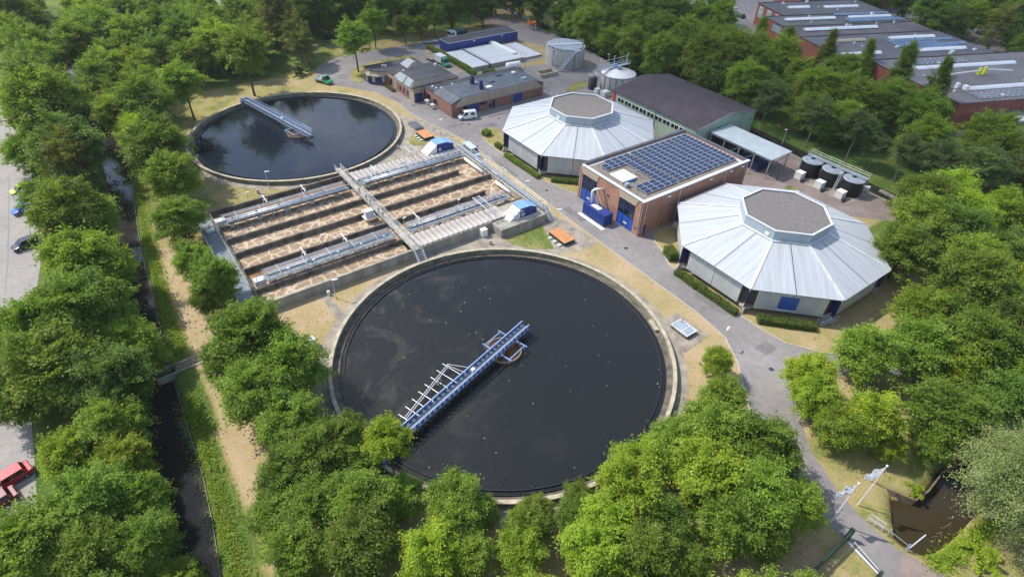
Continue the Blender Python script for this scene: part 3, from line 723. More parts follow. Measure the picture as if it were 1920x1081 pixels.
# pipe galleries that run the length of the basin: deck, two big air pipes, posts, railings
def gallery(y0, x0, x1, label, wide, side):
    t = thing('pipe_gallery', label, 'pipe gallery', 'pipe galleries over the basin')
    MB().box(x0, x1, y0, y0 + wide, 1.95, 2.05).build('grating_deck', M['grating'], t)
    for k, (dy, dz, r) in enumerate(((0.32, 2.33, 0.26), (1.0, 2.31, 0.2)) if side > 0 else ((wide - .3, 2.3, .15), (wide - .7, 2.28, .12))):
        MB().tube([(x0 + .6, y0 + dy, dz), (x1 - .6, y0 + dy, dz)], r, 10).build('air_pipe', M['galv'] if side > 0 else M['galv_light'], t, True)
    x = x0 + 1.2; k = 0
    while x < x1 - .5:
        mb = MB(); mb.box(x - .06, x + .06, y0 - .1, y0 + wide + .1, 1.8, 1.95); mb.tube([(x, y0 + .05, .8), (x, y0 + .05, 1.95)], .06, 6)
        mb.tube([(x, y0 + wide - .1, .8), (x, y0 + wide - .1, 1.95)], .06, 6)
        if k % 2 == 0: mb.box(x - .4, x + .4, y0 - .12, y0 - .06, 1.2, 1.9)
        x += 2.4; k += 1
        mb.build('support_frame', M['galv'], t)
    mb = MB(); rail(mb, [(x0, y0 + wide, 2.05), (x1, y0 + wide, 2.05)], .95, 2.0, .036); rail(mb, [(x0, y0, 2.05), (x1, y0, 2.05)], .95, 2.0, .036)
    mb.build('handrail', M['galv_light'], t)
    x = x0 + 2
    while x < x1 - 1:                                              # droppers to the aerators
        MB().tube([(x, y0 - .05, 2.2), (x, y0 - .35, 2.1), (x, y0 - .4, .8)], .06, 6).build('drop_pipe', M['galv'], t); x += 3.1
    # cable tray, thin service pipes, valve wheels and bracket frames
    for dy, dz, r in ((wide + .12, 2.55, .05), (wide + .12, 2.75, .04), (-.12, 2.35, .06)):
        MB().tube([(x0 + .3, y0 + dy, dz), (x1 - .3, y0 + dy, dz)], r, 6).build('service_pipe', M['galv_light'], t)
    MB().box(x0 + .4, x1 - .4, y0 + wide - .35, y0 + wide - .1, 2.12, 2.2).build('cable_tray', M['galv_light'], t)
    x = x0 + 1.6; k = 0
    while x < x1 - 1:
        v_ = MB().tube([(x, y0 + .1, 2.05), (x, y0 + .1, 2.95)], .035, 5).tube([(x, y0 + .1, 2.93), (x, y0 + .1, 2.98)], .2, 10).build('valve', M['galv_light'] if k % 2 else M['dark_steel'], t)
        if k % 2 == 0: MB().beam((x + .8, y0 - .3, 2.05), (x + .8, y0 - .3, 3.0), .06, .06).beam((x + .8, y0 - .3, 2.97), (x + .8, y0 + wide + .2, 2.97), .06, .06).beam((x + .8, y0 + wide + .2, 2.97), (x + .8, y0 + wide + .2, 2.05), .06, .06).build('bracket_frame', M['galv_light'], t)
        x += 2.05; k += 1
    return t
gallery(22.2, 1.2, 24.2, 'galvanised pipe gallery with two big pipes over open foam, west of the cross walkway', 1.9, 1)
gallery(22.2, 27.0, 50.2, 'galvanised pipe gallery with two big pipes running beside the cover slabs', 1.9, 1)
gallery(2.9, 2.2, 24.2, 'railed grating gallery over foam, between the cross walkway and the leafy bank', 2.0, -1)
gallery(2.9, 27.0, 48.4, 'railed grating gallery alongside the wide pale cover slabs', 1.7, -1)

cw = thing('cross_walkway', 'concrete cross walkway spanning the basin from wall to wall', 'walkway')
mb = MB(); mb.box(24.85, 26.1, -2.6, 30.7, 2.1, 2.26); mb.box(25.2, 25.5, -1.5, 28.2, 1.6, 2.1); mb.build('deck', M['concrete'], cw)
for x in (24.88, 26.07):
    mb = MB(); rail(mb, [(x, -2.5, 2.26), (x, 30.6, 2.26)], 1.0, 1.8, .036); mb.build('handrail', M['galv_light'], cw)
for y in (9.5, 11.2, 14.6, 16.5, 19.4): MB().cbox((25.15, y, 2.26), .3, .35, .85).tube([(25.15, y, 3.1), (25.15, y, 3.4)], .05, 6).build('gate_spindle', M['dark_steel'], cw)
mb = MB()
for k in range(7): mb.box(24.9, 26.2, -2.75 - k * .28, -2.5 - k * .28, 2.05 - k * .29, 2.1 - k * .29)
mb.beam((24.85, -2.6, 2.1), (24.85, -4.7, 0), .06, .2); mb.beam((26.25, -2.6, 2.1), (26.25, -4.7, 0), .06, .2)
mb.build('steps', M['galv'], cw)
mb = MB(); rail(mb, [(24.85, -2.6, 2.1), (24.85, -4.6, .1)], .9, 1.5, .036); rail(mb, [(26.25, -2.6, 2.1), (26.25, -4.6, .1)], .9, 1.5, .036); mb.build('step_rail', M['galv_light'], cw)

ew = thing('east_walkway', 'railed steel walkway with two white pipes along the road end of the basin', 'walkway')
MB().box(51.25, 52.6, -3.6, 27.2, 1.75, 1.85).build('deck', M['grating'], ew)
for x in (51.3, 52.55):
    mb = MB(); rail(mb, [(x, -3.5, 1.85), (x, 27.1, 1.85)], 1.0, 1.8, .036); mb.build('handrail', M['galv_light'], ew)
for y in range(-3, 27, 3): MB().box(52.3, 52.5, y, y + .2, 0, 1.75).build('post', M['galv'], ew)
for y0, y1 in ((14.6, 21.8), (4.8, 9.9)):
    MB().tube([(49.9, y0, 1.75), (49.9, y1, 1.75)], .3, 12).build('white_pipe', M['white'], ew, True)
mb = MB()
for k in range(8): mb.box(51.5, 52.5, -3.9 - k * .26, -3.65 - k * .26, 1.55 - k * .2, 1.6 - k * .2)
mb.beam((51.5, -3.6, 1.75), (51.5, -5.8, 0), .06, .2); mb.beam((52.5, -3.6, 1.75), (52.5, -5.8, 0), .06, .2); mb.build('steps', M['galv'], ew)
mb = MB(); rail(mb, [(51.5, -3.6, 1.75), (51.5, -5.7, .1)], .9, 1.2, .036); rail(mb, [(52.5, -3.6, 1.75), (52.5, -5.7, .1)], .9, 1.2, .036); mb.build('step_rail', M['galv_light'], ew)

# lifting gantries
def gantry(x, y, w, d, z, h, label, group):
    t = thing('lifting_gantry', label, 'gantry', group, (x, y, z))
    for sx in (-w / 2, w / 2):
        for sy in (-d / 2, d / 2): MB().tube([(sx, sy, 0), (sx, sy, h)], .065, 6).build('post', M['galv_light'], t)
    mb = MB()
    for sx in (-w / 2, w / 2): mb.beam((sx, -d / 2 - .3, h), (sx, d / 2 + .3, h), .1, .14)
    for sy in (-d / 2, d / 2): mb.beam((-w / 2 + .05, sy, h), (w / 2 - .05, sy, h), .08, .1)
    mb.build('top_beams', M['galv_light'], t)
    return t
gantry(41.5, 1.4, 1.3, 5.2, 1.9, 1.9, 'tall grey lifting gantry astride the pale cover slabs', None)
gantry(45.6, -2.6, 1.8, 1.8, 1.62, 1.6, 'small open steel frame beside the blue lidded housing near the orange hatch', None)
gantry(40.6, 28.0, 1.6, 2.6, 1.9, 1.9, 'steel lifting frame standing by the rear blue lidded housing', None)
gantry(51.3, 16.3, 2.6, 1.4, 1.85, 1.6, 'steel lifting gantry on the end walkway, opposite the parked minibus', None)
gantry(51.3, 10.6, 2.6, 1.4, 1.85, 1.6, 'steel lifting gantry on the end walkway between the two white pipes', None)
def davit(x, y, rz, label):
    t = thing('davit', label, 'davit', 'white davits on the pipe galleries', (x, y, 2.05), rz)
    mb = MB(); mb.tube([(-.35, 0, 0), (-.35, 0, 1.5)], .05, 6); mb.tube([(.35, 0, 0), (.35, 0, 1.5)], .05, 6); mb.build('post', M['galv_light'], t)
    MB().beam((-.1, -1.1, 1.55), (.1, 1.6, 1.55), .14, .14).beam((-.4, 0, 1.5), (.4, 0, 1.5), .08, .08).build('arm', M['white'], t)
    return t
for x, y, lb in ((9.2, 24.3, 'white beam davit on the two pipe gallery, nearest the end deck'), (16.3, 24.3, 'white beam davit on the two pipe gallery, nearest the cross walkway'),
                 (9.2, 5.0, 'white beam davit on the grating gallery, nearest the end deck'), (16.2, 5.0, 'white beam davit on the grating gallery, nearest the cross walkway'),
                 (29.4, 4.3, 'white beam davit beside the wide pale cover slabs'), (30.6, 24.4, 'white beam davit beside the narrow cover slabs by the rear tank')): davit(x, y, 0.05, lb)
for x, y, lb in ((33, 4.5, 'small light panel on two thin posts on the grating gallery'), (36.5, 24.6, 'small light panel on two thin posts by the narrow cover slabs')):
    t = tag(MB().tube([(x, y, 2.05), (x, y, 3.1)], .03, 5).tube([(x + 1.2, y, 2.05), (x + 1.2, y, 3.1)], .03, 5).box(x - .05, x + 1.25, y - .02, y + .02, 2.7, 3.1).build('notice_frame', M['galv_light']),
            lb, 'panel')
# blue lidded housings with white sloping fronts
def blue_housing(x0, x1, y0, y1, z, label):
    t = thing('pump_housing', label, 'housing', 'blue pump housings', (x0, y0, z))
    L, D = x1 - x0, y1 - y0; xf = L * 0.38; h = 1.9; hl = 1.25
    def prof(m, name, pts, a, b):
        n = len(pts); mb = MB(); mb.add([(p[0], a, p[1]) for p in pts] + [(p[0], b, p[1]) for p in pts], [tuple(range(n)), tuple(range(2 * n - 1, n - 1, -1))] + [(i, n + i, n + (i + 1) % n, (i + 1) % n) for i in range(n)])
        return mb.build(name, m, t)
    prof(M['white'], 'sloping_front', [(0, 0), (xf, 0), (xf, h - .15)], 0.02, D - .02)
    prof(M['blue_paint'], 'body', [(xf + .003, 0), (L, 0), (L, hl), (L - (L - xf) * .45, h), (xf + .003, h)], 0, D)
    prof(M['blue_roof'], 'lid', [(xf - .05, h + .01), (L - (L - xf) * .45, h + .01), (L + .05, hl), (L + .05, hl + .07), (L - (L - xf) * .45 + .03, h + .09), (xf - .05, h + .09)], -.06, D + .06)
    MB().box(xf + .5, xf + 1.0, D - .02 if False else -.035, 0.0, .3, .9).build('hatch', M['galv_light'], t)
    return t
blue_housing(43.9, 50.0, -3.4, -1.0, 1.62, 'blue lidded pump housing with white sloping front next to the orange hatch cover')
blue_housing(43.6, 50.2, 26.6, 29.2, 1.9, 'blue lidded pump housing with white sloping front next to the minibus')
tag(MB().cbox((38.8, -2.5, 0), 1.2, 1.0, 1.5).build('control_cabinet', M['white']), 'white control cabinet standing on paving against the basin wall', 'cabinet')
tag(MB().cbox((23.4, 11.6, 1.9), 1.5, 1.1, 1.3).box(22.3, 24.6, 10.8, 12.4, 1.75, 1.9).build('blower_cabinet', M['galv_light']), 'pale grey cabinet perched over foam beside the cross walkway', 'cabinet')
tag(MB().cbox((1.4, 3.6, 1.5), 1.6, 1.2, .9).tube([(1, 3.2, 2.4), (1, 3.2, 3.1), (2, 3.2, 3.1), (2, 3.2, 2.4)], .07, 6).build('sluice_unit', M['galv_light']), 'pale steel sluice unit at the leafy end of the grating gallery', 'sluice')
tag(MB().cbox((0.9, 23.6, 1.5), 1.6, 1.3, 1.0).cbox((-1.2, 22.4, 1.5), 1.3, 1.0, .35).tube([(.4, 23.2, 2.5), (.4, 23.2, 3.0), (1.4, 23.2, 3.0), (1.4, 23.2, 2.5)], .07, 6).build('sluice_unit', M['galv_light']), 'pale steel sluice unit at the west end of the two pipe gallery', 'sluice')

for x, y, lb in ((7.0, 27.9, 'slim lamp on the north basin wall, toward the end deck'), (13.2, 7.6, 'slim lamp above foam beside the grating gallery, on the open side'), (38.2, 5.0, 'slim lamp beside the tall lifting gantry over the slabs'), (27.0, 4.9, 'slim lamp at the corner of the cross walkway')):
    t = thing('basin_lamp', lb, 'lamp', None, (x, y, 1.8)); MB().tube([(0, 0, 0), (0, 0, 2.0)], .045, 6).build('pole', M['galv_light'], t); MB().add([(-.1, -.1, 2.0), (.5, -.1, 2.05), (.5, .1, 2.05), (-.1, .1, 2.0), (-.1, -.1, 2.1), (.5, -.1, 2.13), (.5, .1, 2.13), (-.1, .1, 2.1)], [(0, 3, 2, 1), (4, 5, 6, 7), (0, 1, 5, 4), (1, 2, 6, 5), (2, 3, 7, 6), (3, 0, 4, 7)]).build('lamp_head', M['white'], t)
# ------------------------------------------------------------------ octagonal halls
OR, OD, ZE, ZB, ZD = 17.6, 7.2, 5.0, 7.9, 9.6
C8 = math.cos(PI / 8)
def oct_panel(x0, x1, w0, w1, S, pitch=0.36, h=0.011):
    """trapezoid sheet with standing ribs; x along the eave, y up the slope"""
    mb = MB(); xs = []
    x = x0
    while x < x1 - 1e-6:
        for dx, z in ((0, 0), (.17, 0), (.23, h), (.30, h)):
            if x + dx < x1: xs.append((x + dx, z))
        x += pitch
    xs.append((x1, 0))
    vs = []
    for x, z in xs:
        ym = S * min(1.0, (w0 / 2 - abs(x)) / ((w0 - w1) / 2)); vs += [(x, -.12, z), (x, max(ym, -.119), z)]
    mb.add(vs, [(2 * i, 2 * i + 2, 2 * i + 3, 2 * i + 1) for i in range(len(xs) - 1)])
    return mb
def ribbed_wall(w, z0, z1, pitch=0.36, h=0.045):
    mb = MB(); xs = []; x = -w / 2
    while x < w / 2 - 1e-6:
        for dx, y in ((0, 0), (.17, 0), (.23, h), (.30, h)):
            if x + dx < w / 2: xs.append((x + dx, y))
        x += pitch
    xs.append((w / 2, 0))
    vs = []
    for x, y in xs: vs += [(x, -y, z0), (x, -y, z1)]
    mb.add(vs, [(2 * i, 2 * i + 2, 2 * i + 3, 2 * i + 1) for i in range(len(xs) - 1)])
    mb.box(-w / 2, w / 2, .003, .2, z0, z1)
    return mb

def octagon_hall(c, label, window, stairs):
    t = thing('octagonal_hall', label, 'hall', 'octagonal halls', (c[0], c[1], 0))
    w0, w1 = 2 * OR * math.sin(PI / 8), 2 * OD * math.sin(PI / 8)
    ap, apd = OR * C8, OD * C8
    S = math.hypot(ap - apd, ZB - ZE); tilt = math.atan2(ZB - ZE, ap - apd)
    meL = oct_panel(-w0 / 2, -0.06, w0, w1, S); meR = oct_panel(0.06, w0 / 2, w0, w1, S)
    wl = ribbed_wall(5.1, .95, 4.75)
    first = None; walls = []
    for k in range(8):
        a = k * PI / 4
        base = Matrix.Rotation(a + PI / 2, 4, 'Z')
        m = Matrix.Translation((ap * math.cos(a), ap * math.sin(a), ZE)) @ base @ Matrix.Rotation(tilt, 4, 'X')
        for mbx in (meL, meR):
            o = MB(); o.v = mbx.v; o.f = mbx.f; o.mi = mbx.mi
            ob = o.build('roof_panel', M['roof_sheet'], t); ob.matrix_local = m
        ob = MB().box(-w0 / 2 + .02, w0 / 2 - .02, -.1, S, -.12, -.03)
        # underlay trimmed to the facet
        ub = MB(); hz = .05
        pts = [(-w0 / 2, -.1), (w0 / 2, -.1), (w1 / 2, S), (-w1 / 2, S)]
        ub.prism(pts, -.14, -.03); u = ub.build('roof_underlay', M['dark_steel'], t); u.matrix_local = m
        mw = Matrix.Translation(((ap - .55) * math.cos(a), (ap - .55) * math.sin(a), 0)) @ base
        for sx in (-2.6, 2.6):
            o = MB(); o.v = wl.v; o.f = wl.f; o.mi = wl.mi
            ob = o.build('wall_panel', M['wall_sheet'], t); ob.matrix_local = mw @ Matrix.Translation((sx, 0, 0))
        d = MB().box(-w0 / 2 + .55, w0 / 2 - .55, .9, 1.1, .0, 4.9).build('base_wall', M['dark_concrete'], t); d.matrix_local = mw
        dr = MB().box(-w1 / 2, w1 / 2, -.08, .0, ZB - .4, ZD).build('drum_panel', M['drum_sheet'], t); dr.matrix_local = Matrix.Translation((apd * math.cos(a), apd * math.sin(a), 0)) @ base
        cp = MB().box(-w1 / 2 - .1, w1 / 2 + .1, -.16, .16, ZD + .003, ZD + .12).build('drum_coping', M['galv_light'], t); cp.matrix_local = Matrix.Translation((apd * math.cos(a), apd * math.sin(a), .002 * (k % 2))) @ base
        fl = MB().box(-w1 / 2 - .1, w1 / 2 + .1, -.35, .0, ZB - .02, ZB + .12).build('flashing', M['galv_light'], t); fl.matrix_local = Matrix.Translation(((apd + .09) * math.cos(a), (apd + .09) * math.sin(a), .003 * (k % 2))) @ base
        gu = MB().box(-w0 / 2 + .1, w0 / 2 - .1, .1, .28, ZE - .28, ZE - .12).build('gutter', M['galv_light'], t); gu.matrix_local = Matrix.Translation((ap * math.cos(a), ap * math.sin(a), 0)) @ base
        # hips, corner fins, buttresses
        b = a + PI / 8; cb, sb = math.cos(b), math.sin(b)
        MB().beam((OR * cb, OR * sb, ZE + .06), (OD * cb, OD * sb, ZB + .06), .42, .07).build('hip_cap', M['galv_light'], t)
        rot = Matrix.Rotation(b, 4, 'Z')
        f = MB().box(15.3, 17.35, -.07, .07, 1.1, 4.75).build('corner_fin', M['blue_dark'], t); f.matrix_local = rot
        f = MB().box(15.25, 15.3, -1.75, 1.75, 1.0, 4.85).build('corner_glazing', M['glass'], t); f.matrix_local = rot
        for sy in (-1, 1):
            f = MB().box(15.3, 15.38, sy * .95 - .62, sy * .95 + .62, 1.0, 2.9).build('corner_panel', M['blue_door'], t); f.matrix_local = rot
        f = MB(); f.prism([(15.0, -1.8), (16.9, -.5), (16.9, .5), (15.0, 1.8)], .55, .95); f = f.build('corner_slab', M['concrete'], t); f.matrix_local = rot
        mb = MB(); mb.add([(16.2, -.22, 0), (17.7, -.22, 0), (17.3, -.22, 1.25), (16.2, -.22, 1.25), (16.2, .22, 0), (17.7, .22, 0), (17.3, .22, 1.25), (16.2, .22, 1.25)],
                          [(0, 1, 2, 3), (7, 6, 5, 4), (0, 4, 5, 1), (1, 5, 6, 2), (2, 6, 7, 3), (3, 7, 4, 0)])
        f = mb.build('buttress', M['concrete'], t); f.matrix_local = rot
        f = MB().tube([(17.35, .05, 4.8), (17.35, .05, 4.3)], .07, 6).build('spout', M['white'], t); f.matrix_local = rot
    oc = [(OD * math.cos(PI / 8 + k * PI / 4) * .99, OD * math.sin(PI / 8 + k * PI / 4) * .99) for k in range(8)]
    MB().prism(oc, ZD - .5, ZD - .12).build('gravel_roof', M['gravel'], t)
    mf = Matrix.Translation(((apd + .1) * math.cos(PI), (apd + .1) * math.sin(PI), 0)) @ Matrix.Rotation(PI * 1.5, 4, 'Z')
    o = MB().box(-.35, .35, -.08, .0, ZB + .35, ZB + .95).build('drum_vent', M['white'], t); o.matrix_local = mf @ Matrix.Translation((1.6 if window else .4, 0, 0))
    if window:
        a = 5 * PI / 4
        m = Matrix.Translation(((ap - .55) * math.cos(a), (ap - .55) * math.sin(a), 0)) @ Matrix.Rotation(a + PI / 2, 4, 'Z')
        w = MB().box(-1.75, .95, -.16, -.07, 1.55, 3.9).build('blue_shutter', M['blue_door'], t); w.matrix_local = m
        f = MB().box(-1.87, 1.07, -.2, -.06, 1.38, 1.5).build('shutter_sill', M['white'], w)
    if stairs:
        b = 5 * PI / 4 + PI / 8; rot = Matrix.Rotation(b, 4, 'Z')
        mb = MB()
        for k in range(6): mb.box(16.75, 17.65, -.5 - k * .3, -.22 - k * .3, .86 - k * .16, .91 - k * .16)
        mb.beam((16.72, -.2, .9), (16.72, -2.1, 0), .06, .18); mb.beam((17.68, -.2, .9), (17.68, -2.1, 0), .06, .18); mb.box(16.7, 17.7, -.2, .6, .82, .9)
        s_ = mb.build('stair_flight', M['galv'], t); s_.matrix_local = rot
        mb = MB(); rail(mb, [(17.65, .6, .9), (17.65, -.2, .9), (17.65, -2.1, .05)], .95, .9, .028); rail(mb, [(16.75, -.2, .9), (16.75, -2.1, .05)], .95, .9, .028)
        r = mb.build('stair_rail', M['galv_light'], s_)
    return t
octagon_hall((76.95, -35.33), 'silver roofed octagonal hall with blue shutter and corner stairs beside a settling tank', True, True)
octagon_hall((76.75, 16.03), 'silver roofed octagonal hall standing between the solar roof building and the workshop', False, False)

# ------------------------------------------------------------------ brick building with solar roof
B0, B1, V0, V1, ZR = 62.1, 91.5, -18.0, -1.05, 7.1
sb = thing('solar_building', 'brick building with flat roof full of solar panels and two tall blue doors', 'building')
def wallbox(par, m, x0, x1, y0, y1, z0, z1, name='wall'): return MB().box(x0, x1, y0, y1, z0, z1).build(name, m, par)
wallbox(sb, M['brick'], B0, B1, V0, V0 + .4, 0, ZR); wallbox(sb, M['brick'], B0, B1, V1 - .4, V1, 0, ZR)
wallbox(sb, M['brick'], B1 - .4, B1, V0 + .4, V1 - .4, 0, ZR)
mb = MB()
for a, b in ((V0 + .4, -16.35), (-12.2, -6.15), (-2.05, V1 - .4)): mb.box(B0, B0 + .4, a, b, 0, ZR)
for a, b in ((-16.35, -12.2), (-6.15, -2.05)): mb.box(B0 + .12, B0 + .4, a, b, 5.55, ZR)
mb.build('wall', M['brick'], sb)
for a, b in ((-16.8, -11.8), (-6.5, -1.5)):
    mb = MB(); mb.prism([(a, 6.9), (b, 6.9), (b - .45, 5.6), (a + .45, 5.6)], 0, .09)
    o = mb.build('fascia_panel', M['fascia'], sb); o.matrix_local = Matrix.Translation((B0 - .002, 0, 0)) @ Matrix(((0, 0, -1, 0), (1, 0, 0, 0), (0, 1, 0, 0), (0, 0, 0, 1)))
MB().box(B0 + .4, B1 - .4, V0 + .4, V1 - .4, 6.3, 6.62).build('roof_deck', mat('roof_felt', (0.20, 0.17, 0.15), 0.9, var=0.3, scale=0.6), sb)
for nm, x0, x1, y0, y1 in (('a', B0 - .12, B1 + .12, V0 - .12, V0 + .5), ('b', B0 - .12, B1 + .12, V1 - .5, V1 + .12), ('c', B0 - .12, B0 + .5, V0 + .5, V1 - .5), ('d', B1 - .5, B1 + .12, V0 + .5, V1 - .5)):
    MB().box(x0, x1, y0, y1, ZR + .002, ZR + .16).build('parapet_coping', M['bitumen_blue'] if nm in 'bd' else M['galv_light'], sb)
for x0, x1, y0, y1 in ((B0 + .5, B1 - .5, V0 + .5, V0 + 1.2), (B0 + .5, B1 - .5, V1 - 1.2, V1 - .5), (B0 + .5, B0 + 1.2, V0 + 1.2, V1 - 1.2), (B1 - 1.2, B1 - .5, V0 + 1.2, V1 - 1.2)):
    MB().box(x0, x1, y0, y1, 6.622, 6.70).build('roof_edge_strip', M['galv_light'], sb)
pvm = bpy.data.meshes.new('solar_panel'); pb = MB(); pb.box(-.81, .81, -.49, .49, -.04, 0, 1); pb.box(-.77, .77, -.45, .45, .001, .006, 0)
pvm.from_pydata(pb.v, [], pb.f); pvm.materials.append(M['pv']); pvm.materials.append(M['galv_light']); pvm.polygons.foreach_set('material_index', pb.mi)
def pv(x, y, z, par):
    o = put('solar_panel', pvm, par, (x, y, z)); o.rotation_euler = (R_(9), 0, 0); return o
for r in range(13):
    y = -15.3 + r * 1.03
    for cidx in range(10):
        pv(74.6 + cidx * 1.66, y, 6.95, sb)
    for cidx in range(5):
        x = 65.9 + cidx * 1.66
        if x < 70 and -12.8 < y < -5.6: continue
        if cidx == 0 and r == 12: continue
        pv(x, y, 6.95, sb)
for a, b in ((-16.35, -12.2), (-6.15, -2.05)):
    dr = MB().box(B0 + .1, B0 + .18, a, b, 0, 2.6).build('blue_door', M['blue_door'], sb)
    f = MB()
    for y in (a, a + (b - a) * .33, a + (b - a) * .67, b): f.box(B0 + .05, B0 + .22, y - .07, y + .07, 0, 5.55)
    for z in (2.6, 4.0, 5.5): f.box(B0 + .055, B0 + .215, a, b, z - .06, z + .06)
    f.build('door_frame', M['blue_paint'], dr)
    for i in range(3):
        for z0, z1 in ((2.7, 3.92), (4.08, 5.4)):
            y0 = a + (b - a) * i / 3; MB().box(B0 + .1, B0 + .14, y0 + .08, y0 + (b - a) / 3 - .08, z0, z1).build('pane', M['glass'], dr)
    MB().box(B0 + .05, B0 + .1, a + 1.5, a + 2.4, .9, 1.2).build('door_window', M['galv_light'], dr)
for y in (-17.6, -1.5): MB().tube([(B0 - .08, y, 0), (B0 - .08, y, 6.9)], .06, 6).build('downpipe', M['galv_light'], sb)
for x in (63, 71.6, 84.5, 91): MB().tube([(x, V0 - .08, 0), (x, V0 - .08, 6.9)], .06, 6).build('downpipe', M['galv_light'], sb)
for x in (68.5, 80, 86, 89.5): MB().box(x - .35, x + .35, V0 - .3, V0 - .003, 6.4, 6.6).build('wall_lamp', M['white'], sb)
MB().box(B0 - .06, B0 - .003, -9.6, -9.1, 4.1, 4.5).build('wall_vent', M['dark_steel'], sb)
MB().box(B0 - .05, B0 - .003, -17.3, -17.0, 1.2, 1.6).build('wall_sign', M['dark_steel'], sb)
MB().box(B0 + .8, B0 + 1.7, V0 - .06, V0 - .003, 0, 2.1).build('side_door', M['blue_dark'], sb)
MB().box(89, 90.2, V0 - .06, V0 - .003, 0, 2.1).build('side_door', M['blue_dark'], sb)
# roof hatch and pipes on the roof
rh = thing('roof_hatch', 'cream white roof hatch lid with blue end on the solar roof', 'hatch', None, (65.9, -8.85, 6.625))
MB().box(-1.7, 1.7, -1.7, 1.7, 0, .35).build('kerb', M['galv'], rh)
o = MB().box(-1.8, 1.8, -1.8, 1.8, .36, .55).build('lid', M['cream'], rh)
MB().box(-1.2, .9, -2.0, -1.805, .2, .6).build('blue_end', M['blue_roof'], rh)
mb = MB(); mb.tube([(64.0, -12.0, 6.7), (64.0, -12.0, 7.3), (65.2, -12.0, 7.3), (66.4, -12.4, 6.8), (68.0, -12.3, 6.8)], .09, 8); mb.cbox((64.2, -11.6, 6.63), .8, .6, .7); mb.tube([(69.0, -9.2, 6.63), (69.0, -9.2, 7.6)], .16, 8)
tag(mb.build('roof_pipework', M['galv']), 'grey duct and pipes on the solar roof beside the cream hatch', 'pipework')
# roll container with lid and white filling arm
ct = thing('roll_container', 'blue ribbed roll container standing in front of the brick building', 'container', None, (58.9, -12.2, 0))
MB().box(.06, 2.14, .06, 5.9, .25, 2.15).build('body', M['blue_door'], ct)
rb = bpy.data.meshes.new('rib'); q = MB(); q.box(-.06, .06, -.05, .05, 0, 1.9); rb.from_pydata(q.v, [], q.f); rb.materials.append(M['blue_paint'])
for i in range(12):
    for x in (.0, 2.2): put('rib', rb, ct, (x, .2 + i * .5, .25))
for i in range(5): put('rib', rb, ct, (.1 + i * .5, 0.0, .25))
MB().box(-.02, 2.22, -.02, 5.98, 2.15, 2.3).build('lid', M['blue_paint'], ct)
MB().box(.5, 1.6, 2.2, 4.4, 2.302, 2.36).build('lid_hatch', M['galv_light'], ct)
MB().box(.2, .45, -.2, 6.1, .02, .25).box(1.75, 2.0, -.2, 6.1, .02, .25).build('skid', M['dark_steel'], ct)
tag(MB().box(58.0, 58.75, -12.9, -6.0, 0.02, .06).build('container_rail', M['white']), 'white concrete strip beside the blue roll container', 'strip')
fa = thing('filling_arm', 'white bent filling chute over the blue container', 'chute', None, (60.2, -7.6, 0))
mb = MB(); mb.tube([(1.9, -.4, 5.0), (.2, .2, 5.2), (-.2, .3, 4.9), (-.2, .3, 2.4)], .24, 10); mb.build('chute', M['white'], fa, True)
mb = MB(); mb.tube([(.9, -1.6, 2.3), (.3, -.2, 5.1)], .07, 6); mb.tube([(.4, -1.0, 2.3), (-.1, .1, 4.6)], .05, 6); mb.build('strut', M['white'], fa)
tag(MB().lathe([(.28, 0), (.28, .04), (.16, .05), (.04, .72)], n=14).build('traffic_cone', M['traffic_red'], loc=(63.2, -18.9, 0.02)), 'red traffic cone by the brick building corner', 'cone')

# ------------------------------------------------------------------ green hall, canopy, black tanks
gh = thing('green_hall', 'pale green hall with dark brown roof and a strip of windows', 'hall')
G0, G1, H0, H1 = 97.2, 118.0, -0.5, 26.9
def gable(y0, y1, m, name):
    pts = [(G0, 0), (G1, 0), (G1, 5.3), (107.6, 6.9), (G0, 5.3)]; n = 5
    return MB().add([(p[0], y0, p[1]) for p in pts] + [(p[0], y1, p[1]) for p in pts], [(0, 1, 2, 3, 4), (9, 8, 7, 6, 5)] + [(i, 5 + i, 5 + (i + 1) % 5, (i + 1) % 5) for i in range(5)]).build(name, m, gh)
gable(H0, H0 + .25, M['green_wall'], 'gable_wall'); gable(H1 - .25, H1, M['green_wall'], 'gable_wall')
wallbox(gh, M['green_wall'], G0, G0 + .25, H0 + .25, H1 - .25, 0, 5.3, 'side_wall'); wallbox(gh, M['green_wall'], G1 - .25, G1, H0 + .25, H1 - .25, 0, 5.3, 'side_wall')
for x0, z0, x1, z1 in ((G0 - .35, 5.32, 107.6, 6.98), (107.6, 6.98, G1 + .35, 5.32)):
    MB().add([(x0, H0 - .3, z0), (x1, H0 - .3, z1), (x1, H1 + .3, z1), (x0, H1 + .3, z0), (x0, H0 - .3, z0 + .14), (x1, H0 - .3, z1 + .14), (x1, H1 + .3, z1 + .14), (x0, H1 + .3, z0 + .14)],
             [(0, 3, 2, 1), (4, 5, 6, 7), (0, 1, 5, 4), (1, 2, 6, 5), (2, 3, 7, 6), (3, 0, 4, 7)]).build('roof_slope', M['brown_roof'], gh)
    for y in (H0 - .34, H1 + .30): MB().beam((x0, y, z0 + .1), (x1, y, z1 + .1), .06, .3).build('verge_trim', M['galv'], gh)
for i in range(9):
    y = 23.8 - i * 2.55
    w = MB().box(G0 - .07, G0 - .003, y - 1.2, y + 1.2, 3.25, 4.35).build('window', M['white'], gh)
    for s in (-1, 1): MB().box(G0 - .085, G0 - .072, y + s * .57 - .5, y + s * .57 + .5, 3.33, 4.27).build('pane', M['glass'], w)
MB().box(G0 - .1, G0 - .003, 25.7, 26.7, 0, 5.0).build('red_door', M['red_panel'], gh)
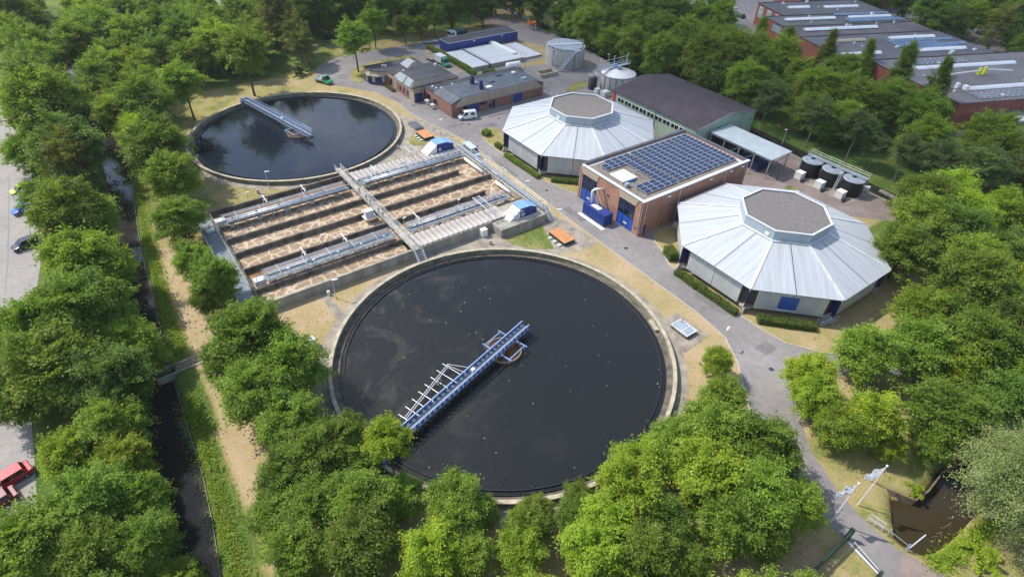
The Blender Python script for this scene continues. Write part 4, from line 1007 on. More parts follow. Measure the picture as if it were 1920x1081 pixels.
MB().tube([(G0 - .1, 12.2, 0), (G0 - .1, 12.2, 5.2)], .07, 6).build('downpipe', M['galv'], gh); MB().tube([(G0 - .1, H0 + .1, 0), (G0 - .1, H0 + .1, 5.2)], .07, 6).build('downpipe', M['galv'], gh)
MB().box(116.4, 116.8, H0 - .12, H0 - .003, 3.6, 3.9).build('wall_lamp', M['dark_steel'], gh)

cn = thing('canopy_shelter', 'open steel shelter with flat pale sheet roof by the green hall', 'shelter')
K0, K1, L0, L1 = 101.0, 107.7, -17.3, -1.2
MB().add([(K0 - .2, L0 - .2, 4.35), (K1 + .2, L0 - .2, 4.5), (K1 + .2, L1, 4.5), (K0 - .2, L1, 4.35), (K0 - .2, L0 - .2, 4.47), (K1 + .2, L0 - .2, 4.62), (K1 + .2, L1, 4.62), (K0 - .2, L1, 4.47)],
         [(0, 3, 2, 1), (4, 5, 6, 7), (0, 1, 5, 4), (1, 2, 6, 5), (2, 3, 7, 6), (3, 0, 4, 7)]).build('sheet_roof', mat('canopy_sheet', (0.42, 0.48, 0.50), 0.5, metal=0.15, var=0.1), cn)
pm = bpy.data.meshes.new('post'); q = MB(); q.box(-.09, .09, -.09, .09, 0, 4.33); pm.from_pydata(q.v, [], q.f); pm.materials.append(M['galv'])
for y in (L0 + .2, -13.2, -9.3, -5.3, L1 - .4):
    for x in (K0 + .1, K1 - .1): put('post', pm, cn, (x, y, 0))
for x in (K0 + .1, K1 - .1): MB().box(x - .06, x + .06, L0 + .3, L1 - .5, 3.9, 4.2).build('edge_beam', M['galv'], cn)
for y in (L0 + .2, -9.3): MB().beam((K0 + .2, y, 3.3), (K1 - .2, y, 3.3), .1, .14).build('tie_beam', M['galv'], cn)
for y in (-13.2, -9.3): MB().beam((K0 + .1, y + .1, 3.9), (K0 + .1, y + 1.9, 2.4), .06, .08).build('brace', M['galv'], cn)
MB().box(K0 + .2, K1 - .2, -1.4, -1.25, 0, 4.3).build('back_screen', M['dark_steel'], cn)
MB().beam((K0 + .2, L0 + .2, .3), (K1 - .2, L0 + .2, 2.6), .06, .08).build('brace', M['galv'], cn)
tag(MB().box(102, 106.4, -14.4, -9.2, 0, 1.7).box(101.9, 106.5, -14.5, -9.1, 1.7, 1.85).build('open_skip', M['blue_dark']), 'dark blue container stored under the steel shelter', 'container')
tag(MB().box(102, 105.4, -8, -3.2, 0, 1.9).build('storage_crate', M['dark_steel']), 'dark crate deep under the steel shelter', 'crate')
def pallet(x, y, z, rz, label):
    t = thing('pallet', label, 'pallet', 'pallets beside the shelter', (x, y, z), rz)
    for i in range(5): MB().box(-.6, .6, -.5 + i * .21, -.36 + i * .21, .10, .13).build('slat', M['timber'], t)
    for x_ in (-.5, 0, .5): MB().box(x_ - .05, x_ + .05, -.5, .48, .0, .1).build('bearer', M['timber'], t)
PL = 'wooden pallet lying on the yard beside the steel shelter'
for i in range(5): pallet(100.0 + (i % 2) * .1, -13.8 + i * 1.5, .03, random.uniform(-.15, .15), PL)

def black_tank(x, y, label):
    t = thing('storage_tank', label, 'tank', 'black storage tanks', (x, y, 0))
    mb = MB(); prof = []
    for k in range(12): prof += [(2.1, .1 + k * .27), (2.1, .1 + k * .27 + .2), (2.05, .1 + k * .27 + .22), (2.05, .1 + k * .27 + .25)]
    mb.lathe(prof, n=40); mb.build('shell', M['black_plastic'], t)
    MB().lathe([(2.18, 3.3), (2.18, 3.42), (2.0, 3.5), (.7, 3.62), (0.02, 3.63)], n=40).build('lid', M['galv'], t)
    MB().disc((.3, .2), .48, 3.66, 20).box(.25, .35, -.3, .7, 3.66, 3.7).build('lid_opening', M['black_plastic'], t)
    return t
black_tank(110.7, -21.2, 'black ribbed storage tank in the row of three, nearest the shelter')
black_tank(110.7, -25.9, 'middle black ribbed storage tank in the row of three')
black_tank(110.7, -30.6, 'black ribbed storage tank in the row of three, nearest the timber beams')
tw = thing('tank_walkway', 'railed steel walkway joining the lids of three black tanks', 'walkway')
MB().box(111.5, 112.7, -32.6, -19.2, 3.66, 3.74).build('deck', M['galv'], tw)
mb = MB(); rail(mb, [(112.65, -32.5, 3.74), (112.65, -19.3, 3.74), (111.4, -19.3, 3.74)], .95, 2.2, .03); mb.build('handrail', M['galv_light'], tw)
for y in (-32.4, -28.2, -23.5, -19.4): MB().box(112.3, 112.5, y - .1, y + .1, 0, 3.66).build('post', M['galv'], tw)
la = MB(); la.tube([(108.9, -28.5, .05), (109.6, -28.5, 4.5)], .04, 5); la.tube([(108.9, -28.0, .05), (109.6, -28.0, 4.5)], .04, 5)
for k in range(12): la.tube([(108.9 + k * .056, -28.5, .3 + k * .33), (108.9 + k * .056, -28.0, .3 + k * .33)], .03, 4)
la.build('ladder', M['galv_light'], tw)
sheet('tank_pad', [(106.2, -19.2), (113.4, -19.2), (113.4, -33.2), (106.2, -33.2)], 0.05, M['paver'])
for y, lb in ((-21.2, 'white dosing cabinet in front of the black tank by the shelter'), (-25.9, 'white dosing cabinet in front of the middle black tank'), (-30.6, 'white dosing cabinet in front of the black tank by the timber beams')):
    t = thing('dosing_cabinet', lb, 'cabinet', 'white dosing cabinets', (107.3, y, .05))
    MB().box(-.8, .8, -.75, .75, .1, 1.5).build('body', M['white'], t); MB().box(-.86, .86, -.81, .81, 1.503, 1.58).build('lid', M['white'], t)
    tag(MB().tube([(-.6, 0, .25), (.6, 0, .25)], .22, 10).cbox((.2, 0, 0), .5, .4, .2).tube([(-.3, 0, .3), (-.3, 0, .7), (-.3, .4, .7)], .07, 6).build('pump', M['dark_steel'], loc=(106.6, y - 1.35, .05)), 'dark pump beside the cabinet of ' + lb.split('in front of ')[1], 'pump', 'pumps by the black tanks')
tag(MB().cbox((114.3, -31.6, 0), 1.0, .9, 1.1).cbox((115.3, -32.2, 0), .6, .6, .9).build('meter_box', M['white']), 'small pale meter boxes behind the last black tank', 'box')
bs = thing('beam_stack', 'two long grey timber beams on blocks beside the back road', 'beams', None, (116.0, -37.2, 0), 1.44)
MB().box(-3.1, .0, -.45, .45, .45, .8).build('beam', M['timber'], bs); MB().box(.06, 3.1, -.42, .48, .45, .8).build('beam', M['timber'], bs)
for x in (-2.6, -.6, .7, 2.6): MB().box(x - .15, x + .15, -.5, .5, .02, .447).build('block', M['dark_steel'], bs)
tag(MB().tube([(102.9, -18.9, 0), (102.9, -18.9, 1.0), (103.4, -18.9, 1.25)], .09, 8).cbox((102.9, -18.9, 0), .5, .5, .08).build('hydrant', M['dark_steel']), 'dark standpipe on the brick yard near the shelter', 'standpipe')
# ------------------------------------------------------------------ digester tanks
def digester(x, y, r, h, label, dome):
    t = thing('digester_tank', label, 'tank', 'concrete digester tanks', (x, y, 0))
    nseg = 20; me = None
    for k in range(nseg):                                          # precast wall segments
        a = 2 * PI * k / nseg
        w = 2 * r * math.tan(PI / nseg) - .02
        o = MB().box(-w / 2, w / 2, -.25, 0, 0, h).build('wall_segment', M['digester'], t) if me is None else put('wall_segment', me, t)
        me = o.data
        o.matrix_local = Matrix.Translation((r * math.cos(a), r * math.sin(a), 0)) @ Matrix.Rotation(a - PI / 2, 4, 'Z')
    MB().lathe([(r - .3, h - .2), (r - .3, h - .05), (.05, h + .15)], n=40).build('roof_base', M['dark_steel'], t)
    if dome:
        n = 24
        for k in range(n):
            a, b = 2 * PI * k / n, 2 * PI * (k + .97) / n; mb = MB(); pr = [(r - .15, h + .02), (r * .7, h + .55), (r * .4, h + .85), (.5, h + 1.0)]
            vs = [(p * math.cos(q), p * math.sin(q), z + (.06 if q == a else 0)) for p, z in pr for q in (a, b)]
            mb.add(vs, [(2 * i, 2 * i + 1, 2 * i + 3, 2 * i + 2) for i in range(3)]); mb.build('dome_panel', M['white'], t)
    else:
        w = .84; x = -r + .5
        while x < r - .3:
            L = math.sqrt(max(.3, (r - .1) ** 2 - max(abs(x), abs(x + w)) ** 2))
            MB().box(x, x + w - .09, -L, L, h + .18, h + .26).build('roof_plank', M['galv'], t); x += w
    MB().lathe([(r + .06, h - .3), (r + .06, h - .22), (r - .0, h - .22)], n=40).build('ring_band', M['dark_steel'], t)
    return t
d1 = digester(109.9, 61.0, 5.75, 5.3, 'tall grey concrete tank with plank roof and outside stair', False)
d1.rotation_euler = (0, 0, -.35)
MB().box(-5.6, 5.2, -.55, .55, 5.6, 5.68).build('roof_walkway', M['galv_light'], d1)
mb = MB(); rail(mb, [(-5.5, .6, 5.68), (5.2, .6, 5.68)], .9, 1.8, .03); rail(mb, [(-5.5, -.6, 5.68), (5.2, -.6, 5.68)], .9, 1.8, .03); mb.build('roof_rail', M['galv_light'], d1)
mb = MB(); mb.tube([(-4.9, -3.3, 5.0), (-4.9, -3.3, .9), (-3.2, -5.0, .9)], .1, 6); mb.build('drain_pipe', M['dark_steel'], d1)
mb = MB(); mb.tube([(1.0, -5.85, 4.7), (1.0, -5.85, .1)], .08, 6); mb.build('drain_pipe', M['dark_steel'], d1)
st = thing('tank_stair', 'pale grey steel stair climbing the big concrete tank', 'stairs')
mb = MB(); A = Vector((103.9, 56.0, 0)); Bv = Vector((108.6, 54.7, 5.4)); sd = Vector((.25, .95, 0)) * .45
mb.beam(A + sd, Bv + sd, .08, .25); mb.beam(A - sd, Bv - sd, .08, .25)
for k in range(24): p = A.lerp(Bv, k / 24); mb.beam(p + sd, p - sd, .22, .04)
mb.build('flight', M['galv'], st)
for s in (1, -1):
    mb = MB(); rail(mb, [A + sd * s, Bv + sd * s], 1.0, 1.1, .03); mb.build('stair_rail', M['galv_light'], st)
mb = MB(); mb.box(108.4, 110.4, 54.2, 55.6, 5.35, 5.45); mb.tube([(108.6, 54.4, 0), (108.6, 54.4, 5.4)], .08, 6); mb.tube([(106.8, 54.8, 0), (106.8, 54.8, 3.2)], .07, 6); mb.build('landing', M['galv'], st)
d2 = digester(109.4, 37.6, 4.75, 4.3, 'smaller concrete tank with white ribbed dome behind the green hall', True)
MB().box(-5.2, 5.2, 1.0, 2.2, 5.5, 5.6).build('service_bridge', M['galv'], d2)
mb = MB()
for yy in (1.0, 2.2): rail(mb, [(-5.1, yy, 5.6), (5.1, yy, 5.6)], 1.0, 1.6, .04)
mb.build('bridge_rail', M['galv_light'], d2)
for xx in (-5.0, 0, 5.0): MB().tube([(xx, 2.3, 5.0), (xx, 2.3, 8.0), (xx + .5, 2.3, 8.2)], .07, 6).build('lamp_arm', M['galv_light'], d2)
MB().tube([(-5.0, 2.3, 7.4), (5.0, 2.3, 7.4)], .05, 6).build('cable_rail', M['galv_light'], d2)
MB().cbox((-.2, 1.5, 5.6), .9, .7, .8).build('mixer_motor', M['blue_roof'], d2)
for k in range(7):
    a = PI + k * .35; MB().tube([(4.85 * math.cos(a), 4.85 * math.sin(a), 0), (4.85 * math.cos(a), 4.85 * math.sin(a), 4.2)], .08, 6).build('wall_strap', M['dark_steel'], d2)
bt = thing('ladder_tank', 'slim black tank with caged top ladder beside the domed tank', 'tank', None, (103.4, 41.0, 0))
MB().lathe([(1.2, 0), (1.2, 3.0), (.9, 3.2), (.02, 3.25)], n=28).build('shell', M['black_plastic'], bt, True)
mb = MB(); rail(mb, [(1.1, -1.1, 3.2), (1.1, 1.1, 3.2), (-1.1, 1.1, 3.2), (-1.1, -1.1, 3.2), (1.1, -1.1, 3.2)], .9, 1.2, .03); mb.tube([(-1.3, -.4, 0), (-1.3, -.4, 4.1)], .05, 6); mb.tube([(-1.3, .2, 0), (-1.3, .2, 4.1)], .05, 6); mb.build('top_cage', M['galv'], bt)
tag(MB().cbox((102.6, 38.0, 0), 1.3, 1.2, 1.2).build('equipment_box', M['galv_light']), 'smaller pale box between the slim black tank and the red door', 'box')
tag(MB().cbox((102.9, 35.2, 0), 2.0, 1.8, 1.35).build('equipment_box', M['galv_light']), 'larger pale box standing by the red door of the green hall', 'box')
pit = thing('concrete_pit', 'open cream concrete pit beside the foot of the tank stair', 'pit', None, (99.0, 55.9, 0), -.05)
for x0, x1, y0, y1 in ((-3, 3, -1.7, -1.4), (-3, 3, 1.4, 1.7), (-3, -2.7, -1.4, 1.4), (2.7, 3, -1.4, 1.4)): MB().box(x0, x1, y0, y1, 0, 1.05).build('wall', M['coping'], pit)
MB().box(-2.7, 2.7, -1.4, 1.4, .0, .35).build('sludge', M['dark_concrete'], pit)
wt = thing('horizontal_tank', 'white horizontal tank lying behind the workshop roof', 'tank', None, (93.2, 64.2, 0), -.1)
MB().tube([(-2.1, 0, 1.3), (-1.9, 0, 1.3), (1.9, 0, 1.3), (2.1, 0, 1.3)], 1.0, 18).build('shell', M['white'], wt, True)
MB().box(-1.6, -1.2, -.8, .8, 0, .6).box(1.2, 1.6, -.8, .8, 0, .6).build('saddle', M['concrete'], wt)
mb = MB(); mb.tube([(2.6, 0, 0), (2.6, 0, 2.4), (4.0, 0, 2.4), (4.0, 0, 0)], .06, 6); mb.build('filling_pipe', M['dark_steel'], wt)

# ------------------------------------------------------------------ blue shed and covered settler
bsd = thing('blue_shed', 'long low blue sheet metal shed with black flat roof', 'shed')
X0, X1, Y0, Y1 = 83.7, 109.9, 85.1, 90.5
MB().box(X0 + .1, X1 - .1, Y0 + .1, Y1 - .1, 0, .7).build('brick_plinth', M['brick_old'], bsd)
k = 0; x = X0
while x < X1 - .1:
    MB().box(x, min(x + 2.15, X1), Y0, Y0 + .12, .6, 3.2).build('wall_panel', M['blue_paint'], bsd); x += 2.183
for y0 in (Y0 + .12, Y0 + 2.75): 
    MB().box(X0, X0 + .12, y0, y0 + 2.55, .6, 3.2).build('wall_panel', M['blue_paint'], bsd); MB().box(X1 - .12, X1, y0, y0 + 2.55, .6, 3.2).build('wall_panel', M['blue_paint'], bsd)
MB().box(X0 + .12, X1 - .12, Y1 - .12, Y1, .6, 3.2).build('wall_panel', M['blue_paint'], bsd)
MB().box(X0 + .15, X1 - .15, Y0 + .15, Y1 - .15, 2.9, 3.1).build('roof', M['bitumen'], bsd)
for a in ((X0 - .05, X1 + .05, Y0 - .05, Y0 + .2), (X0 - .05, X1 + .05, Y1 - .2, Y1 + .05), (X0 - .05, X0 + .2, Y0 + .2, Y1 - .2), (X1 - .2, X1 + .05, Y0 + .2, Y1 - .2)):
    MB().box(*a, 3.203, 3.28).build('roof_trim', M['galv'], bsd)
for x in (93, 103.5): MB().box(x - .3, x + .3, Y0 - .2, Y0 - .003, 2.7, 2.9).build('wall_lamp', M['white'], bsd)
cs = thing('covered_settler', 'low covered concrete basin with long pale ribbed lids in front of the blue shed', 'basin')
for x0, x1, zt, y0, y1 in ((82, 87.6, 1.15, 68.6, 84.0), (88.4, 100.4, 1.15, 68.6, 84.2), (101.2, 108, .45, 69.6, 83.6)):
    MB().box(x0, x1, y0, y0 + .25, 0, zt).box(x0, x1, y1 - .25, y1, 0, zt).box(x0, x0 + .25, y0 + .25, y1 - .25, 0, zt).box(x1 - .25, x1, y0 + .25, y1 - .25, 0, zt).build('basin_wall', M['concrete'], cs)
    n = round((x1 - x0) / .95); w = (x1 - x0) / n; me = None
    for i in range(n):
        if me is None:
            o = MB().box(.02, w * .42, y0 + .05, y1 - .05, 0, .16).box(w * .42, w - .02, y0 + .05, y1 - .05, 0, .07).build('lid_panel', M['galv_light'], cs, loc=(x0, 0, zt + .003)); me = o.data
        else: put('lid_panel', me, cs, (x0 + i * w, 0, zt + .003))
MB().box(87.65, 88.35, 68.4, 85, 1.2, 1.3).build('walkway', M['grating'], cs)
mb = MB(); rail(mb, [(87.7, 68.5, 1.3), (87.7, 84.9, 1.3)], .95, 2.1, .03); rail(mb, [(100.8, 68.5, 1.3), (100.8, 84.9, 1.3)], .95, 2.1, .03); mb.build('walkway_rail', M['dark_steel'], cs)
MB().box(98.6, 100.2, 72, 85.0, 1.32, 1.75).build('cover_duct', M['white'], cs)

# ------------------------------------------------------------------ office and workshop
def window_unit(par, face, p, a, b, z0, z1, panes=1, name='window', frame='blue_paint', glass='glass'):
    """face 'u': wall facing -u at u=p, spans v a..b ; face 'v': wall facing -v at v=p, spans u a..b"""
    def bx(x0, x1, d0, d1, q0, q1):
        return MB().box(p - d1, p - d0, x0, x1, q0, q1) if face == 'u' else MB().box(x0, x1, p - d1, p - d0, q0, q1)
    f = bx(a, b, .0, .05, z0, z1).build(name, M[frame], par)
    w = (b - a) / panes
    for i in range(panes): bx(a + i * w + .06, a + (i + 1) * w - .06, .052, .07, z0 + .06, z1 - .06).build('pane', M[glass], f)
    return f
of = thing('office_building', 'low brick office building with black flat roofs and sloping glazed rooflights', 'building')
MB().prism([(57, 57.6), (71, 58.9), (71, 72.2), (68, 72.2), (68, 78.6), (53.3, 78.6), (53.3, 75.2), (55.0, 73.2), (57, 72.3)], 0, 3.5).build('wall', M['brick_old'], of)
MB().prism([(56.9, 57.5), (71.1, 58.8), (71.1, 72.3), (68.1, 72.3), (68.1, 78.7), (53.2, 78.7), (53.2, 75.1), (54.9, 73.1), (56.9, 72.2)], 2.55, 3.45).build('fascia', M['fascia'], of)
MB().prism([(56.8, 57.4), (71.2, 58.7), (71.2, 72.4), (68.2, 72.4), (68.2, 78.8), (53.1, 78.8), (53.1, 75.05), (54.85, 73.0), (56.8, 72.1)], 3.5, 3.66).build('flat_roof', M['bitumen'], of)
fr = lambda: None
def frustum(mb, b, t_, z0, z1):
    vs = [(b[0], b[2], z0), (b[1], b[2], z0), (b[1], b[3], z0), (b[0], b[3], z0), (t_[0], t_[2], z1), (t_[1], t_[2], z1), (t_[1], t_[3], z1), (t_[0], t_[3], z1)]
    return mb.add(vs, [(4, 5, 6, 7), (0, 1, 5, 4), (1, 2, 6, 5), (2, 3, 7, 6), (3, 0, 4, 7)])
frustum(MB(), (56.7, 67.4, 58.2, 68.2), (58.2, 66.0, 58.6, 66.6), 3.4, 5.0).build('raised_roof_sides', M['fascia'], of)
MB().box(58.2, 66.0, 58.6, 66.6, 5.003, 5.1).build('raised_roof', M['bitumen'], of)
for a, b in ((58.9, 61.9), (62.6, 65.8)):
    s_ = MB().quad((56.75, a, 3.55), (56.75, b, 3.55), (58.05, b, 5.02), (58.05, a, 5.02)).quad((56.62, a, 3.55), (58.0, a, 5.1), (58.0, b, 5.1), (56.62, b, 3.55)).build('roof_glazing', M['glass_sky'], of)
    for k in range(5): y = a + (b - a) * k / 4; MB().beam((56.58, y, 3.56), (57.98, y, 5.12), .07, .06).build('glazing_bar', M['galv_light'], s_)
frustum(MB(), (62.6, 66.0, 71.0, 75.6), (64.6, 65.4, 71.6, 75.0), 3.66, 4.9).build('rooflight', M['fascia'], of)
s_ = MB().quad((62.55, 71.4, 3.7), (64.5, 71.8, 4.92), (64.5, 74.8, 4.92), (62.55, 75.2, 3.7)).build('roof_glazing', M['glass_sky'], of)
for k in range(4): y = 71.6 + k * 1.1; MB().beam((62.52, y, 3.73), (64.5, y, 4.95), .07, .05).build('glazing_bar', M['galv_light'], s_)
for x, y in ((57.6, 76.0), (58.1, 75.4), (60.4, 69.2), (70.2, 69.4)): MB().cbox((x, y, 3.66), .5, .5, .5).build('roof_vent', M['white'], of)
def slanted_bay():
    b = MB().prism([(52.7, 77.3), (52.7, 75.0), (54.6, 72.9), (56.2, 72.4), (56.9, 73.5), (54, 77.6)], .5, 2.3).build('bay', M['blue_paint'], of)
    for (x0, y0), (x1, y1), n in (((52.7, 77.3), (52.7, 75.0), 3), ((52.7, 75.0), (54.6, 72.9), 3), ((54.6, 72.9), (56.2, 72.4), 2)):
        dx, dy = x1 - x0, y1 - y0; l = math.hypot(dx, dy); nx, ny = (dy / l, -dx / l)
        if nx * 1 + ny * 1 > 0: nx, ny = -nx, -ny
        for i in range(n):
            a, c = (i + .08) / n, (i + .92) / n
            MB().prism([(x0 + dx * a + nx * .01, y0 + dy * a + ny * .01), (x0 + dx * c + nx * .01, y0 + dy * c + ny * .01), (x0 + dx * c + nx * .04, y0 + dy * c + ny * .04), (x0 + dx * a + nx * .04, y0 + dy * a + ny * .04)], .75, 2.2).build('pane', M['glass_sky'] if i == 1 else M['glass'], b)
    mb = MB(); P = [(52.6, 77.4), (52.6, 74.9), (54.5, 72.7), (56.3, 72.2)]; Q = [(53.3, 77.4), (53.3, 75.2), (55.0, 73.3), (56.6, 72.9)]
    mb.add([(p[0], p[1], 2.3) for p in P] + [(q[0], q[1], 3.4) for q in Q], [(i, i + 1, 5 + i, 4 + i) for i in range(3)]); mb.build('bay_hood', M['fascia'], of)
slanted_bay()
for a in (64.9, 62.9, 60.7): window_unit(of, 'u', 57, a - .35, a + .35, .9, 2.1)
window_unit(of, 'u', 57, 69.7, 70.9, .8, 2.2, 2)
window_unit(of, 'u', 57, 67.0, 68.6, .2, 2.5, 1, 'pale_panel', 'fascia', 'fascia')
ent = MB().box(56.9, 59.7, 57.1, 57.5, 0, 2.6).build('entrance', M['fascia'], of)
MB().box(57.1, 59.5, 57.03, 57.097, .1, 2.4).build('entrance_door', M['blue_dark'], ent)
MB().box(56.92, 57.0, 57.2, 59.8, 0, 2.6).build('entrance_side', M['fascia'], of)

ws = thing('workshop', 'long brick workshop with beige fascia, blue doors and black flat roof', 'building')
WX0, WX1, WY0, WY1 = 60.3, 88.6, 44.2, 57.4
MB().box(WX0, WX1, WY0, WY1, 0, 3.5).build('wall', M['brick_old'], ws)
MB().box(WX0 - .12, WX1 + .12, 53.2, WY1 + .12, 3.503, 3.66).build('rear_roof', M['bitumen'], ws)
mb = MB()
mb.add([(62.3, 44.12, 2.35), (86.9, 44.12, 2.35), (85.2, 44.12, 4.45), (63.6, 44.12, 4.45), (62.3, 44.4, 2.35), (86.9, 44.4, 2.35), (85.2, 44.4, 4.45), (63.6, 44.4, 4.45)],
       [(0, 1, 2, 3), (3, 2, 6, 7), (7, 6, 5, 4), (0, 4, 5, 1), (0, 3, 7, 4), (1, 5, 6, 2)]); 
fas = []
for i in range(6):                                                   # fascia boards divided by upright joints
    a, b = 63.2 + i * 3.95, 63.2 + (i + 1) * 3.95 - .07
    if b > 86: b = 86
    za = 44.1
    MB().box(a, b, 44.06, 44.19, 2.4, 4.42).build('fascia_panel', M['fascia'], ws)
for (xa, xb, xt) in ((61.2, 63.13, 63.13), (86.07, 88.2, 86.07)):
    MB().add([(xa, 44.08, 2.4), (xb, 44.08, 2.4), (xt, 44.08, 4.4), (xa, 44.19, 2.4), (xb, 44.19, 2.4), (xt, 44.19, 4.4)], [(0, 1, 2), (5, 4, 3), (0, 3, 4, 1), (1, 4, 5, 2), (2, 5, 3, 0)]).build('fascia_panel', M['fascia'], ws)
frustum(MB(), (60.2, 88.7, 44.2, 53.2), (63.1, 86.0, 44.25, 52.9), 3.503, 4.45).build('mansard_slopes', M['bitumen_blue'], ws)
MB().box(63.0, 86.1, 44.2, 53.0, 4.453, 4.55).build('raised_roof', M['bitumen_blue'], ws)
for y in (50.8, 46.6):
    u_ = MB().lathe([(.55, 4.55), (.55, 5.9), (.35, 5.95), (.35, 6.4), (.5, 6.42), (.5, 6.6), (.02, 6.65)], (70.5, y), 16).build('roof_fan', M['blue_dark'], ws)
for x, y, sx, sy, mm in ((75.2, 49.4, 1.7, 1.3, 'bitumen_blue'), (72.7, 46.4, 1.5, 1.1, 'white'), (84.0, 46.8, 1.4, 1.0, 'galv'), (84.0, 51.6, .9, .9, 'white'), (79.6, 52.0, 2.0, .6, 'bitumen_blue')):
    MB().cbox((x, y, 4.55), sx, sy, .3).build('rooflight', M[mm], ws)
for x, y in ((66.8, 54.6), (71.5, 50.6)): MB().cbox((x, y, 4.5 if y < 53 else 3.66), .4, .4, .4).build('roof_vent', M['white'], ws)
for x, y in ((61.8, 54.2), (63.0, 53.6), (61.6, 55.6)): MB().cbox((x, y, 3.66), .5, .5, .45).build('roof_vent', M['galv_light'], ws)
window_unit(ws, 'v', 44.2, 65.3, 68.3, 0, 2.3, 1, 'garage_door', 'blue_dark', 'blue_paint')
window_unit(ws, 'v', 44.2, 63.6, 65.1, 1.5, 2.3, 2, 'window'); window_unit(ws, 'v', 44.2, 68.5, 70.2, 1.5, 2.3, 2, 'window')
window_unit(ws, 'v', 44.2, 72.3, 73.1, 0, 2.05, 1, 'door', 'blue_dark', 'blue_dark'); window_unit(ws, 'v', 44.2, 71.2, 72.0, .5, 1.3, 1)
window_unit(ws, 'v', 44.2, 78.7, 81.7, 0, 2.35, 1, 'garage_door', 'fascia', 'blue_paint')
window_unit(ws, 'u', 60.3, 51.4, 53.4, .8, 2.0, 3); window_unit(ws, 'u', 60.3, 54.6, 56.6, .1, 2.2, 2, 'door')
for x in (63.2, 70.9, 77.2, 83.6, 88.3): MB().tube([(x, 44.0, 0), (x, 44.0, 3.4)], .05, 6).build('downpipe', M['galv'], ws)
for p, lb in (((59.4, 54.9), 'pale air conditioning unit against the workshop, nearest the office entrance'), ((59.2, 51.8), 'pale air conditioning unit against the workshop window')):
    t = thing('cooling_unit', lb, 'cooling unit', 'cooling units', (p[0], p[1], 0))
    MB().box(-.45, .45, -.6, .6, .1, 1.1).build('case', M['galv_light'], t)
    MB().tube([(-.47, .0, .6), (-.452, .0, .6)], .38, 18).build('fan_grille', M['dark_steel'], t)
# ------------------------------------------------------------------ factory beyond the ditch
fac = thing('factory', 'large red brick factory with dark flat roofs, long rooflights and solar rows', 'factory', None, (161.8, -26.9, 0), R_(-22))
def fbox(nm, x0, x1, y0, y1, z0, z1, m): return MB().box(x0, x1, y0, y1, z0, z1).build(nm, m, fac)
tones = [(0.15, 0.145, 0.155), (0.10, 0.10, 0.118), (0.108, 0.092, 0.105), (0.095, 0.105, 0.108), (0.085, 0.087, 0.102), (0.085, 0.087, 0.095)]
blocks = [(0, 62, 0, 31.3, 7.0), (-7, 44, 31.3, 54, 6.9), (-6.5, 43.5, 54, 65, 6.8), (-5, 43.5, 65, 77, 6.75), (2.0, 43.2, 77, 93, 7.0), (22, 60, 96, 112, 7.2)]
for i, (a, b, c, d, h) in enumerate(blocks):
    fbox('wall', a, b, c, d - .01, 0, h, M['brick_red'])
    m_ = mat('factory_roof', tones[i], 0.8, var=0.22, scale=0.12)
    fbox('flat_roof', a - .2, b + .2, c - .15, d - .2, h + .003, h + .18 + .004 * i, m_)
    fbox('roof_edge', a - .25, b + .25, d - .2, d - .02, h + .003, h + .4, M['bitumen'])
fbox('annex', 6, 62, -11, -.02, 0, 4.0, M['brick_red']); fbox('annex_roof', 5.8, 62.2, -11.2, -.03, 4.003, 4.15, mat('annex_roof', (0.09, 0.085, 0.10), 0.8, var=0.2, scale=0.15))
fbox('rooflight', 14, 34, -6.5, -4.2, 4.15, 4.6, M['skylight'])
sk = [(9.3, 17.4, 85.4), (23.4, 37, 84.5), (-1.2, 17.7, 71.5), (23.7, 40.1, 71.5), (-1.6, 25.3, 60.2), (20.7, 37.1, 48.6), (20.6, 37.7, 36.9), (-5.5, 7.2, 36.6), (7.2, 41.4, 23.2), (8.6, 36, 7.7), (1.6, 11.1, 48.3)]
def arch(x0, x1, y, w, h, z, m):
    mb = MB(); K = 6; vs = []
    for x in (x0, x1): vs += [(x, y - w / 2 + w * i / K, z + .15 + h * math.sin(PI * i / K)) for i in range(K + 1)] + [(x, y + w / 2, z), (x, y - w / 2, z)]
    n = K + 3; mb.add(vs, [tuple(range(n)), tuple(range(2 * n - 1, n - 1, -1))] + [(i, n + i, n + (i + 1) % n, (i + 1) % n) for i in range(n)])
    return mb.build('rooflight', m, fac)
for i, (a, b, y) in enumerate(sk): arch(a, b, y, 2.0, .5, 7.15, M['skylight'] if i != 10 else M['fascia'])
for a, b, y in ((17.6, 41.5, 45.6), (17.3, 33.6, 43.2), (17.4, 42.1, 41), (17.6, 37.4, 38.8), (20.3, 42.3, 75.0), (20.4, 42.8, 67.4), (20.4, 40, 69.2)):
    MB().add([(a, y - .4, 7.2), (b, y - .4, 7.2), (b, y + .4, 7.65), (a, y + .4, 7.65), (a, y + .4, 7.2), (b, y + .4, 7.2)], [(0, 1, 2, 3), (3, 2, 5, 4), (0, 3, 4), (1, 5, 2)]).build('solar_row', M['pv_far'] if 'pv_far' in M else M['blue_steel'], fac)
big = bpy.data.meshes.new('solar_panel'); q = MB(); q.box(-.81, .81, -.49, .49, -.04, 0, 1); q.box(-.74, .74, -.42, .42, .001, .006, 0)
big.from_pydata(q.v, [], q.f); big.materials.append(M['pv']); big.materials.append(M['galv_light']); big.polygons.foreach_set('material_index', q.mi)
for r in range(3):
    for k in range(10):
        o = put('solar_panel', big, fac, (11.4 + k * 1.75, 26.2 + r * 1.25, 7.45)); o.rotation_euler = (R_(12), 0, 0)
for r in range(3):
    for k in range(13):
        o = put('solar_panel', big, fac, (8.2 + k * 1.75, 1.8 + r * 1.3, 7.45)); o.rotation_euler = (R_(12), 0, 0)
random.seed(11)
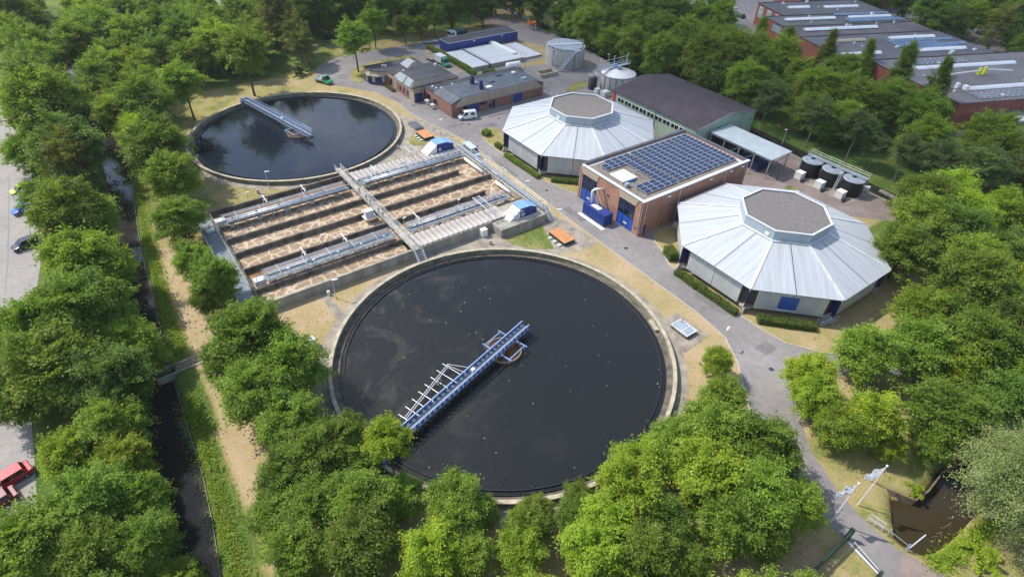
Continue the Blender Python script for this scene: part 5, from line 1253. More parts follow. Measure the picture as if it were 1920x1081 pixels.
for k in range(46):
    b = random.choice(blocks[:5]); x, y = random.uniform(max(b[0], -4) + 2, min(b[1], 44) - 3), random.uniform(b[2] + 1, b[3] - 1.5)
    if any(a - 1 < x < c + 1 and abs(y - yy) < 1.8 for a, c, yy in sk): continue
    s_ = random.choice((.3, .35, .4, .8)); fbox('roof_vent', x, x + s_, y, y + s_, 7.05, 7.05 + random.uniform(.4, .9), M['galv_light'] if random.random() < .7 else M['white'])
mb = MB(); mb.tube([(12.9, 16.4, 7.8), (21.5, 16.3, 8.3)], .18, 6); mb.tube([(24, 16.2, 8.6), (32.3, 15.8, 8.0)], .18, 6); mb.build('pipe_run', M['white'], fac)
mb = MB(); mb.box(21.6, 22.2, 16, 16.6, 7.2, 9.0); mb.box(23.2, 23.8, 16, 16.6, 7.2, 9.2); mb.build('pipe_valves', M['car_yellow'], fac)
fbox('vent_box', 8.4, 9.4, 7.0, 8.2, 7.15, 8.2, M['white']); fbox('vent_box', 7.2, 8.0, 8.6, 9.4, 7.15, 8.4, M['white'])
for k in range(3):                                                   # window bays in the brick end walls
    f = fbox('window', 1.9, 1.997, 79 + k * 5, 81.6 + k * 5, 3.0, 6.4, M['white'])
    for j in range(3):
        for z in (3.15, 4.8): MB().box(1.86, 1.897, 79.12 + k * 5 + j * .82, 79.8 + k * 5 + j * .82, z, z + 1.45).build('pane', M['glass_sky'], f)
f = fbox('window', -5.1, -5.003, 67, 72, 3.8, 6.2, M['blue_paint'])
for j in range(5): MB().box(-5.14, -5.103, 67.1 + j * .98, 67.95 + j * .98, 3.95, 6.05).build('pane', M['glass_sky'], f)
f = fbox('window', -7.1, -7.003, 33, 36, 1.0, 3.0, M['white']); MB().box(-7.14, -7.103, 33.1, 35.9, 1.1, 2.9).build('pane', M['glass'], f)
f = fbox('blue_fascia', 20, 46, -11.3, -11.21, 1.0, 3.9, M['blue_paint'])
for j in range(10): MB().box(20.4 + j * 2.5, 22.6 + j * 2.5, -11.36, -11.303, 1.2, 3.4).build('pane', M['glass'], f)
# ------------------------------------------------------------------ trees: (u, v, crown radius, kind)
TREES = {
    'west': [(-20.8,146.6,5.95,3),(-16.9,145.3,6.37,0),(-18.2,119.7,6.52,0),(-19.4,102.4,6.05,2),(-16.9,109.9,5.63,0),(-18.1,68.3,7.96,0),(-24.3,63.8,4.14,0),(-16.9,55.1,7.15,2),(-19.0,57.3,5.27,1),(-16.9,49.4,4.39,3),(-19.3,28.9,6.11,0),(-16.9,29.9,4.85,0),(-22.5,41.5,4.13,0),(-18.7,13.5,6.48,1),(-16.9,14.8,3.99,0),(-20.8,1.7,6.2,0),(-25.5,2.6,5.31,0),(-17.1,-4.5,4.76,0),(-24.1,-6.4,5.58,0),(-19.1,-11.5,4.56,2),(-28.5,-1.5,4.17,0),(-29.2,-6.1,3.76,0),(-29.0,5.0,3.72,0),(-20.6,-17.1,3.73,0),(-20.5,-22.2,3.34,1),(-25.3,-18.3,3.18,1),(-23.6,-26.6,3.85,0),(-19.7,-27.7,2.87,0),(-29.2,-28.4,3.9,0),(-24.9,-31.2,3.64,0),(-20.2,-33.0,3.01,0),(-19.0,-36.5,2.29,1),(-19.6,154.6,5.98,0),(-19.8,126.7,5.98,0),(-19.3,195.4,5.31,0),(-22.1,84.8,5.31,0),(-19.8,187.8,5.84,0),(-22.0,172.1,4.95,0),(-17.0,163.0,5.1,2),(-21.8,134.8,5.98,0),(-17.5,181.4,5.52,0),(-16.3,88.3,5.03,0),(-19.1,76.9,5.33,0),(-22.7,91.5,4.81,0),(-25.6,-37.8,3.58,0),(-22.4,-42.8,3.92,1)],
    'woodw': [(-1.2,119.9,7.13,0),(-4.9,98.5,6.48,0),(3.9,112.2,7.03,0),(14.7,121.0,6.76,0),(17.0,111.6,7.28,0),(25.9,119.8,6.94,0),(24.3,82.4,6.3,7),(34.5,126.9,6.49,0),(16.4,144.4,6.57,0),(7.1,148.5,6.51,0),(-1.1,140.1,6.49,0),(28.6,141.6,6.38,0),(25.9,110.5,5.26,2),(6.7,102.6,5.5,2),(-8.8,114.4,6.2,0),(3.4,186.8,5.75,0),(42.3,136.5,5.84,0),(-2.5,168.9,5.67,2),(15.4,154.8,5.42,0),(22.4,102.0,6.21,1),(42.2,168.5,5.32,0),(23.9,160.4,5.92,2),(19.7,190.7,5.78,0),(3.1,199.8,6.3,2),(7.7,160.3,5.3,1),(15.4,181.2,6.37,0),(33.3,112.6,5.97,0),(7.1,131.9,5.26,0),(18.9,172.0,5.91,2),(14.8,164.0,5.68,0),(20.7,130.0,5.72,0),(32.2,104.0,5.44,1),(42.7,119.3,6.14,0),(6.8,175.0,6.22,1),(15.1,198.8,6.18,0),(28.3,96.6,5.58,2),(41.7,159.5,5.35,0),(-3.3,106.8,5.71,0),(22.9,179.1,6.3,2),(6.8,123.7,6.06,0),(-1.0,152.4,5.77,1),(-5.1,132.7,6.18,0),(-7.8,124.4,6.19,0),(12.2,189.3,5.64,1),(-4.5,198.0,6.37,2),(-0.8,180.1,6.27,0),(14.1,97.0,6.08,0),(-2.6,160.0,6.02,0),(24.2,152.2,5.24,0)],
    'birch': [(42.1,111.3,6.51,3),(43.3,100.6,5.13,3),(42.9,95.8,3.59,3)],
    'bankw': [(0.8,89.0,5.35,1),(-1.2,67.9,5.95,0),(8.0,75.1,5.56,7),(-3.4,45.4,6.05,0),(-3.2,35.9,5.0,0),(-5.3,22.4,4.58,0),(-6.0,10.7,3.45,0),(-4.5,3.2,4.21,0),(-6.3,1.7,2.63,0),(1.9,96.0,5.36,1),(-6.4,72.9,5.53,1),(-4.7,61.7,4.7,1),(-5.7,79.8,5.2,0),(-4.0,54.2,4.99,1),(-7.3,88.9,5.05,0),(1.7,79.4,4.63,0)],
    'south': [(-4.1,-14.1,5.41,0),(-1.4,-20.2,4.49,0),(-6.2,-21.9,4.29,0),(-4.3,-27.1,4.04,0),(-7.5,-13.1,3.08,0),(-7.2,-34.0,3.28,0),(-3.6,-33.2,3.22,0),(-0.4,-32.9,3.11,0),(-9.1,-37.1,2.83,0),(-5.8,-39.1,3.37,0),(-8.8,-42.8,3.46,0),(0.2,-35.4,2.78,0),(-2.0,-41.4,3.39,0),(6.4,-46.4,3.29,0),(8.5,-48.3,1.94,0),(2.3,-42.3,2.71,0),(5.3,-48.4,2.82,0),(-3.9,-45.3,3.51,0),(1.6,-49.8,3.2,1),(4.8,-51.5,2.52,0),(9.2,-54.0,2.64,1),(13.3,-51.4,2.06,0),(11.4,-52.4,2.3,0),(17.5,-53.1,2.08,0),(15.7,-54.6,2.22,0),(3.0,-38.9,2.7,8),(1.6,-56.9,3.01,1),(-5.1,-52.8,3.57,0),(-10.2,-51.2,3.1,0)],
    'soue': [(25.1,-54.4,3.32,1),(30.6,-54.3,2.83,0),(21.6,-56.2,3.91,1),(17.5,-57.5,3.75,1),(14.3,-58.7,3.22,1),(21.9,-59.8,3.58,0),(18.5,-61.8,3.22,0),(22.0,-64.1,2.63,0),(33.9,-56.6,4.01,0),(37.2,-61.2,4.62,0),(29.8,-59.5,4.13,1),(31.8,-64.3,4.32,0),(27.7,-64.4,3.57,0),(36.0,-67.1,2.94,0),(30.7,-67.5,2.61,0),(40.6,-53.5,3.04,0),(46.4,-48.2,2.44,1),(13.7,-66.0,3.67,1),(28.0,-73.9,3.06,0),(17.0,-70.5,3.88,0),(22.5,-71.9,3.62,0),(6.1,-59.5,3.74,1),(8.9,-65.2,3.27,1)],
    'gate': [(53.3,-57.1,3.05,1),(51.0,-59.5,3.07,1),(49.7,-63.7,3.06,1),(52.9,-65.6,3.47,1),(53.2,-68.5,2.16,1)],
    'east': [(62.4,-59.3,4.13,0),(68.7,-63.2,4.44,0),(74.5,-67.4,5.26,0),(84.4,-68.5,4.36,2),(70.3,-67.8,3.92,1),(75.7,-72.5,4.03,0),(60.2,-70.6,4.95,0),(57.3,-71.7,2.9,0),(69.8,-73.7,3.73,2),(77.3,-59.1,4.19,1),(81.7,-61.9,3.3,0),(87.3,-60.9,5.89,0),(87.7,-65.6,4.38,0),(103.9,-59.2,4.43,2),(99.8,-48.2,5.18,0),(100.7,-52.9,4.89,2),(90.5,-72.1,4.62,1),(107.9,-51.7,5.11,1),(112.7,-63.4,4.88,1),(113.8,-45.7,5.33,1),(95.6,-58.2,4.83,0),(89.4,-50.4,4.98,0),(98.1,-69.7,5.21,0),(118.9,-54.0,4.85,1),(106.6,-44.8,5.11,0),(104.7,-67.0,5.15,1),(121.3,-62.1,5.15,0),(81.1,-76.7,5.35,0),(134.1,-59.4,4.43,0),(62.1,-82.6,5.14,1)],
    'willow': [(55.2,-79.8,6.0,6),(53.6,-84.0,4.6,6)],
    'ditch': [(123.3,-0.1,4.62,4),(123.4,-12.4,4.62,4),(123.2,-22.4,4.4,4),(124.0,-27.3,3.4,4),(123.7,-33.3,3.96,4),(124.6,-39.4,4.92,4),(124.8,-46.5,4.53,4),(130.1,-52.3,4.69,4),(126.3,95.0,4.39,4)],
    'beltb': [(129.6,27.2,6.44,0),(137.8,23.5,6.79,0),(147.0,14.6,7.03,0),(126.4,9.8,5.69,0),(126.5,19.9,5.47,2),(137.3,-3.1,6.63,0),(154.8,0.1,6.52,0),(140.3,-13.0,6.67,0),(129.9,-15.4,5.19,0),(147.2,-17.5,6.19,0),(145.4,-25.6,6.19,0),(145.1,-39.8,5.8,0),(152.4,36.1,5.81,0),(126.3,38.3,5.74,0),(126.8,49.7,6.01,0),(126.4,69.2,6.26,0),(127.3,59.3,5.58,0),(141.1,52.5,6.29,0),(143.8,43.9,5.84,0),(141.6,77.3,6.12,2),(149.3,69.9,6.43,0),(159.9,65.3,6.5,2),(163.4,56.7,6.38,0),(167.5,51.1,6.33,0),(128.0,83.3,5.69,2),(126.0,95.2,5.79,2),(126.5,107.0,5.81,2),(142.5,89.2,5.98,2),(138.7,14.9,5.76,0),(142.3,4.2,5.58,0),(185.2,65.5,6.13,0),(141.9,-18.2,4.59,0),(126.1,-14.9,4.09,2),(132.3,-19.8,4.18,2),(128.4,-8.4,4.64,0),(125.2,76.2,4.19,0),(129.0,3.7,4.55,2),(146.3,59.5,5.2,2),(140.4,97.0,5.32,0),(140.8,-51.3,5.22,0),(136.2,-45.1,5.82,0),(135.9,35.2,5.41,2),(134.6,-32.2,5.62,0),(143.8,36.0,5.41,0),(148.2,104.2,5.14,0),(145.9,116.9,5.4,2),(136.9,60.8,5.66,0),(134.0,68.0,4.97,0),(133.0,42.8,5.1,0),(145.5,-5.7,5.53,0),(136.5,83.7,5.3,0),(147.6,22.2,5.73,0),(137.8,121.7,5.08,0),(141.9,66.7,5.87,2)],
    'spike': [(160.5,30.6,4.33,5),(157.4,19.7,4.43,5),(160.7,9.0,4.59,5),(171.5,2.9,4.05,5),(160.6,-11.6,4.64,5),(158.1,-21.5,4.79,5)],
    'fare': [(237.4,16.7,7.42,2),(251.0,8.1,6.18,1),(241.3,-3.6,5.45,3),(243.3,-9.4,4.9,0),(248.6,29.9,5.96,2),(268.8,21.8,6.07,0),(279.2,12.9,6.06,0),(278.1,4.2,5.9,0),(277.1,37.4,7.27,0),(264.0,46.5,6.42,2),(283.1,-3.8,5.46,0),(307.1,18.6,6.21,1),(261.4,67.0,6.77,1),(326.0,30.0,6.41,1),(262.8,-11.5,5.07,1),(270.3,-6.0,5.87,0),(317.7,41.4,5.21,1),(303.3,34.0,6.62,0),(263.8,8.3,6.3,2),(328.4,40.4,6.24,0),(285.8,27.8,5.01,1),(339.7,51.1,6.01,0),(232.6,-17.6,5.91,0),(339.1,24.3,6.94,0),(330.3,5.9,5.04,2),(299.5,7.5,6.33,2),(230.0,7.3,7.0,2),(303.3,66.9,5.68,0),(315.3,64.6,5.5,0),(290.4,5.3,6.64,2),(311.1,3.8,6.82,1),(288.0,45.8,6.26,1),(293.9,54.7,5.99,2),(333.8,73.6,5.07,0),(336.6,36.0,6.49,2),(277.2,60.4,6.61,2),(325.9,15.5,6.47,2),(256.3,-4.9,6.82,2),(327.8,63.0,5.44,0),(337.0,62.8,5.22,2),(274.8,48.0,5.96,2),(321.4,55.8,5.11,2),(297.0,18.7,6.86,1),(297.6,-4.7,5.2,1),(243.3,41.0,5.73,2),(308.1,57.6,6.28,2),(277.7,69.6,6.9,1),(257.4,53.0,6.05,0),(250.2,46.9,6.01,0),(251.0,18.4,5.29,2),(291.4,71.5,5.27,1),(313.5,31.6,5.62,1),(266.7,58.7,6.51,2),(322.2,72.0,5.91,1),(275.3,28.3,5.47,2)],
    'topc': [(60.9,123.1,6.84,2),(69.2,121.1,6.93,2),(77.1,114.0,6.9,2),(86.1,109.2,6.61,2),(98.0,107.3,6.06,2),(109.1,104.6,5.46,2),(53.9,118.9,5.98,2),(80.2,132.8,7.01,2),(92.3,128.4,7.11,2),(104.6,123.7,6.83,2),(55.7,142.7,6.83,0),(44.2,145.5,6.71,0),(68.6,146.8,7.12,2),(121.0,114.0,6.13,2),(135.4,110.9,6.27,2),(67.9,181.6,6.63,2),(123.3,166.7,6.54,2),(64.1,168.5,6.72,2),(72.7,166.5,5.8,0),(50.9,206.3,6.11,2),(48.4,176.7,5.88,0),(84.5,163.4,5.95,2),(77.8,185.0,6.1,0),(115.7,153.0,6.04,2),(55.7,187.9,5.8,0),(91.0,168.5,6.5,2),(52.3,155.9,6.15,2),(130.1,160.2,6.57,0),(93.6,150.4,6.71,2),(100.0,165.2,5.99,2),(73.7,194.6,6.03,2),(106.0,176.4,6.41,2),(94.7,136.5,5.99,2),(59.7,196.9,6.69,2),(119.5,143.6,6.23,2),(127.1,176.2,6.37,2),(52.7,164.2,6.32,2),(76.7,144.6,5.79,0),(108.9,139.2,6.76,2),(110.7,130.7,6.32,2),(82.0,173.0,6.58,2),(86.6,193.2,5.97,2),(103.7,150.6,6.53,2),(57.4,176.5,6.49,0),(113.6,184.5,6.05,2),(76.5,158.7,5.63,2),(108.2,160.6,6.16,2),(64.2,155.2,5.74,2),(98.4,184.4,6.26,0),(72.1,130.0,5.81,0),(115.8,172.1,5.85,2),(90.1,180.6,5.65,0),(51.5,128.6,6.26,2),(138.2,148.2,6.03,0),(66.7,204.8,6.14,0),(84.8,141.2,5.67,2),(125.9,150.6,6.77,0),(60.3,135.4,6.57,2),(125.1,132.1,6.35,0),(101.0,142.8,6.02,2),(69.6,138.1,6.61,0),(138.4,131.8,6.12,2),(84.8,150.1,5.67,0),(139.7,158.9,5.91,2),(128.9,140.2,6.65,2),(101.3,131.2,5.67,2)],
    'avenue': [(54.1,85.2,6.02,7),(67.0,101.0,4.51,7),(77.2,100.6,3.8,7),(83.0,101.0,3.19,7),(88.7,101.7,4.27,7),(98.3,107.1,4.8,7),(105.7,107.9,4.35,7)],
}
import numpy as np
def leaf_mat(name, c_dark, c_light, trans=0.5, hue=0.011):
    m, nt, b = new_mat(name)
    nt.nodes.remove(b)
    out = [n for n in nt.nodes if n.type == 'OUTPUT_MATERIAL'][0]
    at = N(nt, 'ShaderNodeAttribute', attribute_name='leafvar')
    oi = N(nt, 'ShaderNodeObjectInfo')
    cr = N(nt, 'ShaderNodeValToRGB'); cr.color_ramp.elements[0].color = rgba(c_dark); cr.color_ramp.elements[1].color = rgba(c_light)
    nt.links.new(at.outputs['Fac'], cr.inputs[0])
    hs = N(nt, 'ShaderNodeHueSaturation')
    mr = N(nt, 'ShaderNodeMapRange'); mr.inputs['To Min'].default_value = 0.5 - hue; mr.inputs['To Max'].default_value = 0.5 + hue
    nt.links.new(oi.outputs['Random'], mr.inputs['Value']); nt.links.new(mr.outputs[0], hs.inputs['Hue'])
    m2 = N(nt, 'ShaderNodeMath', operation='MULTIPLY'); m2.inputs[1].default_value = 7.31; nt.links.new(oi.outputs['Random'], m2.inputs[0])
    fr = N(nt, 'ShaderNodeMath', operation='FRACT'); nt.links.new(m2.outputs[0], fr.inputs[0])
    mv = N(nt, 'ShaderNodeMapRange'); mv.inputs['To Min'].default_value = 0.72; mv.inputs['To Max'].default_value = 1.22
    nt.links.new(fr.outputs[0], mv.inputs['Value']); nt.links.new(mv.outputs[0], hs.inputs['Value'])
    nt.links.new(cr.outputs[0], hs.inputs['Color'])
    df = N(nt, 'ShaderNodeBsdfDiffuse'); tr = N(nt, 'ShaderNodeBsdfTranslucent'); gl = N(nt, 'ShaderNodeBsdfGlossy', Roughness=0.5)
    nt.links.new(hs.outputs[0], df.inputs[0])
    br = N(nt, 'ShaderNodeMixRGB', blend_type='MULTIPLY'); br.inputs[0].default_value = 1.0; br.inputs[2].default_value = (1.15, 1.25, 0.55, 1)
    nt.links.new(hs.outputs[0], br.inputs[1]); nt.links.new(br.outputs[0], tr.inputs[0])
    mx = N(nt, 'ShaderNodeMixShader'); mx.inputs[0].default_value = trans
    nt.links.new(df.outputs[0], mx.inputs[1]); nt.links.new(tr.outputs[0], mx.inputs[2])
    m3 = N(nt, 'ShaderNodeMixShader'); m3.inputs[0].default_value = 0.012; gl.inputs[0].default_value = (1, 1, 1, 1)
    nt.links.new(mx.outputs[0], m3.inputs[1]); nt.links.new(gl.outputs[0], m3.inputs[2])
    nt.links.new(m3.outputs[0], out.inputs[0])
    return m
LEAF = [leaf_mat('leaf_green', (0.132, 0.205, 0.024), (0.270, 0.372, 0.046)),
        leaf_mat('leaf_bright', (0.195, 0.270, 0.021), (0.350, 0.440, 0.040)),
        leaf_mat('leaf_dark', (0.096, 0.162, 0.026), (0.190, 0.280, 0.046)),
        leaf_mat('leaf_olive', (0.135, 0.158, 0.034), (0.240, 0.262, 0.060)),
        leaf_mat('leaf_greygreen', (0.100, 0.145, 0.048), (0.195, 0.250, 0.082)),
        leaf_mat('leaf_poplar', (0.120, 0.175, 0.026), (0.235, 0.310, 0.047)),
        leaf_mat('leaf_willow', (0.185, 0.230, 0.085), (0.310, 0.360, 0.155)),
        leaf_mat('leaf_lawn_tree', (0.130, 0.200, 0.022), (0.255, 0.350, 0.042)),
        leaf_mat('leaf_lime', (0.210, 0.270, 0.016), (0.370, 0.430, 0.030))]

def leaf_mesh(name, centers, normals, size, var, rng, aspect=0.55):
    """one quad-pair leaf spray per centre, facing roughly along its normal"""
    n = len(centers)
    nr = normals + rng.normal(0, 0.5, (n, 3)); nr /= np.linalg.norm(nr, axis=1)[:, None] + 1e-9
    t = rng.normal(0, 1, (n, 3)); t -= (t * nr).sum(1)[:, None] * nr; t /= np.linalg.norm(t, axis=1)[:, None] + 1e-9
    b = np.cross(nr, t)
    s = size * rng.uniform(0.6, 1.35, n)[:, None]
    fold = nr * s * 0.22
    p0 = centers - t * s; p1 = centers + b * s * aspect + fold; p2 = centers + t * s; p3 = centers - b * s * aspect + fold
    v = np.stack([p0, p1, p2, p3], 1).reshape(-1, 3)
    me = bpy.data.meshes.new(name)
    me.vertices.add(4 * n); me.vertices.foreach_set('co', v.astype(np.float32).ravel())
    me.loops.add(4 * n); me.loops.foreach_set('vertex_index', np.arange(4 * n, dtype=np.int32))
    me.polygons.add(n); me.polygons.foreach_set('loop_start', np.arange(0, 4 * n, 4, dtype=np.int32)); me.polygons.foreach_set('loop_total', np.full(n, 4, dtype=np.int32))
    a = me.attributes.new('leafvar', 'FLOAT', 'FACE'); a.data.foreach_set('value', var.astype(np.float32))
    me.update(calc_edges=True)
    return me

def crown_points(rng, n, lobes, shape, zc, rz, shell=0.5):
    """leaves on flattened sprays that fill the outer part of an uneven crown (unit crown radius)"""
    ph = rng.uniform(0, 6.28, 8); am = rng.uniform(.05, .13, 4)
    def radius(d):
        return 0.93 + am[0] * math.sin(2.1 * d[0] * PI + ph[0]) * math.cos(1.3 * d[2] * PI + ph[1]) + am[1] * math.sin(2.3 * d[1] * PI + ph[2]) + am[2] * math.cos(3.4 * d[2] * PI + 2 * d[0] + ph[3]) + am[3] * math.sin(4.2 * (d[0] - d[1]) * PI + ph[4])
    C, Nn, V = [], [], []
    sz = []; cs = []
    for k in range(lobes):
        if shape == 'cone':
            h = rng.uniform(-1, 1); rad = (0.95 - 0.85 * (h + 1) / 2) * rng.uniform(0.3, 1.0); a = rng.uniform(0, 2 * PI)
            c = np.array([rad * math.cos(a), rad * math.sin(a), h * rz])
        else:
            d = rng.normal(0, 1, 3); d /= np.linalg.norm(d)
            if d[2] < -.2 and rng.uniform() < .6: d[2] *= -1
            q = (rng.uniform(.12, 1.0) ** .45) * radius(d) * .9
            c = d * q * np.array([1, 1, rz])
        cs.append(c); sz.append(rng.uniform(.09, .19) * (1.15 if shape == 'cone' else 1))
    sz = np.array(sz); per = sz ** 2; per = (per / per.sum() * n).astype(int)
    for c, r, m in zip(cs, sz, per):
        out = c * np.array([1, 1, .45]); out = out / (np.linalg.norm(out) + 1e-6)
        out = out + rng.normal(0, .35, 3); out /= np.linalg.norm(out)
        side = np.cross(out, [0, 0, 1.0]); side /= np.linalg.norm(side) + 1e-6; up = np.cross(side, out)
        if up[2] < 0: up = -up
        x = rng.normal(0, .62, m); y = rng.normal(0, .45, m); z = rng.normal(0, .22, m) - .35 * x * x * .5
        p = c + (np.outer(x * 1.35 * r, out) + np.outer(y * 1.25 * r, side) + np.outer(z * r, up))
        nn = np.outer(np.ones(m), up * .8 + np.array([0, 0, .35])) + np.outer(x, out) * .45 + np.outer(y, side) * .45
        C.append(p); Nn.append(nn); V.append(np.clip(rng.normal(0.42, 0.2, m) + rng.normal(0, 0.2) + .12 * x, 0, 1))
    C = np.concatenate(C); C[:, 2] += zc
    return C, np.concatenate(Nn), np.concatenate(V)

def trunk_mesh(name, rng, zc, rz, m, r0=0.055, lean=0.05, limbs=7):
    mb = MB(); top = zc + 0.35 * rz
    lx, ly = rng.normal(0, lean, 2)
    path = [(0, 0, -0.02), (lx * .2, ly * .2, zc * .35), (lx, ly, zc * .75), (lx * 1.3, ly * 1.3, top)]
    mb.tube(path, r0, 8, r2=r0 * .35)
    for k in range(limbs):
        a = 2 * PI * k / limbs + rng.uniform(-.4, .4); z0 = zc * rng.uniform(.45, .95); q = rng.uniform(.35, .7)
        p0 = Vector((lx * z0 / zc, ly * z0 / zc, z0)); p2 = Vector((math.cos(a) * q, math.sin(a) * q, z0 + rng.uniform(.25, .55)))
        p1 = p0.lerp(p2, .5) + Vector((0, 0, .06)); mb.tube([p0, p1, p2], r0 * .45, 5, r2=r0 * .12)
    me = bpy.data.meshes.new(name); me.from_pydata(mb.v, [], mb.f); me.materials.append(m); return me

# prototypes per kind (unit crown radius): (crown mesh, trunk mesh)
PROTO = {}
SPEC = {0: (36000, 330, 'round', 1.18, 1.08, .033, 'bark', 6), 1: (32000, 290, 'round', 1.15, 1.05, .035, 'bark', 4), 2: (34000, 320, 'round', 1.18, 1.1, .033, 'bark', 3), 3: (17000, 190, 'open', 1.6, 1.45, .032, 'bark_pale', 2),
        4: (11000, 110, 'open', 1.8, 1.0, .034, 'bark_pale', 3), 5: (18000, 190, 'cone', 2.1, 1.35, .04, 'bark', 3), 7: (26000, 250, 'round', 1.75, 1.0, .036, 'bark', 3), 8: (15000, 170, 'round', 3.1, 1.15, .045, 'bark', 1), 6: (70000, 420, 'round', 1.1, 1.0, .016, 'bark_pale', 1)}
for kd, (n, lb, shp, zc, rz, ls, bk, nv) in SPEC.items():
    PROTO[kd] = []
    for i in range(nv):
        rng = np.random.default_rng(100 + kd * 10 + i)
        C, Nn, V = crown_points(rng, n, lb, shp, zc, rz)
        me = leaf_mesh('crown', C, Nn, ls, V, rng); me.materials.append(LEAF[kd])
        PROTO[kd].append((me, trunk_mesh('trunk', rng, zc, rz, M[bk], .05 if kd != 4 else .04, .05 if kd != 4 else .14)))
LAB = {'west': ('leafy tree west of the canal', 'trees between the car park and the canal'),
       'woodw': ('leafy tree in the wood behind the rear tank', 'trees of the wood behind the rear tank'),
       'birch': ('olive green birch by the back road bend', 'birches by the back road'),
       'bankw': ('leafy tree on the canal bank', 'trees on the canal bank'),
       'south': ('leafy tree on the dry slope', 'trees south west of the tank'),
       'soue': ('leafy tree beside the entrance road', 'trees along the entrance road'),
       'gate': ('bright young tree past the road fork', 'trees by the road fork'),
       'east': ('leafy tree behind the octagonal hall', 'trees behind the octagonal hall'),
       'willow': ('pale silvery willow by the pond', 'willows by the pond'),
       'ditch': ('thin grey green tree on the ditch', 'thin trees on the ditch bank'),
       'beltb': ('leafy tree in the factory belt', 'trees between ditch and factory'),
       'spike': ('narrow pointed tree before the factory', 'pointed trees by the factory'),
       'fare': ('leafy tree beyond the factory roofs', 'trees beyond the factory'),
       'topc': ('leafy tree in the shaded wood', 'trees of the shaded wood'),
       'avenue': ('lone lawn tree with bare trunk', 'lawn trees by the back road')}
KW = {8: 'slender lime green ', 1: 'fresh yellow green ', 2: 'deep green ', 3: 'olive green ', 0: ''}
MARKS = [('the yellow car', -26.6, 57.4), ('the bright blue car', -26.7, 49.4), ('the lone black car', -27.3, 36.6), ('the red car', -30.9, -14.2), ('the canal weir', -13, -6), ('the basin end deck', -1.5, 14), ('the rear scraper bridge', 20.4, 78),
         ('the scraper bridge end', 2.5, -35), ('the lamp on the tank walk', 11, -52), ('the road fork', 57, -56), ('the flagpoles', 42, -70), ('the pond wall', 52, -74), ('the glazed hatch', 50, -40), ('the timber beams', 116, -37), ('the black tanks', 111, -26),
         ('the shelter', 104, -9), ('the domed tank', 109, 38), ('the big concrete tank', 110, 61), ('the orange hopper', 122, 94), ('the blue shed', 97, 92), ('the green pickup', 42.7, 82), ('the dark car on grass', 57.8, 116), ('the factory corner', 163, -28), ('the factory yellow valves', 190, -20), ('the factory pipe run', 183, 5), ('the ditch lamp', 121, 52), ('the lamp by the shelter', 119, -9), ('the far car park', 34, 150), ('the far factory wall', 200, 62), ('the teal car', -25.6, 52.3), ('the switch cabinet', 3.4, -12.4), ('the basin lamp post', 10.2, -4.4),
         ('the far white cars', 206, 74), ('the low trailer', 84.6, 97.4), ('the corner stairs', 70, -52), ('the sliding gate', 36, -72), ('the office bay', 53, 76), ('the tanker truck', 94.6, 98)]
trng = random.Random(5)
for g, lst in TREES.items():
    lab, grp = LAB[g]
    for (u, v, R, kd) in lst:
        cm, tm = trng.choice(PROTO[kd])
        label = lab
        if kd in (1, 2, 3, 8) and g not in ('birch', 'gate'): label = KW[kd] + lab.replace('leafy ', '').replace('lone ', '')
        size = 'broad ' if R > 6.2 else 'small ' if R < 2.9 else ''
        label = size + label
        mk = sorted(MARKS, key=lambda q: (q[1] - u) ** 2 + (q[2] - v) ** 2)[:2]
        for ext in (', toward %s and %s' % (mk[0][0], mk[1][0]), ', toward %s' % mk[0][0]):
            if len((label + ext).split()) <= 16: label += ext; break
        nm = {1: 'light_leaved_tree', 8: 'slender_tree', 2: 'dark_leaved_tree', 3: 'birch_tree', 4: 'alder_tree', 5: 'pointed_tree', 6: 'willow_tree'}.get(kd, 'leafy_tree')
        t = thing(nm, label, 'tree', grp, (u, v, ground_h(u, v)), trng.uniform(0, 6.28))
        s = R * trng.uniform(.88, 1.0) * (1.05 if g in ('soue', 'gate') else 1.06 if g == 'south' else 1.0); t.scale = (s, s * trng.uniform(.92, 1.08), s * trng.uniform(.95, 1.15))
        put('trunk', tm, t); put('crown', cm, t)

# hedges and bank growth
def leaf_block(name, boxes, dens, size, m, seed, parent=None):
    rng = np.random.default_rng(seed); C, Nn = [], []
    for (x0, x1, y0, y1, z0, z1) in boxes:
        n = int(((x1 - x0) * (y1 - y0) + 2 * ((x1 - x0) + (y1 - y0)) * (z1 - z0)) * dens)
        p = rng.uniform(0, 1, (n, 3)); f = rng.integers(0, 5, n)
        w = np.array([(x1 - x0) * (y1 - y0) * 1.0] + [(y1 - y0) * (z1 - z0)] * 2 + [(x1 - x0) * (z1 - z0)] * 2); f = rng.choice(5, n, p=w / w.sum())
        p[:, 2] = np.where(f == 0, 1.0, p[:, 2]); p[:, 0] = np.where(f == 1, 0, np.where(f == 2, 1, p[:, 0])); p[:, 1] = np.where(f == 3, 0, np.where(f == 4, 1, p[:, 1]))
        nn = np.array([[0, 0, 1], [-1, 0, .3], [1, 0, .3], [0, -1, .3], [0, 1, .3]])[f]
        q = np.array([x0, y0, z0]) + p * np.array([x1 - x0, y1 - y0, z1 - z0]) + rng.normal(0, .07, (n, 3))
        C.append(q); Nn.append(nn.astype(float))
    C = np.concatenate(C); Nn = np.concatenate(Nn)
    me = leaf_mesh(name, C, Nn, size, np.clip(rng.normal(.45, .25, len(C)), 0, 1), rng); me.materials.append(m)
    return put(name, me, parent)
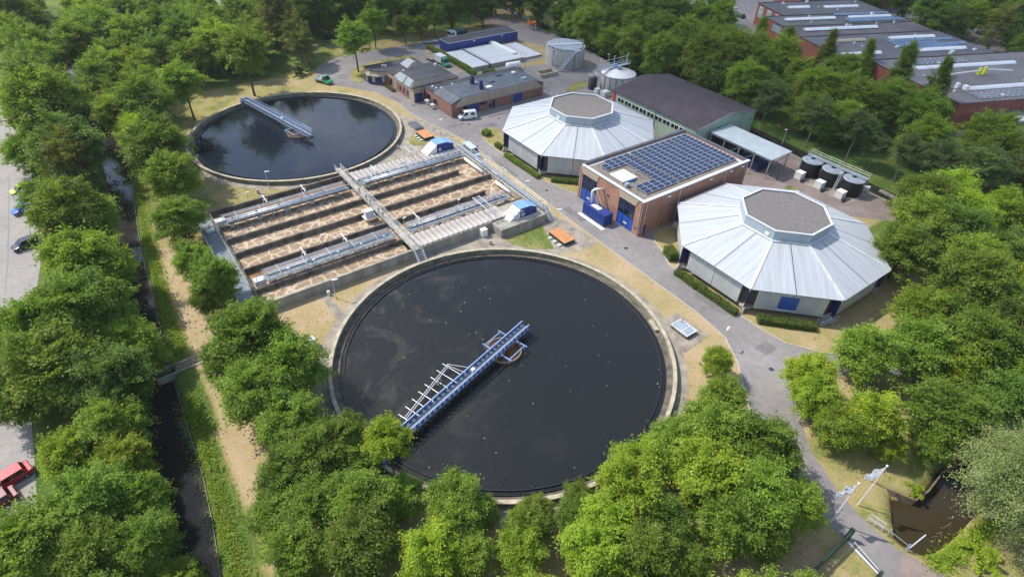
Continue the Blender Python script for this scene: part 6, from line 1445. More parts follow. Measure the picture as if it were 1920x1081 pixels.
def hedge(x, y, L, W_, h, rz, label, m=0, seed=1, par=None):
    t = thing('hedge', label, 'hedge', None, (x, y, 0), rz)
    segs = max(1, int(L / 1.5)); rr = random.Random(seed); bx = []
    for i in range(segs): dz = rr.uniform(-.12, .1); bx.append((-L / 2 + i * L / segs, -L / 2 + (i + 1) * L / segs, -W_ / 2 + rr.uniform(-.08, .08), W_ / 2 + rr.uniform(-.08, .08), .05, h + dz))
    o = leaf_block('foliage', bx, 130, .10, LEAF[m], seed, t)
    mb = MB(); mb.box(-L / 2 + .15, L / 2 - .15, -W_ / 2 + .15, W_ / 2 - .15, 0, h - .22); mb.build('inner_twigs', M['bark'], t)
hedge(59.7, -35.6, 12.4, 1.1, 1.0, PI / 2, 'clipped hedge along the octagonal hall wall facing the round tank', 2, 1)
hedge(64.2, -47.6, 8.4, 1.4, 1.0, -PI / 4, 'clipped hedge below the blue shutter of the octagonal hall', 2, 2)
hedge(59.9, 14.6, 12.0, 1.0, .9, PI / 2, 'clipped hedge along the octagonal hall wall facing the basin', 2, 3)
hedge(64.0, 4.0, 7.0, 1.1, .9, -PI / 4, 'clipped hedge between octagonal hall and solar building', 2, 4)
hedge(81.2, 81.4, 23.5, 1.3, 1.2, PI / 2, 'long clipped hedge between the loading yard and the covered basin', 2, 5)
hedge(80.8, 67.2, 3.6, 1.2, 1.1, PI / 2, 'short hedge stub at the workshop end of the covered basin', 2, 6)
hedge(62.2, 31.8, 1.8, 1.6, 1.2, .3, 'round bush at the tip of the lawn by the octagonal hall', 2, 7)
hedge(60.9, 24.6, 2.2, 1.2, 1.1, PI / 2, 'small bush below the blue corner of the octagonal hall', 2, 8)
hedge(62.4, -25.6, 2.6, 1.6, 1.7, 1.2, 'tall bush at the hall corner beside the brick building', 2, 9)
hedge(55.9, 69.0, 5.0, .9, .5, PI / 2, 'low planting strip in front of the office windows', 3, 10)
hedge(85.5, 65.6, 4.0, .9, .8, 0, 'low hedge behind the workshop roof', 2, 12)
t = thing('shrub', 'round blue green shrub below the birches', 'shrub', None, (39.6, 90.8, 0))
t.scale = (2.6, 2.4, 2.0); rng = np.random.default_rng(77); C, Nn, V = crown_points(rng, 9000, 22, 'round', .55, .75); me = leaf_mesh('foliage', C, Nn, .06, V, rng); me.materials.append(LEAF[4]); put('foliage', me, t)
t = thing('shrub', 'bright green shrub on the pond bank below the willow', 'shrub', None, (49.6, -81.6, 0)); t.scale = (2.0, 2.0, 1.5); o = put('foliage', me.copy(), t); o.data.materials[0] = LEAF[1]
t = thing('shrub', 'small light shrub at the corner of the pond wall', 'shrub', None, (52.2, -73.4, -.4)); t.scale = (1.1, 1.1, 1.1); o = put('foliage', me.copy(), t); o.data.materials[0] = LEAF[1]
def reeds(name, pts, n, spread, h, m, seed):
    rng = np.random.default_rng(seed); P = np.array(pts, float); seg = rng.integers(0, len(P) - 1, n); tt = rng.uniform(0, 1, n)[:, None]
    c = P[seg] * (1 - tt) + P[seg + 1] * tt; c = c + rng.normal(0, spread, (n, 2))
    cl = np.sin(c[:, 0] * 1.7 + seed) * np.cos(c[:, 1] * .9 + seed)
    z = np.array([ground_h(a, b) for a, b in c]) ; z = np.maximum(z, -1.0) + rng.uniform(0, h, n) * (.55 + .45 * cl)
    C = np.column_stack([c, z + .05]); Nn = np.tile([0, 0, 1.0], (n, 1)) + rng.normal(0, .4, (n, 3))
    me = leaf_mesh(name, C, Nn, .13, np.clip(rng.normal(.5, .25, n), 0, 1), rng); me.materials.append(LEAF[m]); o = put(name, me); stuff(o); return tag(o, name.replace('_', ' ') + ' crowding the water edge', 'plants')
reeds('bank_growth', [(-14.6, -60), (-14.6, -40), (-13.8, -30), (-13.5, -20), (-13.3, -12)], 6000, .8, .4, 1, 1)
reeds('bank_growth', [(-12.2, -4), (-11.6, 10), (-11.0, 20), (-10.4, 30), (-9.0, 45), (-8.0, 60)], 8000, .7, .4, 1, 2)
reeds('pond_bank_growth', [(44.8, -78.8), (49, -79.6), (55, -80.4), (62, -82)], 5000, .6, .9, 1, 3)

# coarse grass tufts and weeds over the lawns
def tufts(n, seed):
    rng = np.random.default_rng(seed); A = ROAD_L + ROAD_R; P = []; V = []
    cand = np.column_stack([rng.uniform(-12.5, 66, n), rng.uniform(-80, 100, n)])
    for a, b in cand:
        if math.hypot(a - T1C[0], b - T1C[1]) < 25.8 or math.hypot(a - T2C[0], b - T2C[1]) < 25.0: continue
        if -3 < a < 53 and -5 < b < 30: continue
        if 24 < a < 55 and -16 < b < 48: continue
        if b > 29 and a > 45: continue
        if ground_h(a, b) < -.05 or inside(a, b, A) or dryness(a, b) > .9: continue
        k = math.sin(a * .9 + 2 * math.sin(b * .35)) * math.cos(b * .8 + 1.5 * math.sin(a * .3))
        if rng.uniform() < .35 + .5 * k: P.append((a, b, rng.uniform(.0, .07))); V.append(np.clip(.5 - .5 * dryness(a, b) + rng.normal(.1, .2), 0, 1))
    C = np.array(P); Nn = np.tile([0, 0, 1.0], (len(C), 1)); me = leaf_mesh('grass_tufts', C, Nn, .13, np.array(V), rng, .7)
    me.materials.append(leaf_mat('tuft_grass', (0.44, 0.36, 0.21), (0.19, 0.27, 0.05), .3, .01)); return stuff(tag(put('grass_tufts', me), 'coarse tufts and weeds scattered over the dry lawns', 'grass'))
tufts(26000, 9)
# ------------------------------------------------------------------ vehicles
def prof_body(mb, pts, w, inset=0.08):
    """side profile (x, z) extruded across the width, with the outer edges rounded in"""
    n = len(pts); cx = sum(p[0] for p in pts) / n; cz = sum(p[1] for p in pts) / n
    rings = []
    for y, k in ((-w / 2, 1 - inset), (-w / 2 + .1, 1.0), (w / 2 - .1, 1.0), (w / 2, 1 - inset)):
        rings.append([(cx + (p[0] - cx) * (k if k < 1 else 1), y, cz + (p[1] - cz) * (k if k < 1 else 1)) for p in pts])
    vs = [v for r in rings for v in r]; fs = [tuple(range(n))[::-1], tuple(range(3 * n, 4 * n))]
    for r in range(3):
        for i in range(n): j = (i + 1) % n; fs.append((r * n + i, r * n + j, (r + 1) * n + j, (r + 1) * n + i))
    return mb.add(vs, [f[::-1] for f in fs])
def wheels(t, xs, w, r=.33):
    for x in xs:
        for s in (-1, 1):
            y = s * (w / 2 - .1)
            o = MB().tube([(x, y - .11, r), (x, y + .11, r)], r, 16).build('wheel', M['rubber'], t)
            MB().tube([(x, y - .12, r), (x, y + .12, r)], r * .6, 12).build('rim', M['steel_rim'], o)
def vehicle(x, y, rz, label, cat, m, L=4.3, W_=1.78, H=1.48, hood=1.05, belt=.92, tail=.55, van=False, z=0.03, glass_rear=True):
    t = thing({'car': 'parked_car', 'van': 'van'}.get(cat, cat), label, cat, None, (x, y, z), rz)
    a, b = -L / 2, L / 2
    hz = belt - .12
    prof_body(MB(), [(a + .05, .28), (b - .05, .28), (b, .45), (b - .04, .68), (b - .25, hz - .02), (b - hood, belt), (a + .08, belt + .02), (a, .7)], W_, .05).build('body', m, t)
    cab0, cab1 = (a + .12, b - hood + .25) if van else (a + .25 + tail * .3, b - hood + .25)
    top0, top1 = (a + .22, b - hood - .55) if van else (a + .45 + tail * .6, b - hood - .5)
    wb, wt = W_ / 2 - .06, W_ / 2 - .22
    vs = [(cab0, -wb, belt), (cab1, -wb, belt), (cab1, wb, belt), (cab0, wb, belt), (top0, -wt, H), (top1, -wt, H), (top1, wt, H), (top0, wt, H)]
    MB().add(vs, [(0, 1, 5, 4), (1, 2, 6, 5), (2, 3, 7, 6), (3, 0, 4, 7)]).build('cabin', m, t)
    MB().box(top0 - .02, top1 + .02, -wt - .01, wt + .01, H - .03, H + .035).build('roof', m, t)
    def pane(i, j, k, l, s0, s1, t0, t1, nm):
        P = [Vector(vs[q]) for q in (i, j, k, l)]; nrm = (P[1] - P[0]).cross(P[3] - P[0]).normalized() * .012
        f = lambda s, q: (P[0].lerp(P[1], s)).lerp(P[3].lerp(P[2], s), q) + nrm
        q = [f(s0, t0), f(s1, t0), f(s1, t1), f(s0, t1)]; MB().quad(*q).build(nm, M['glass'], t)
    pane(1, 2, 6, 5, .06, .94, .08, .92, 'windscreen')
    if glass_rear: pane(3, 0, 4, 7, .08, .92, .2, .9, 'rear_window')
    for ids in ((0, 1, 5, 4), (2, 3, 7, 6)):
        rev = ids[0] == 2
        spans = ((.66, .93),) if van == 2 else ((.06, .34), (.37, .63), (.66, .93)) if van else ((.08, .48), (.52, .92))
        for s0, s1 in spans: pane(*ids, *((1 - s1, 1 - s0) if rev else (s0, s1)), .12, .88, 'side_window')
    for s in (-1, 1):
        MB().cbox((b - .08, s * (W_ / 2 - .28), .58), .16, .34, .16).build('headlight', M['glass_sky'], t); MB().cbox((a + .04, s * (W_ / 2 - .18), .62), .12, .16, .24).build('tail_light', M['traffic_red'], t)
        MB().cbox((cab1 - .45, s * (W_ / 2 + .06), belt), .12, .16, .12).build('mirror', M['dark_steel'], t)
    wheels(t, (a + L * .19, b - L * .19), W_)
    MB().box(b - .06, b + .02, -W_ / 2 + .2, W_ / 2 - .2, .3, .44).build('bumper', M['dark_steel'], t)
    return t
v = vehicle(63.4, 42.0, R_(164), 'white delivery van with dark lettered rear side, parked before the workshop', 'van', M['car_white'], 4.6, 1.85, 1.9, .95, 1.0, van=2)
for s in (-1, 1):
    MB().box(-1.6, -.7, s * .8 - (.1 if s < 0 else 0), s * .8 + (.1 if s > 0 else 0), 1.15, 1.7).build('side_print', M['black_plastic'], v); MB().box(1.0, 1.7, s * .895 - .01, s * .895 + .01, .6, .8).build('side_stripe', M['car_teal'], v)
MB().box(-1.9, -.2, -.55, .55, 1.935, 1.96).build('roof_rack', M['galv_light'], v)
vehicle(53.9, 25.2, R_(-93), 'pale blue minibus parked beside the end walkway of the basin', 'van', M['car_silver'], 5.2, 1.95, 2.05, .9, 1.1, van=True)
def pickup(x, y, rz, label, box=False):
    t = thing('pickup_truck', label, 'truck', None, (x, y, .03), rz); m = M['car_green']; L = 5.4; b = L / 2
    prof_body(MB(), [(.4, .4), (b - .02, .4), (b, .65), (b - .05, .95), (b - .75, 1.12), (.42, 1.15)], 1.9, .05).build('cab_body', m, t)
    vs = [(.42, -.88, 1.12), (b - .8, -.88, 1.12), (b - .8, .88, 1.12), (.42, .88, 1.12), (.5, -.74, 2.05), (b - 1.45, -.74, 2.05), (b - 1.45, .74, 2.05), (.5, .74, 2.05)]
    MB().add(vs, [(0, 1, 5, 4), (1, 2, 6, 5), (2, 3, 7, 6), (3, 0, 4, 7)]).build('cab', m, t)
    MB().box(.48, b - 1.43, -.75, .75, 2.03, 2.09).build('roof', m, t)
    MB().quad((b - .84, -.8, 1.2), (b - .84, .8, 1.2), (b - 1.4, .7, 2.0), (b - 1.4, -.7, 2.0)).build('windscreen', M['glass'], t).location = (.02, 0, .02)
    for s in (-1, 1):
        q = [(.62, s * .885, 1.2), (b - .98, s * .885, 1.2), (b - 1.5, s * .765, 1.95), (.62, s * .765, 1.95)]
        MB().quad(*(q if s < 0 else q[::-1])).build('side_window', M['glass'], t)
        MB().cbox((b - .06, s * .66, .72), .14, .34, .2).build('headlight', M['glass_sky'], t)
    if box: MB().box(-3.2, .3, -1.05, 1.05, .75, 2.6).build('box_body', M['galv_light'], t)
    else:
        MB().box(-2.7, .3, -.98, .98, .72, .8).build('bed', M['timber'], t)
        for a in ((-2.7, .3, -.98, -.93), (-2.7, .3, .93, .98), (-2.7, -2.65, -.93, .93), (.25, .3, -.93, .93)): MB().box(*a, .803, 1.15).build('bed_side', M['galv_light'], t)
        mb = MB(); 
        for k in range(6): mb.tube([(-2.4 + k * .4, -.7, .95 + .1 * (k % 3)), (-1.6 + k * .3, .6, 1.0 + .12 * (k % 2))], .09, 6)
        mb.build('load', M['galv_light'], t)
    MB().box(-2.6, .4, -.5, .5, .45, .72).build('chassis', M['dark_steel'], t)
    wheels(t, (-1.75, 1.7), 1.85, .37); return t
pickup(42.7, 82.2, R_(-64), 'green pickup with loaded silver bed on the lawn edge by the rear tank')
pickup(77.6, 77.8, R_(-88), 'green truck with grey box body parked on the loading pavement', True)
tr = thing('flat_trailer', 'empty flat grey trailer behind the green box truck', 'trailer', None, (76.6, 83.6, .03), R_(95))
MB().box(-2.0, 2.0, -1.0, 1.0, .6, .72).build('deck', M['timber'], tr); wheels(tr, (-.5, .5), 1.9, .3); MB().beam((2.0, 0, .55), (3.0, 0, .5), .1, .1).build('drawbar', M['dark_steel'], tr)
tr = thing('flat_trailer', 'low grey car trailer at the end of the blue shed', 'trailer', None, (84.6, 97.4, .03), R_(-8))
MB().box(-2.3, 2.3, -1.0, 1.0, .55, .65).build('deck', M['galv_light'], tr); wheels(tr, (-.6, .3), 1.9, .3); MB().box(-2.2, .6, -.7, .7, .65, .8).build('ramp', M['galv'], tr); MB().beam((2.3, 0, .5), (3.3, 0, .5), .1, .1).build('drawbar', M['dark_steel'], tr)
tk = thing('tanker_truck', 'white and green tanker truck behind the blue shed', 'truck', None, (94.6, 97.6, .03), R_(184))
MB().box(1.2, 3.2, -1.15, 1.15, .7, 2.7).build('cab', M['car_white'], tk); MB().box(3.2, 3.23, -1.0, 1.0, 1.6, 2.5).build('windscreen', M['glass'], tk)
for s in (-1, 1): MB().box(2.0, 3.0, s * 1.155 - .01, s * 1.155 + .01, 1.6, 2.4).build('side_window', M['glass'], tk)
MB().tube([(-3.6, 0, 1.9), (-3.4, 0, 1.9), (.8, 0, 1.9), (1.0, 0, 1.9)], .95, 16).build('tank', M['dark_green'], tk, True); MB().box(-3.6, 1.1, -.6, .6, .6, .95).build('chassis', M['car_green'], tk); wheels(tk, (-2.6, -1.4, 2.3), 2.3, .48)
vehicle(57.8, 116.3, R_(148), 'dark car parked on the grass under the shaded wood', 'car', M['car_black'])
vehicle(-26.6, 57.4, R_(194), 'yellow car in the row at the car park edge', 'car', M['car_yellow'])
vehicle(-26.0, 54.8, R_(194), 'dark grey car between the yellow and the teal car', 'car', M['car_grey'])
vehicle(-25.6, 52.3, R_(194), 'teal car next to the blue car at the car park edge', 'car', M['car_teal'])
vehicle(-26.7, 49.4, R_(197), 'bright blue car at the end of the row in the car park', 'car', M['car_blue'])
vehicle(-27.3, 36.6, R_(198), 'black car parked alone at the car park edge under trees', 'car', M['car_black'])
vehicle(-31.9, -14.2, R_(197), 'red car half under the trees of the car park', 'car', M['car_red'])
vehicle(-33.4, -17.0, R_(197), 'dark red car beside the bright red one', 'car', paint('car_maroon', (.16, .01, .02)))
vehicle(-24.2, -3.6, R_(197), 'white car almost hidden below the car park trees', 'car', M['car_white'])
vehicle(207, 78, R_(70), 'white van beside the far factory wall', 'van', M['car_white'], 4.8, 1.9, 1.95, .9, 1.0, van=True)
vehicle(206, 73.4, R_(68), 'white car beside the far factory wall', 'car', M['car_white'])
vehicle(201.5, 66.5, R_(68), 'black car beside the far factory wall', 'car', M['car_black'])
hp = thing('salt_hopper', 'orange funnel hopper on blue legs at the back road', 'hopper', None, (122.2, 93.6, 0))
MB().lathe([(.4, 1.3), (1.5, 2.2), (1.5, 2.6), (1.35, 2.6), (.35, 1.5)], n=20).build('funnel', M['orange'], hp)
for a in range(4): MB().tube([(.9 * math.cos(a * PI / 2 + .6), .9 * math.sin(a * PI / 2 + .6), 0), (.9 * math.cos(a * PI / 2 + .6), .9 * math.sin(a * PI / 2 + .6), 1.9)], .08, 6).build('leg', M['blue_door'], hp)

# ------------------------------------------------------------------ street lamps, hatches, flags, gates
def lamp(x, y, rz, label, h=3.6):
    t = thing('lamp_post', label, 'lamp', 'grey lamp posts', (x, y, 0), rz)
    MB().tube([(0, 0, 0), (0, 0, h)], .06, 8, r2=.04).build('pole', M['galv_light'], t); MB().tube([(0, 0, 0), (0, 0, .5)], .09, 8).build('base', M['galv'], t)
    o = MB().add([(-.1, -.11, h), (.75, -.13, h + .06), (.75, .13, h + .06), (-.1, .11, h), (-.1, -.11, h + .1), (.75, -.1, h + .14), (.75, .1, h + .14), (-.1, .11, h + .1)], [(0, 3, 2, 1), (4, 5, 6, 7), (0, 1, 5, 4), (1, 2, 6, 5), (2, 3, 7, 6), (3, 0, 4, 7)]).build('lamp_head', M['white'], t)
for x, y, rz, lb in ((12.4, 34.3, -.5, 'lamp post on the lawn between rear tank and basin'), (10.2, -4.4, -.3, 'lamp post on dry grass between basin wall and front tank walk'), (51.8, -7.2, -.6, 'lamp post beside the basin steps and the orange hatch'),
                     (51.9, -45.2, .3, 'lamp post at the road bend near the glazed hatch'), (11.2, -51.6, 2.2, 'lamp post on the tank walk among the trees'), (53.2, 37.6, .2, 'lamp post between the two hatches and the workshop yard'),
                     (53.1, 4.2, -.6, 'lamp post at the road side of the end walkway'), (119.0, -9.0, 3.1, 'lamp post on the ditch bank behind the shelter'), (120.5, 89.5, 3.0, 'lamp post beside the orange hopper'), (121.6, 66.0, 3.1, 'lamp post on the ditch bank behind the big concrete tank'),
                     (119.6, 52.0, 3.1, 'lamp post on the ditch bank between the two concrete tanks')): lamp(x, y, rz, lb)
def rust_hatch(x0, x1, y0, y1, label):
    t = thing('hatch_cover', label, 'hatch', 'rusty hatch covers', (x0, y0, 0)); L, D = x1 - x0, y1 - y0
    MB().box(.05, L - .05, .05, D - .05, 0, .72).build('chamber', M['dark_green'], t)
    n = 4
    for i in range(n): MB().box(0, L, i * D / n + .01, (i + 1) * D / n - .01, .723, .80 + .004 * (i % 2)).build('cover_plate', M['rust_cover'], t)
    for i in range(3): MB().box(-.85, -.15, .5 + i * D / 3.4, 1.0 + i * D / 3.4, .02, .28).build('step', M['bollard'], t)
rust_hatch(48.8, 51.3, -13.2, -8.7, 'rusty orange hatch cover with pale steps beside the basin steps')
rust_hatch(48.4, 50.9, 36.4, 40.6, 'rusty orange hatch cover with pale steps beside the rear blue housing')
t = thing('grey_hatch', 'blue grey hatch cover beside the rear tank walk', 'hatch', None, (49.3, 42.4, 0)); MB().box(0, 2.0, 0, 3.8, 0, .5).build('chamber', M['concrete'], t); MB().box(-.05, 2.05, -.05, 3.85, .503, .58).build('lid', M['bitumen_blue'], t); MB().tube([(1.9, 3.6, .5), (1.9, 3.6, 1.6)], .04, 6).build('vent', M['galv_light'], t)
t = thing('glazed_hatch', 'glazed inspection hatch with pale frame beside the front tank', 'hatch', None, (49.0, -41.2, 0)); MB().box(0, 2.2, 0, 3.1, 0, .55).build('chamber', M['dark_concrete'], t)
mb = MB(); 
for a in ((-.05, 2.25, -.05, .12), (-.05, 2.25, 2.98, 3.15), (-.05, .12, .12, 2.98), (2.08, 2.25, .12, 2.98), (.12, 2.08, 1.15, 1.3)): mb.box(*a, .553, .66)
mb.build('frame', M['galv_light'], t)
for a in ((.12, 2.08, .12, 1.15), (.12, 2.08, 1.3, 2.98)): MB().box(*a, .555, .61).build('pane', M['glass_sky'], t)
mb = MB(); mb.tube([(1.8, 2.6, .6), (1.8, 2.6, 1.1), (2.1, 2.6, 1.1)], .06, 6); mb.build('spindle', M['dark_steel'], t)
for x, y, lb in ((9.6, -3.0, 'small white bin on dry grass next to the lamp post by the basin'), (10.0, 33.4, 'small tan bin on the lawn beside the path to the rear tank'), (38.4, -5.4, 'small tan post bin on the paved court by the white cabinet'), (41.6, 36.2, 'small tan post bin on the rear tank walk')):
    tag(MB().lathe([(.24, 0), (.26, .7), (.2, .8), (.02, .82)], n=14).build('waste_bin', M['white'] if 'white' in lb[:12] else M['fascia'], loc=(x, y, .02)), lb, 'bin')
tag(MB().cbox((3.4, -12.4, 0), .9, 1.2, 1.3).box(2.9, 3.9, -13.05, -11.75, 1.3, 1.4).build('switch_cabinet', M['bollard'], None), 'grey switch cabinet on the tank walk facing the canal trees', 'cabinet')
mb = MB(); rail(mb, [(1.9, -30.5, .02), (.7, -33.5, .02), (.9, -36.2, .02)], 1.0, 1.2, .035); tag(mb.build('bridge_fence', M['galv_light']), 'short steel railing where the scraper bridge meets the tank rim', 'railing')

def flag(x, y, rz, label, m):
    t = thing('flagpole', label, 'flagpole', 'white flagpoles', (x, y, 0), rz)
    MB().tube([(0, 0, 0), (0, 0, 7.6)], .08, 10, r2=.05).build('pole', M['white'], t); MB().lathe([(.12, 7.6), (.12, 7.72), (.02, 7.8)], n=10).build('finial', M['white'], t)
    mb = MB(); nx, nz = 14, 16; vs = []
    for i in range(nx + 1):
        for j in range(nz + 1):
            a, b = i / nx, j / nz
            vs.append((.06 + a * 1.75 * (1 - .3 * b), .25 * math.sin(a * 9 + b * 3) * a, 7.5 - b * 2.0 - a * .9 * (1 - b * .4)))
    mb.add(vs, [(i * (nz + 1) + j, (i + 1) * (nz + 1) + j, (i + 1) * (nz + 1) + j + 1, i * (nz + 1) + j + 1) for i in range(nx) for j in range(nz)]); mb.build('flag', m, t, True)
def flag_mat(name, c2):
    m, nt, b = new_mat(name); tc = N(nt, 'ShaderNodeTexCoord'); n1 = N(nt, 'ShaderNodeTexNoise', Scale=2.2, Detail=1.0); nt.links.new(tc.outputs['Object'], n1.inputs['Vector'])
    cr = N(nt, 'ShaderNodeValToRGB'); cr.color_ramp.interpolation = 'CONSTANT'; cr.color_ramp.elements[0].color = rgba((.88, .88, .9)); cr.color_ramp.elements[1].position = .56; cr.color_ramp.elements[1].color = rgba(c2)
    nt.links.new(n1.outputs[0], cr.inputs[0]); nt.links.new(cr.outputs[0], b.inputs['Base Color']); b.inputs['Roughness'].default_value = .8
    out = [q for q in nt.nodes if q.type == 'OUTPUT_MATERIAL'][0]; tl = N(nt, 'ShaderNodeBsdfTranslucent'); nt.links.new(cr.outputs[0], tl.inputs[0]); mx = N(nt, 'ShaderNodeMixShader'); nt.links.new(b.outputs[0], mx.inputs[1]); nt.links.new(tl.outputs[0], mx.inputs[2]); nt.links.new(mx.outputs[0], out.inputs[0]); return m
flag(44.8, -70.4, R_(150), 'white flag hanging from a white pole on the grass by the pond', flag_mat('flag_plain', (.62, .66, .74)))
flag(40.3, -69.8, R_(150), 'white flag with grey violet print on a pole beside the entrance road', flag_mat('flag_print', (.25, .23, .38)))
g = thing('swing_gate', 'small galvanised mesh gate at the entrance road edge', 'gate')
mb = MB(); rail(mb, [(43.7, -72.0, .05), (43.9, -73.6, .05)], 1.5, .8, .035, 1); mb.build('frame', M['galv_light'], g)
mb = MB()
for k in range(12): mb.tube([(43.7 + k * .0167, -72.0 - k * .133, .1), (43.7 + k * .0167, -72.0 - k * .133, 1.5)], .015, 4)
for k in range(5): mb.tube([(43.7, -72.0, .35 + k * .25), (43.9, -73.6, .35 + k * .25)], .014, 4)
mb.build('mesh_infill', M['galv'], g)
fe = thing('barrier_rail', 'pale rail on posts between the mesh gate and the pond corner', 'rail')
for y in (-74.2, -76.2): MB().tube([(44.0, y, 0), (44.0, y, 1.3)], .07, 8).build('post', M['galv'], fe)
MB().beam((43.95, -73.7, .95), (44.0, -76.2, .95), .05, .06).build('bar', M['galv'], fe)
tag(MB().beam((44.0, -76.3, .05), (45.6, -76.6, 2.2), .12, .16).build('boom', M['galv']), 'raised pale boom leaning over the pond', 'boom')
sg = thing('sliding_gate', 'dark green sliding gate drawn back beside the entrance road', 'gate')
MB().box(32.4, 39.9, -72.0, -71.8, .15, .32).box(32.4, 39.9, -72.0, -71.8, 1.45, 1.6).build('gate_rail', M['dark_green'], sg)
for k in range(32): MB().box(32.45 + k * .24, 32.5 + k * .24, -71.93, -71.87, .32, 1.45).build('bar', M['dark_green'], sg)
MB().box(39.9, 40.1, -72.1, -71.6, 0, 2.0).build('post', M['dark_green'], sg)
br = thing('boom_barrier', 'white lowered boom across the entrance road', 'barrier')
MB().beam((39.6, -72.6, .9), (38.9, -75.6, .9), .07, .08).build('arm', M['galv_light'], br); MB().cbox((38.8, -76.0, 0), .35, .35, 1.1).build('stand', M['dark_green'], br)
sheet('road_marking', [(39.7, -72.1), (39.85, -72.1), (39.2, -76.2), (39.05, -76.2)], .036, M['white'])
# canal structures
we = thing('canal_weir', 'low concrete weir walls with plank across the canal', 'weir')
for y in (-5.4, -7.1): MB().box(-15.8, -9.4, y - .14, y + .14, -1.6, .12).build('wall', M['concrete'], we)
MB().box(-13.4, -9.6, -6.9, -5.6, -.02, .05).build('plank_deck', M['old_wood'], we)
ed = thing('canal_edging', 'weathered timber edging along the canal water', 'edging'); pts = [p for p in CANAL if -140 < p[1] < 70]
for (ax, ay), (bx, by) in zip(pts[:-1], pts[1:]):
    n = max(1, int(math.hypot(bx - ax, by - ay) / 3)); nx, ny = -(by - ay), bx - ax; l = math.hypot(nx, ny); nx, ny = nx / l * 2.1, ny / l * 2.1
    for i in range(n):
        p = (ax + (bx - ax) * i / n + nx, ay + (by - ay) * i / n + ny); q = (ax + (bx - ax) * (i + .97) / n + nx, ay + (by - ay) * (i + .97) / n + ny)
        if p[1] > -62: MB().beam((p[0], p[1], -.88), (q[0], q[1], -.88), .08, .3).build('board', M['timber'], ed)
pe = thing('pond_wall', 'timber retaining wall around the grass corner of the pond', 'wall')
for p, q in zip([(49.0, -69.6), (50.1, -72.3), (50.9, -73.9), (53.6, -74.2), (57.9, -73.9), (66, -75.5)][:-1], [(50.1, -72.3), (50.9, -73.9), (53.6, -74.2), (57.9, -73.9), (66, -75.5)]):
    n = max(1, int(math.hypot(q[0] - p[0], q[1] - p[1]) / 1.4))
    for i in range(n):
        a = (p[0] + (q[0] - p[0]) * i / n, p[1] + (q[1] - p[1]) * i / n); b = (p[0] + (q[0] - p[0]) * (i + .96) / n, p[1] + (q[1] - p[1]) * (i + .96) / n)
        MB().beam((a[0], a[1], -.42), (b[0], b[1], -.42), .14, 1.1).build('board', M['old_wood'], pe)
mb = MB()
for k in range(22): x = 47 + 12 * random.random(); mb.tube([(x, -77.6 + random.uniform(-.6, .6), -1), (x + random.uniform(-.1, .1), -77.5, -.3)], .02, 4)
stuff(tag(mb.build('dead_reeds', M['timber']), 'dead reed stalks standing in the pond', 'reeds'))

# ------------------------------------------------------------------ the cloud that shades the back of the site
SH = 700.0 / math.tan(SUN_EL); OFFU, OFFV = -math.cos(SUN_TRAVEL) * SH, -math.sin(SUN_TRAVEL) * SH
EDGE = [(44, 420), (56, 150), (62, 100), (60, 74), (60, 48), (68, 26), (92, 6), (102, -18), (112, -48), (132, -74), (230, -120), (420, -190), (640, -100), (700, 150), (640, 420), (420, 560), (150, 560)]
def cloud_noise(x, y):
    return math.sin(x * .045 + 1.3) * math.cos(y * .037) * 6 + math.sin(x * .11 + y * .07) * 3.5 + math.cos(x * .021 - y * .033 + 2) * 8
cu = [-20 + i * 9 for i in range(84)]; cv = [-220 + i * 9 for i in range(90)]; idx = {}; cvx = []; den = []
CE = EDGE + EDGE[:1]
for j, y in enumerate(cv):
    for i, x in enumerate(cu):
        d = seg_dist(x, y, CE); d = (d if inside(x, y, EDGE) else -d) + cloud_noise(x, y) * min(1, max(.25, (abs(x) + abs(y)) / 300))
        if d > -16: idx[(i, j)] = len(cvx); cvx.append((x, y, d)); den.append(min(1.0, max(0.0, (d + 12) / 34.0)))
n = len(cvx); vs = []; fs = []
for (x, y, d) in cvx:
    th = max(0.0, d + 12); vs.append((x + OFFU, y + OFFV, 700 - min(18, th * .15)))
for (x, y, d) in cvx:
    th = max(0.0, d + 12); vs.append((x + OFFU, y + OFFV, 700.5 + 70 * (1 - math.exp(-th / 60)) * (1 + .35 * math.sin(x * .05) * math.cos(y * .06))))
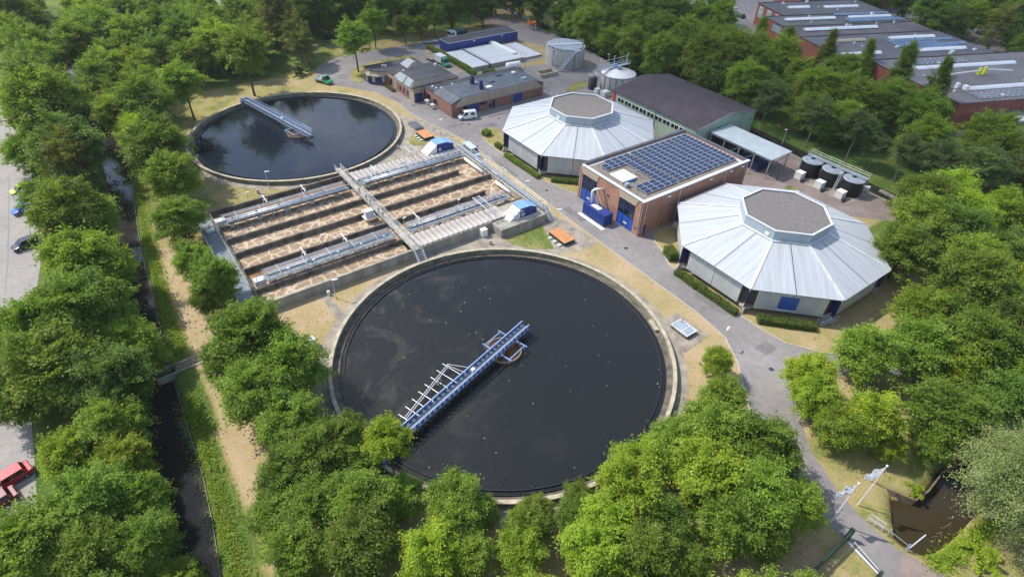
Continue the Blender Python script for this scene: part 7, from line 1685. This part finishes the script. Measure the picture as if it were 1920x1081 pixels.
for (i, j), a in idx.items():
    if (i + 1, j) in idx and (i, j + 1) in idx and (i + 1, j + 1) in idx:
        b, c, d = idx[(i + 1, j)], idx[(i + 1, j + 1)], idx[(i, j + 1)]; fs.append((d, c, b, a)); fs.append((n + a, n + b, n + c, n + d))
me = bpy.data.meshes.new('cloud'); me.from_pydata(vs, [], fs); at = me.attributes.new('dens', 'FLOAT', 'POINT'); at.data.foreach_set('value', den + den)
m, nt, b = new_mat('cloud_vapour'); nt.nodes.remove(b); out = [q for q in nt.nodes if q.type == 'OUTPUT_MATERIAL'][0]
at = N(nt, 'ShaderNodeAttribute', attribute_name='dens'); ml = N(nt, 'ShaderNodeMath', operation='MULTIPLY'); ml.inputs[1].default_value = .37; nt.links.new(at.outputs['Fac'], ml.inputs[0])
tp = N(nt, 'ShaderNodeBsdfTransparent'); df = N(nt, 'ShaderNodeBsdfDiffuse'); df.inputs[0].default_value = (.9, .9, .92, 1); tl = N(nt, 'ShaderNodeBsdfTranslucent'); tl.inputs[0].default_value = (.9, .9, .92, 1)
m1 = N(nt, 'ShaderNodeMixShader'); m1.inputs[0].default_value = .6; nt.links.new(df.outputs[0], m1.inputs[1]); nt.links.new(tl.outputs[0], m1.inputs[2])
m2 = N(nt, 'ShaderNodeMixShader'); nt.links.new(ml.outputs[0], m2.inputs[0]); nt.links.new(tp.outputs[0], m2.inputs[1]); nt.links.new(m1.outputs[0], m2.inputs[2]); nt.links.new(m2.outputs[0], out.inputs[0])
me.materials.append(m); me.polygons.foreach_set('use_smooth', [True] * len(me.polygons))
struct(put('cloud', me))

# ------------------------------------------------------------------ thin summer haze
m = bpy.data.materials.new('haze_air'); m.use_nodes = True; nt = m.node_tree; nt.nodes.clear()
hv = nt.nodes.new('ShaderNodeVolumePrincipled'); hv.inputs['Color'].default_value = (0.86, 0.92, 1.0, 1); hv.inputs['Density'].default_value = 0.00011; hv.inputs['Anisotropy'].default_value = 0.2
ho = nt.nodes.new('ShaderNodeOutputMaterial'); nt.links.new(hv.outputs[0], ho.inputs['Volume'])
stuff(MB().box(-3400, 3500, -3300, 3600, -4.0, 66.0).build('haze', m))
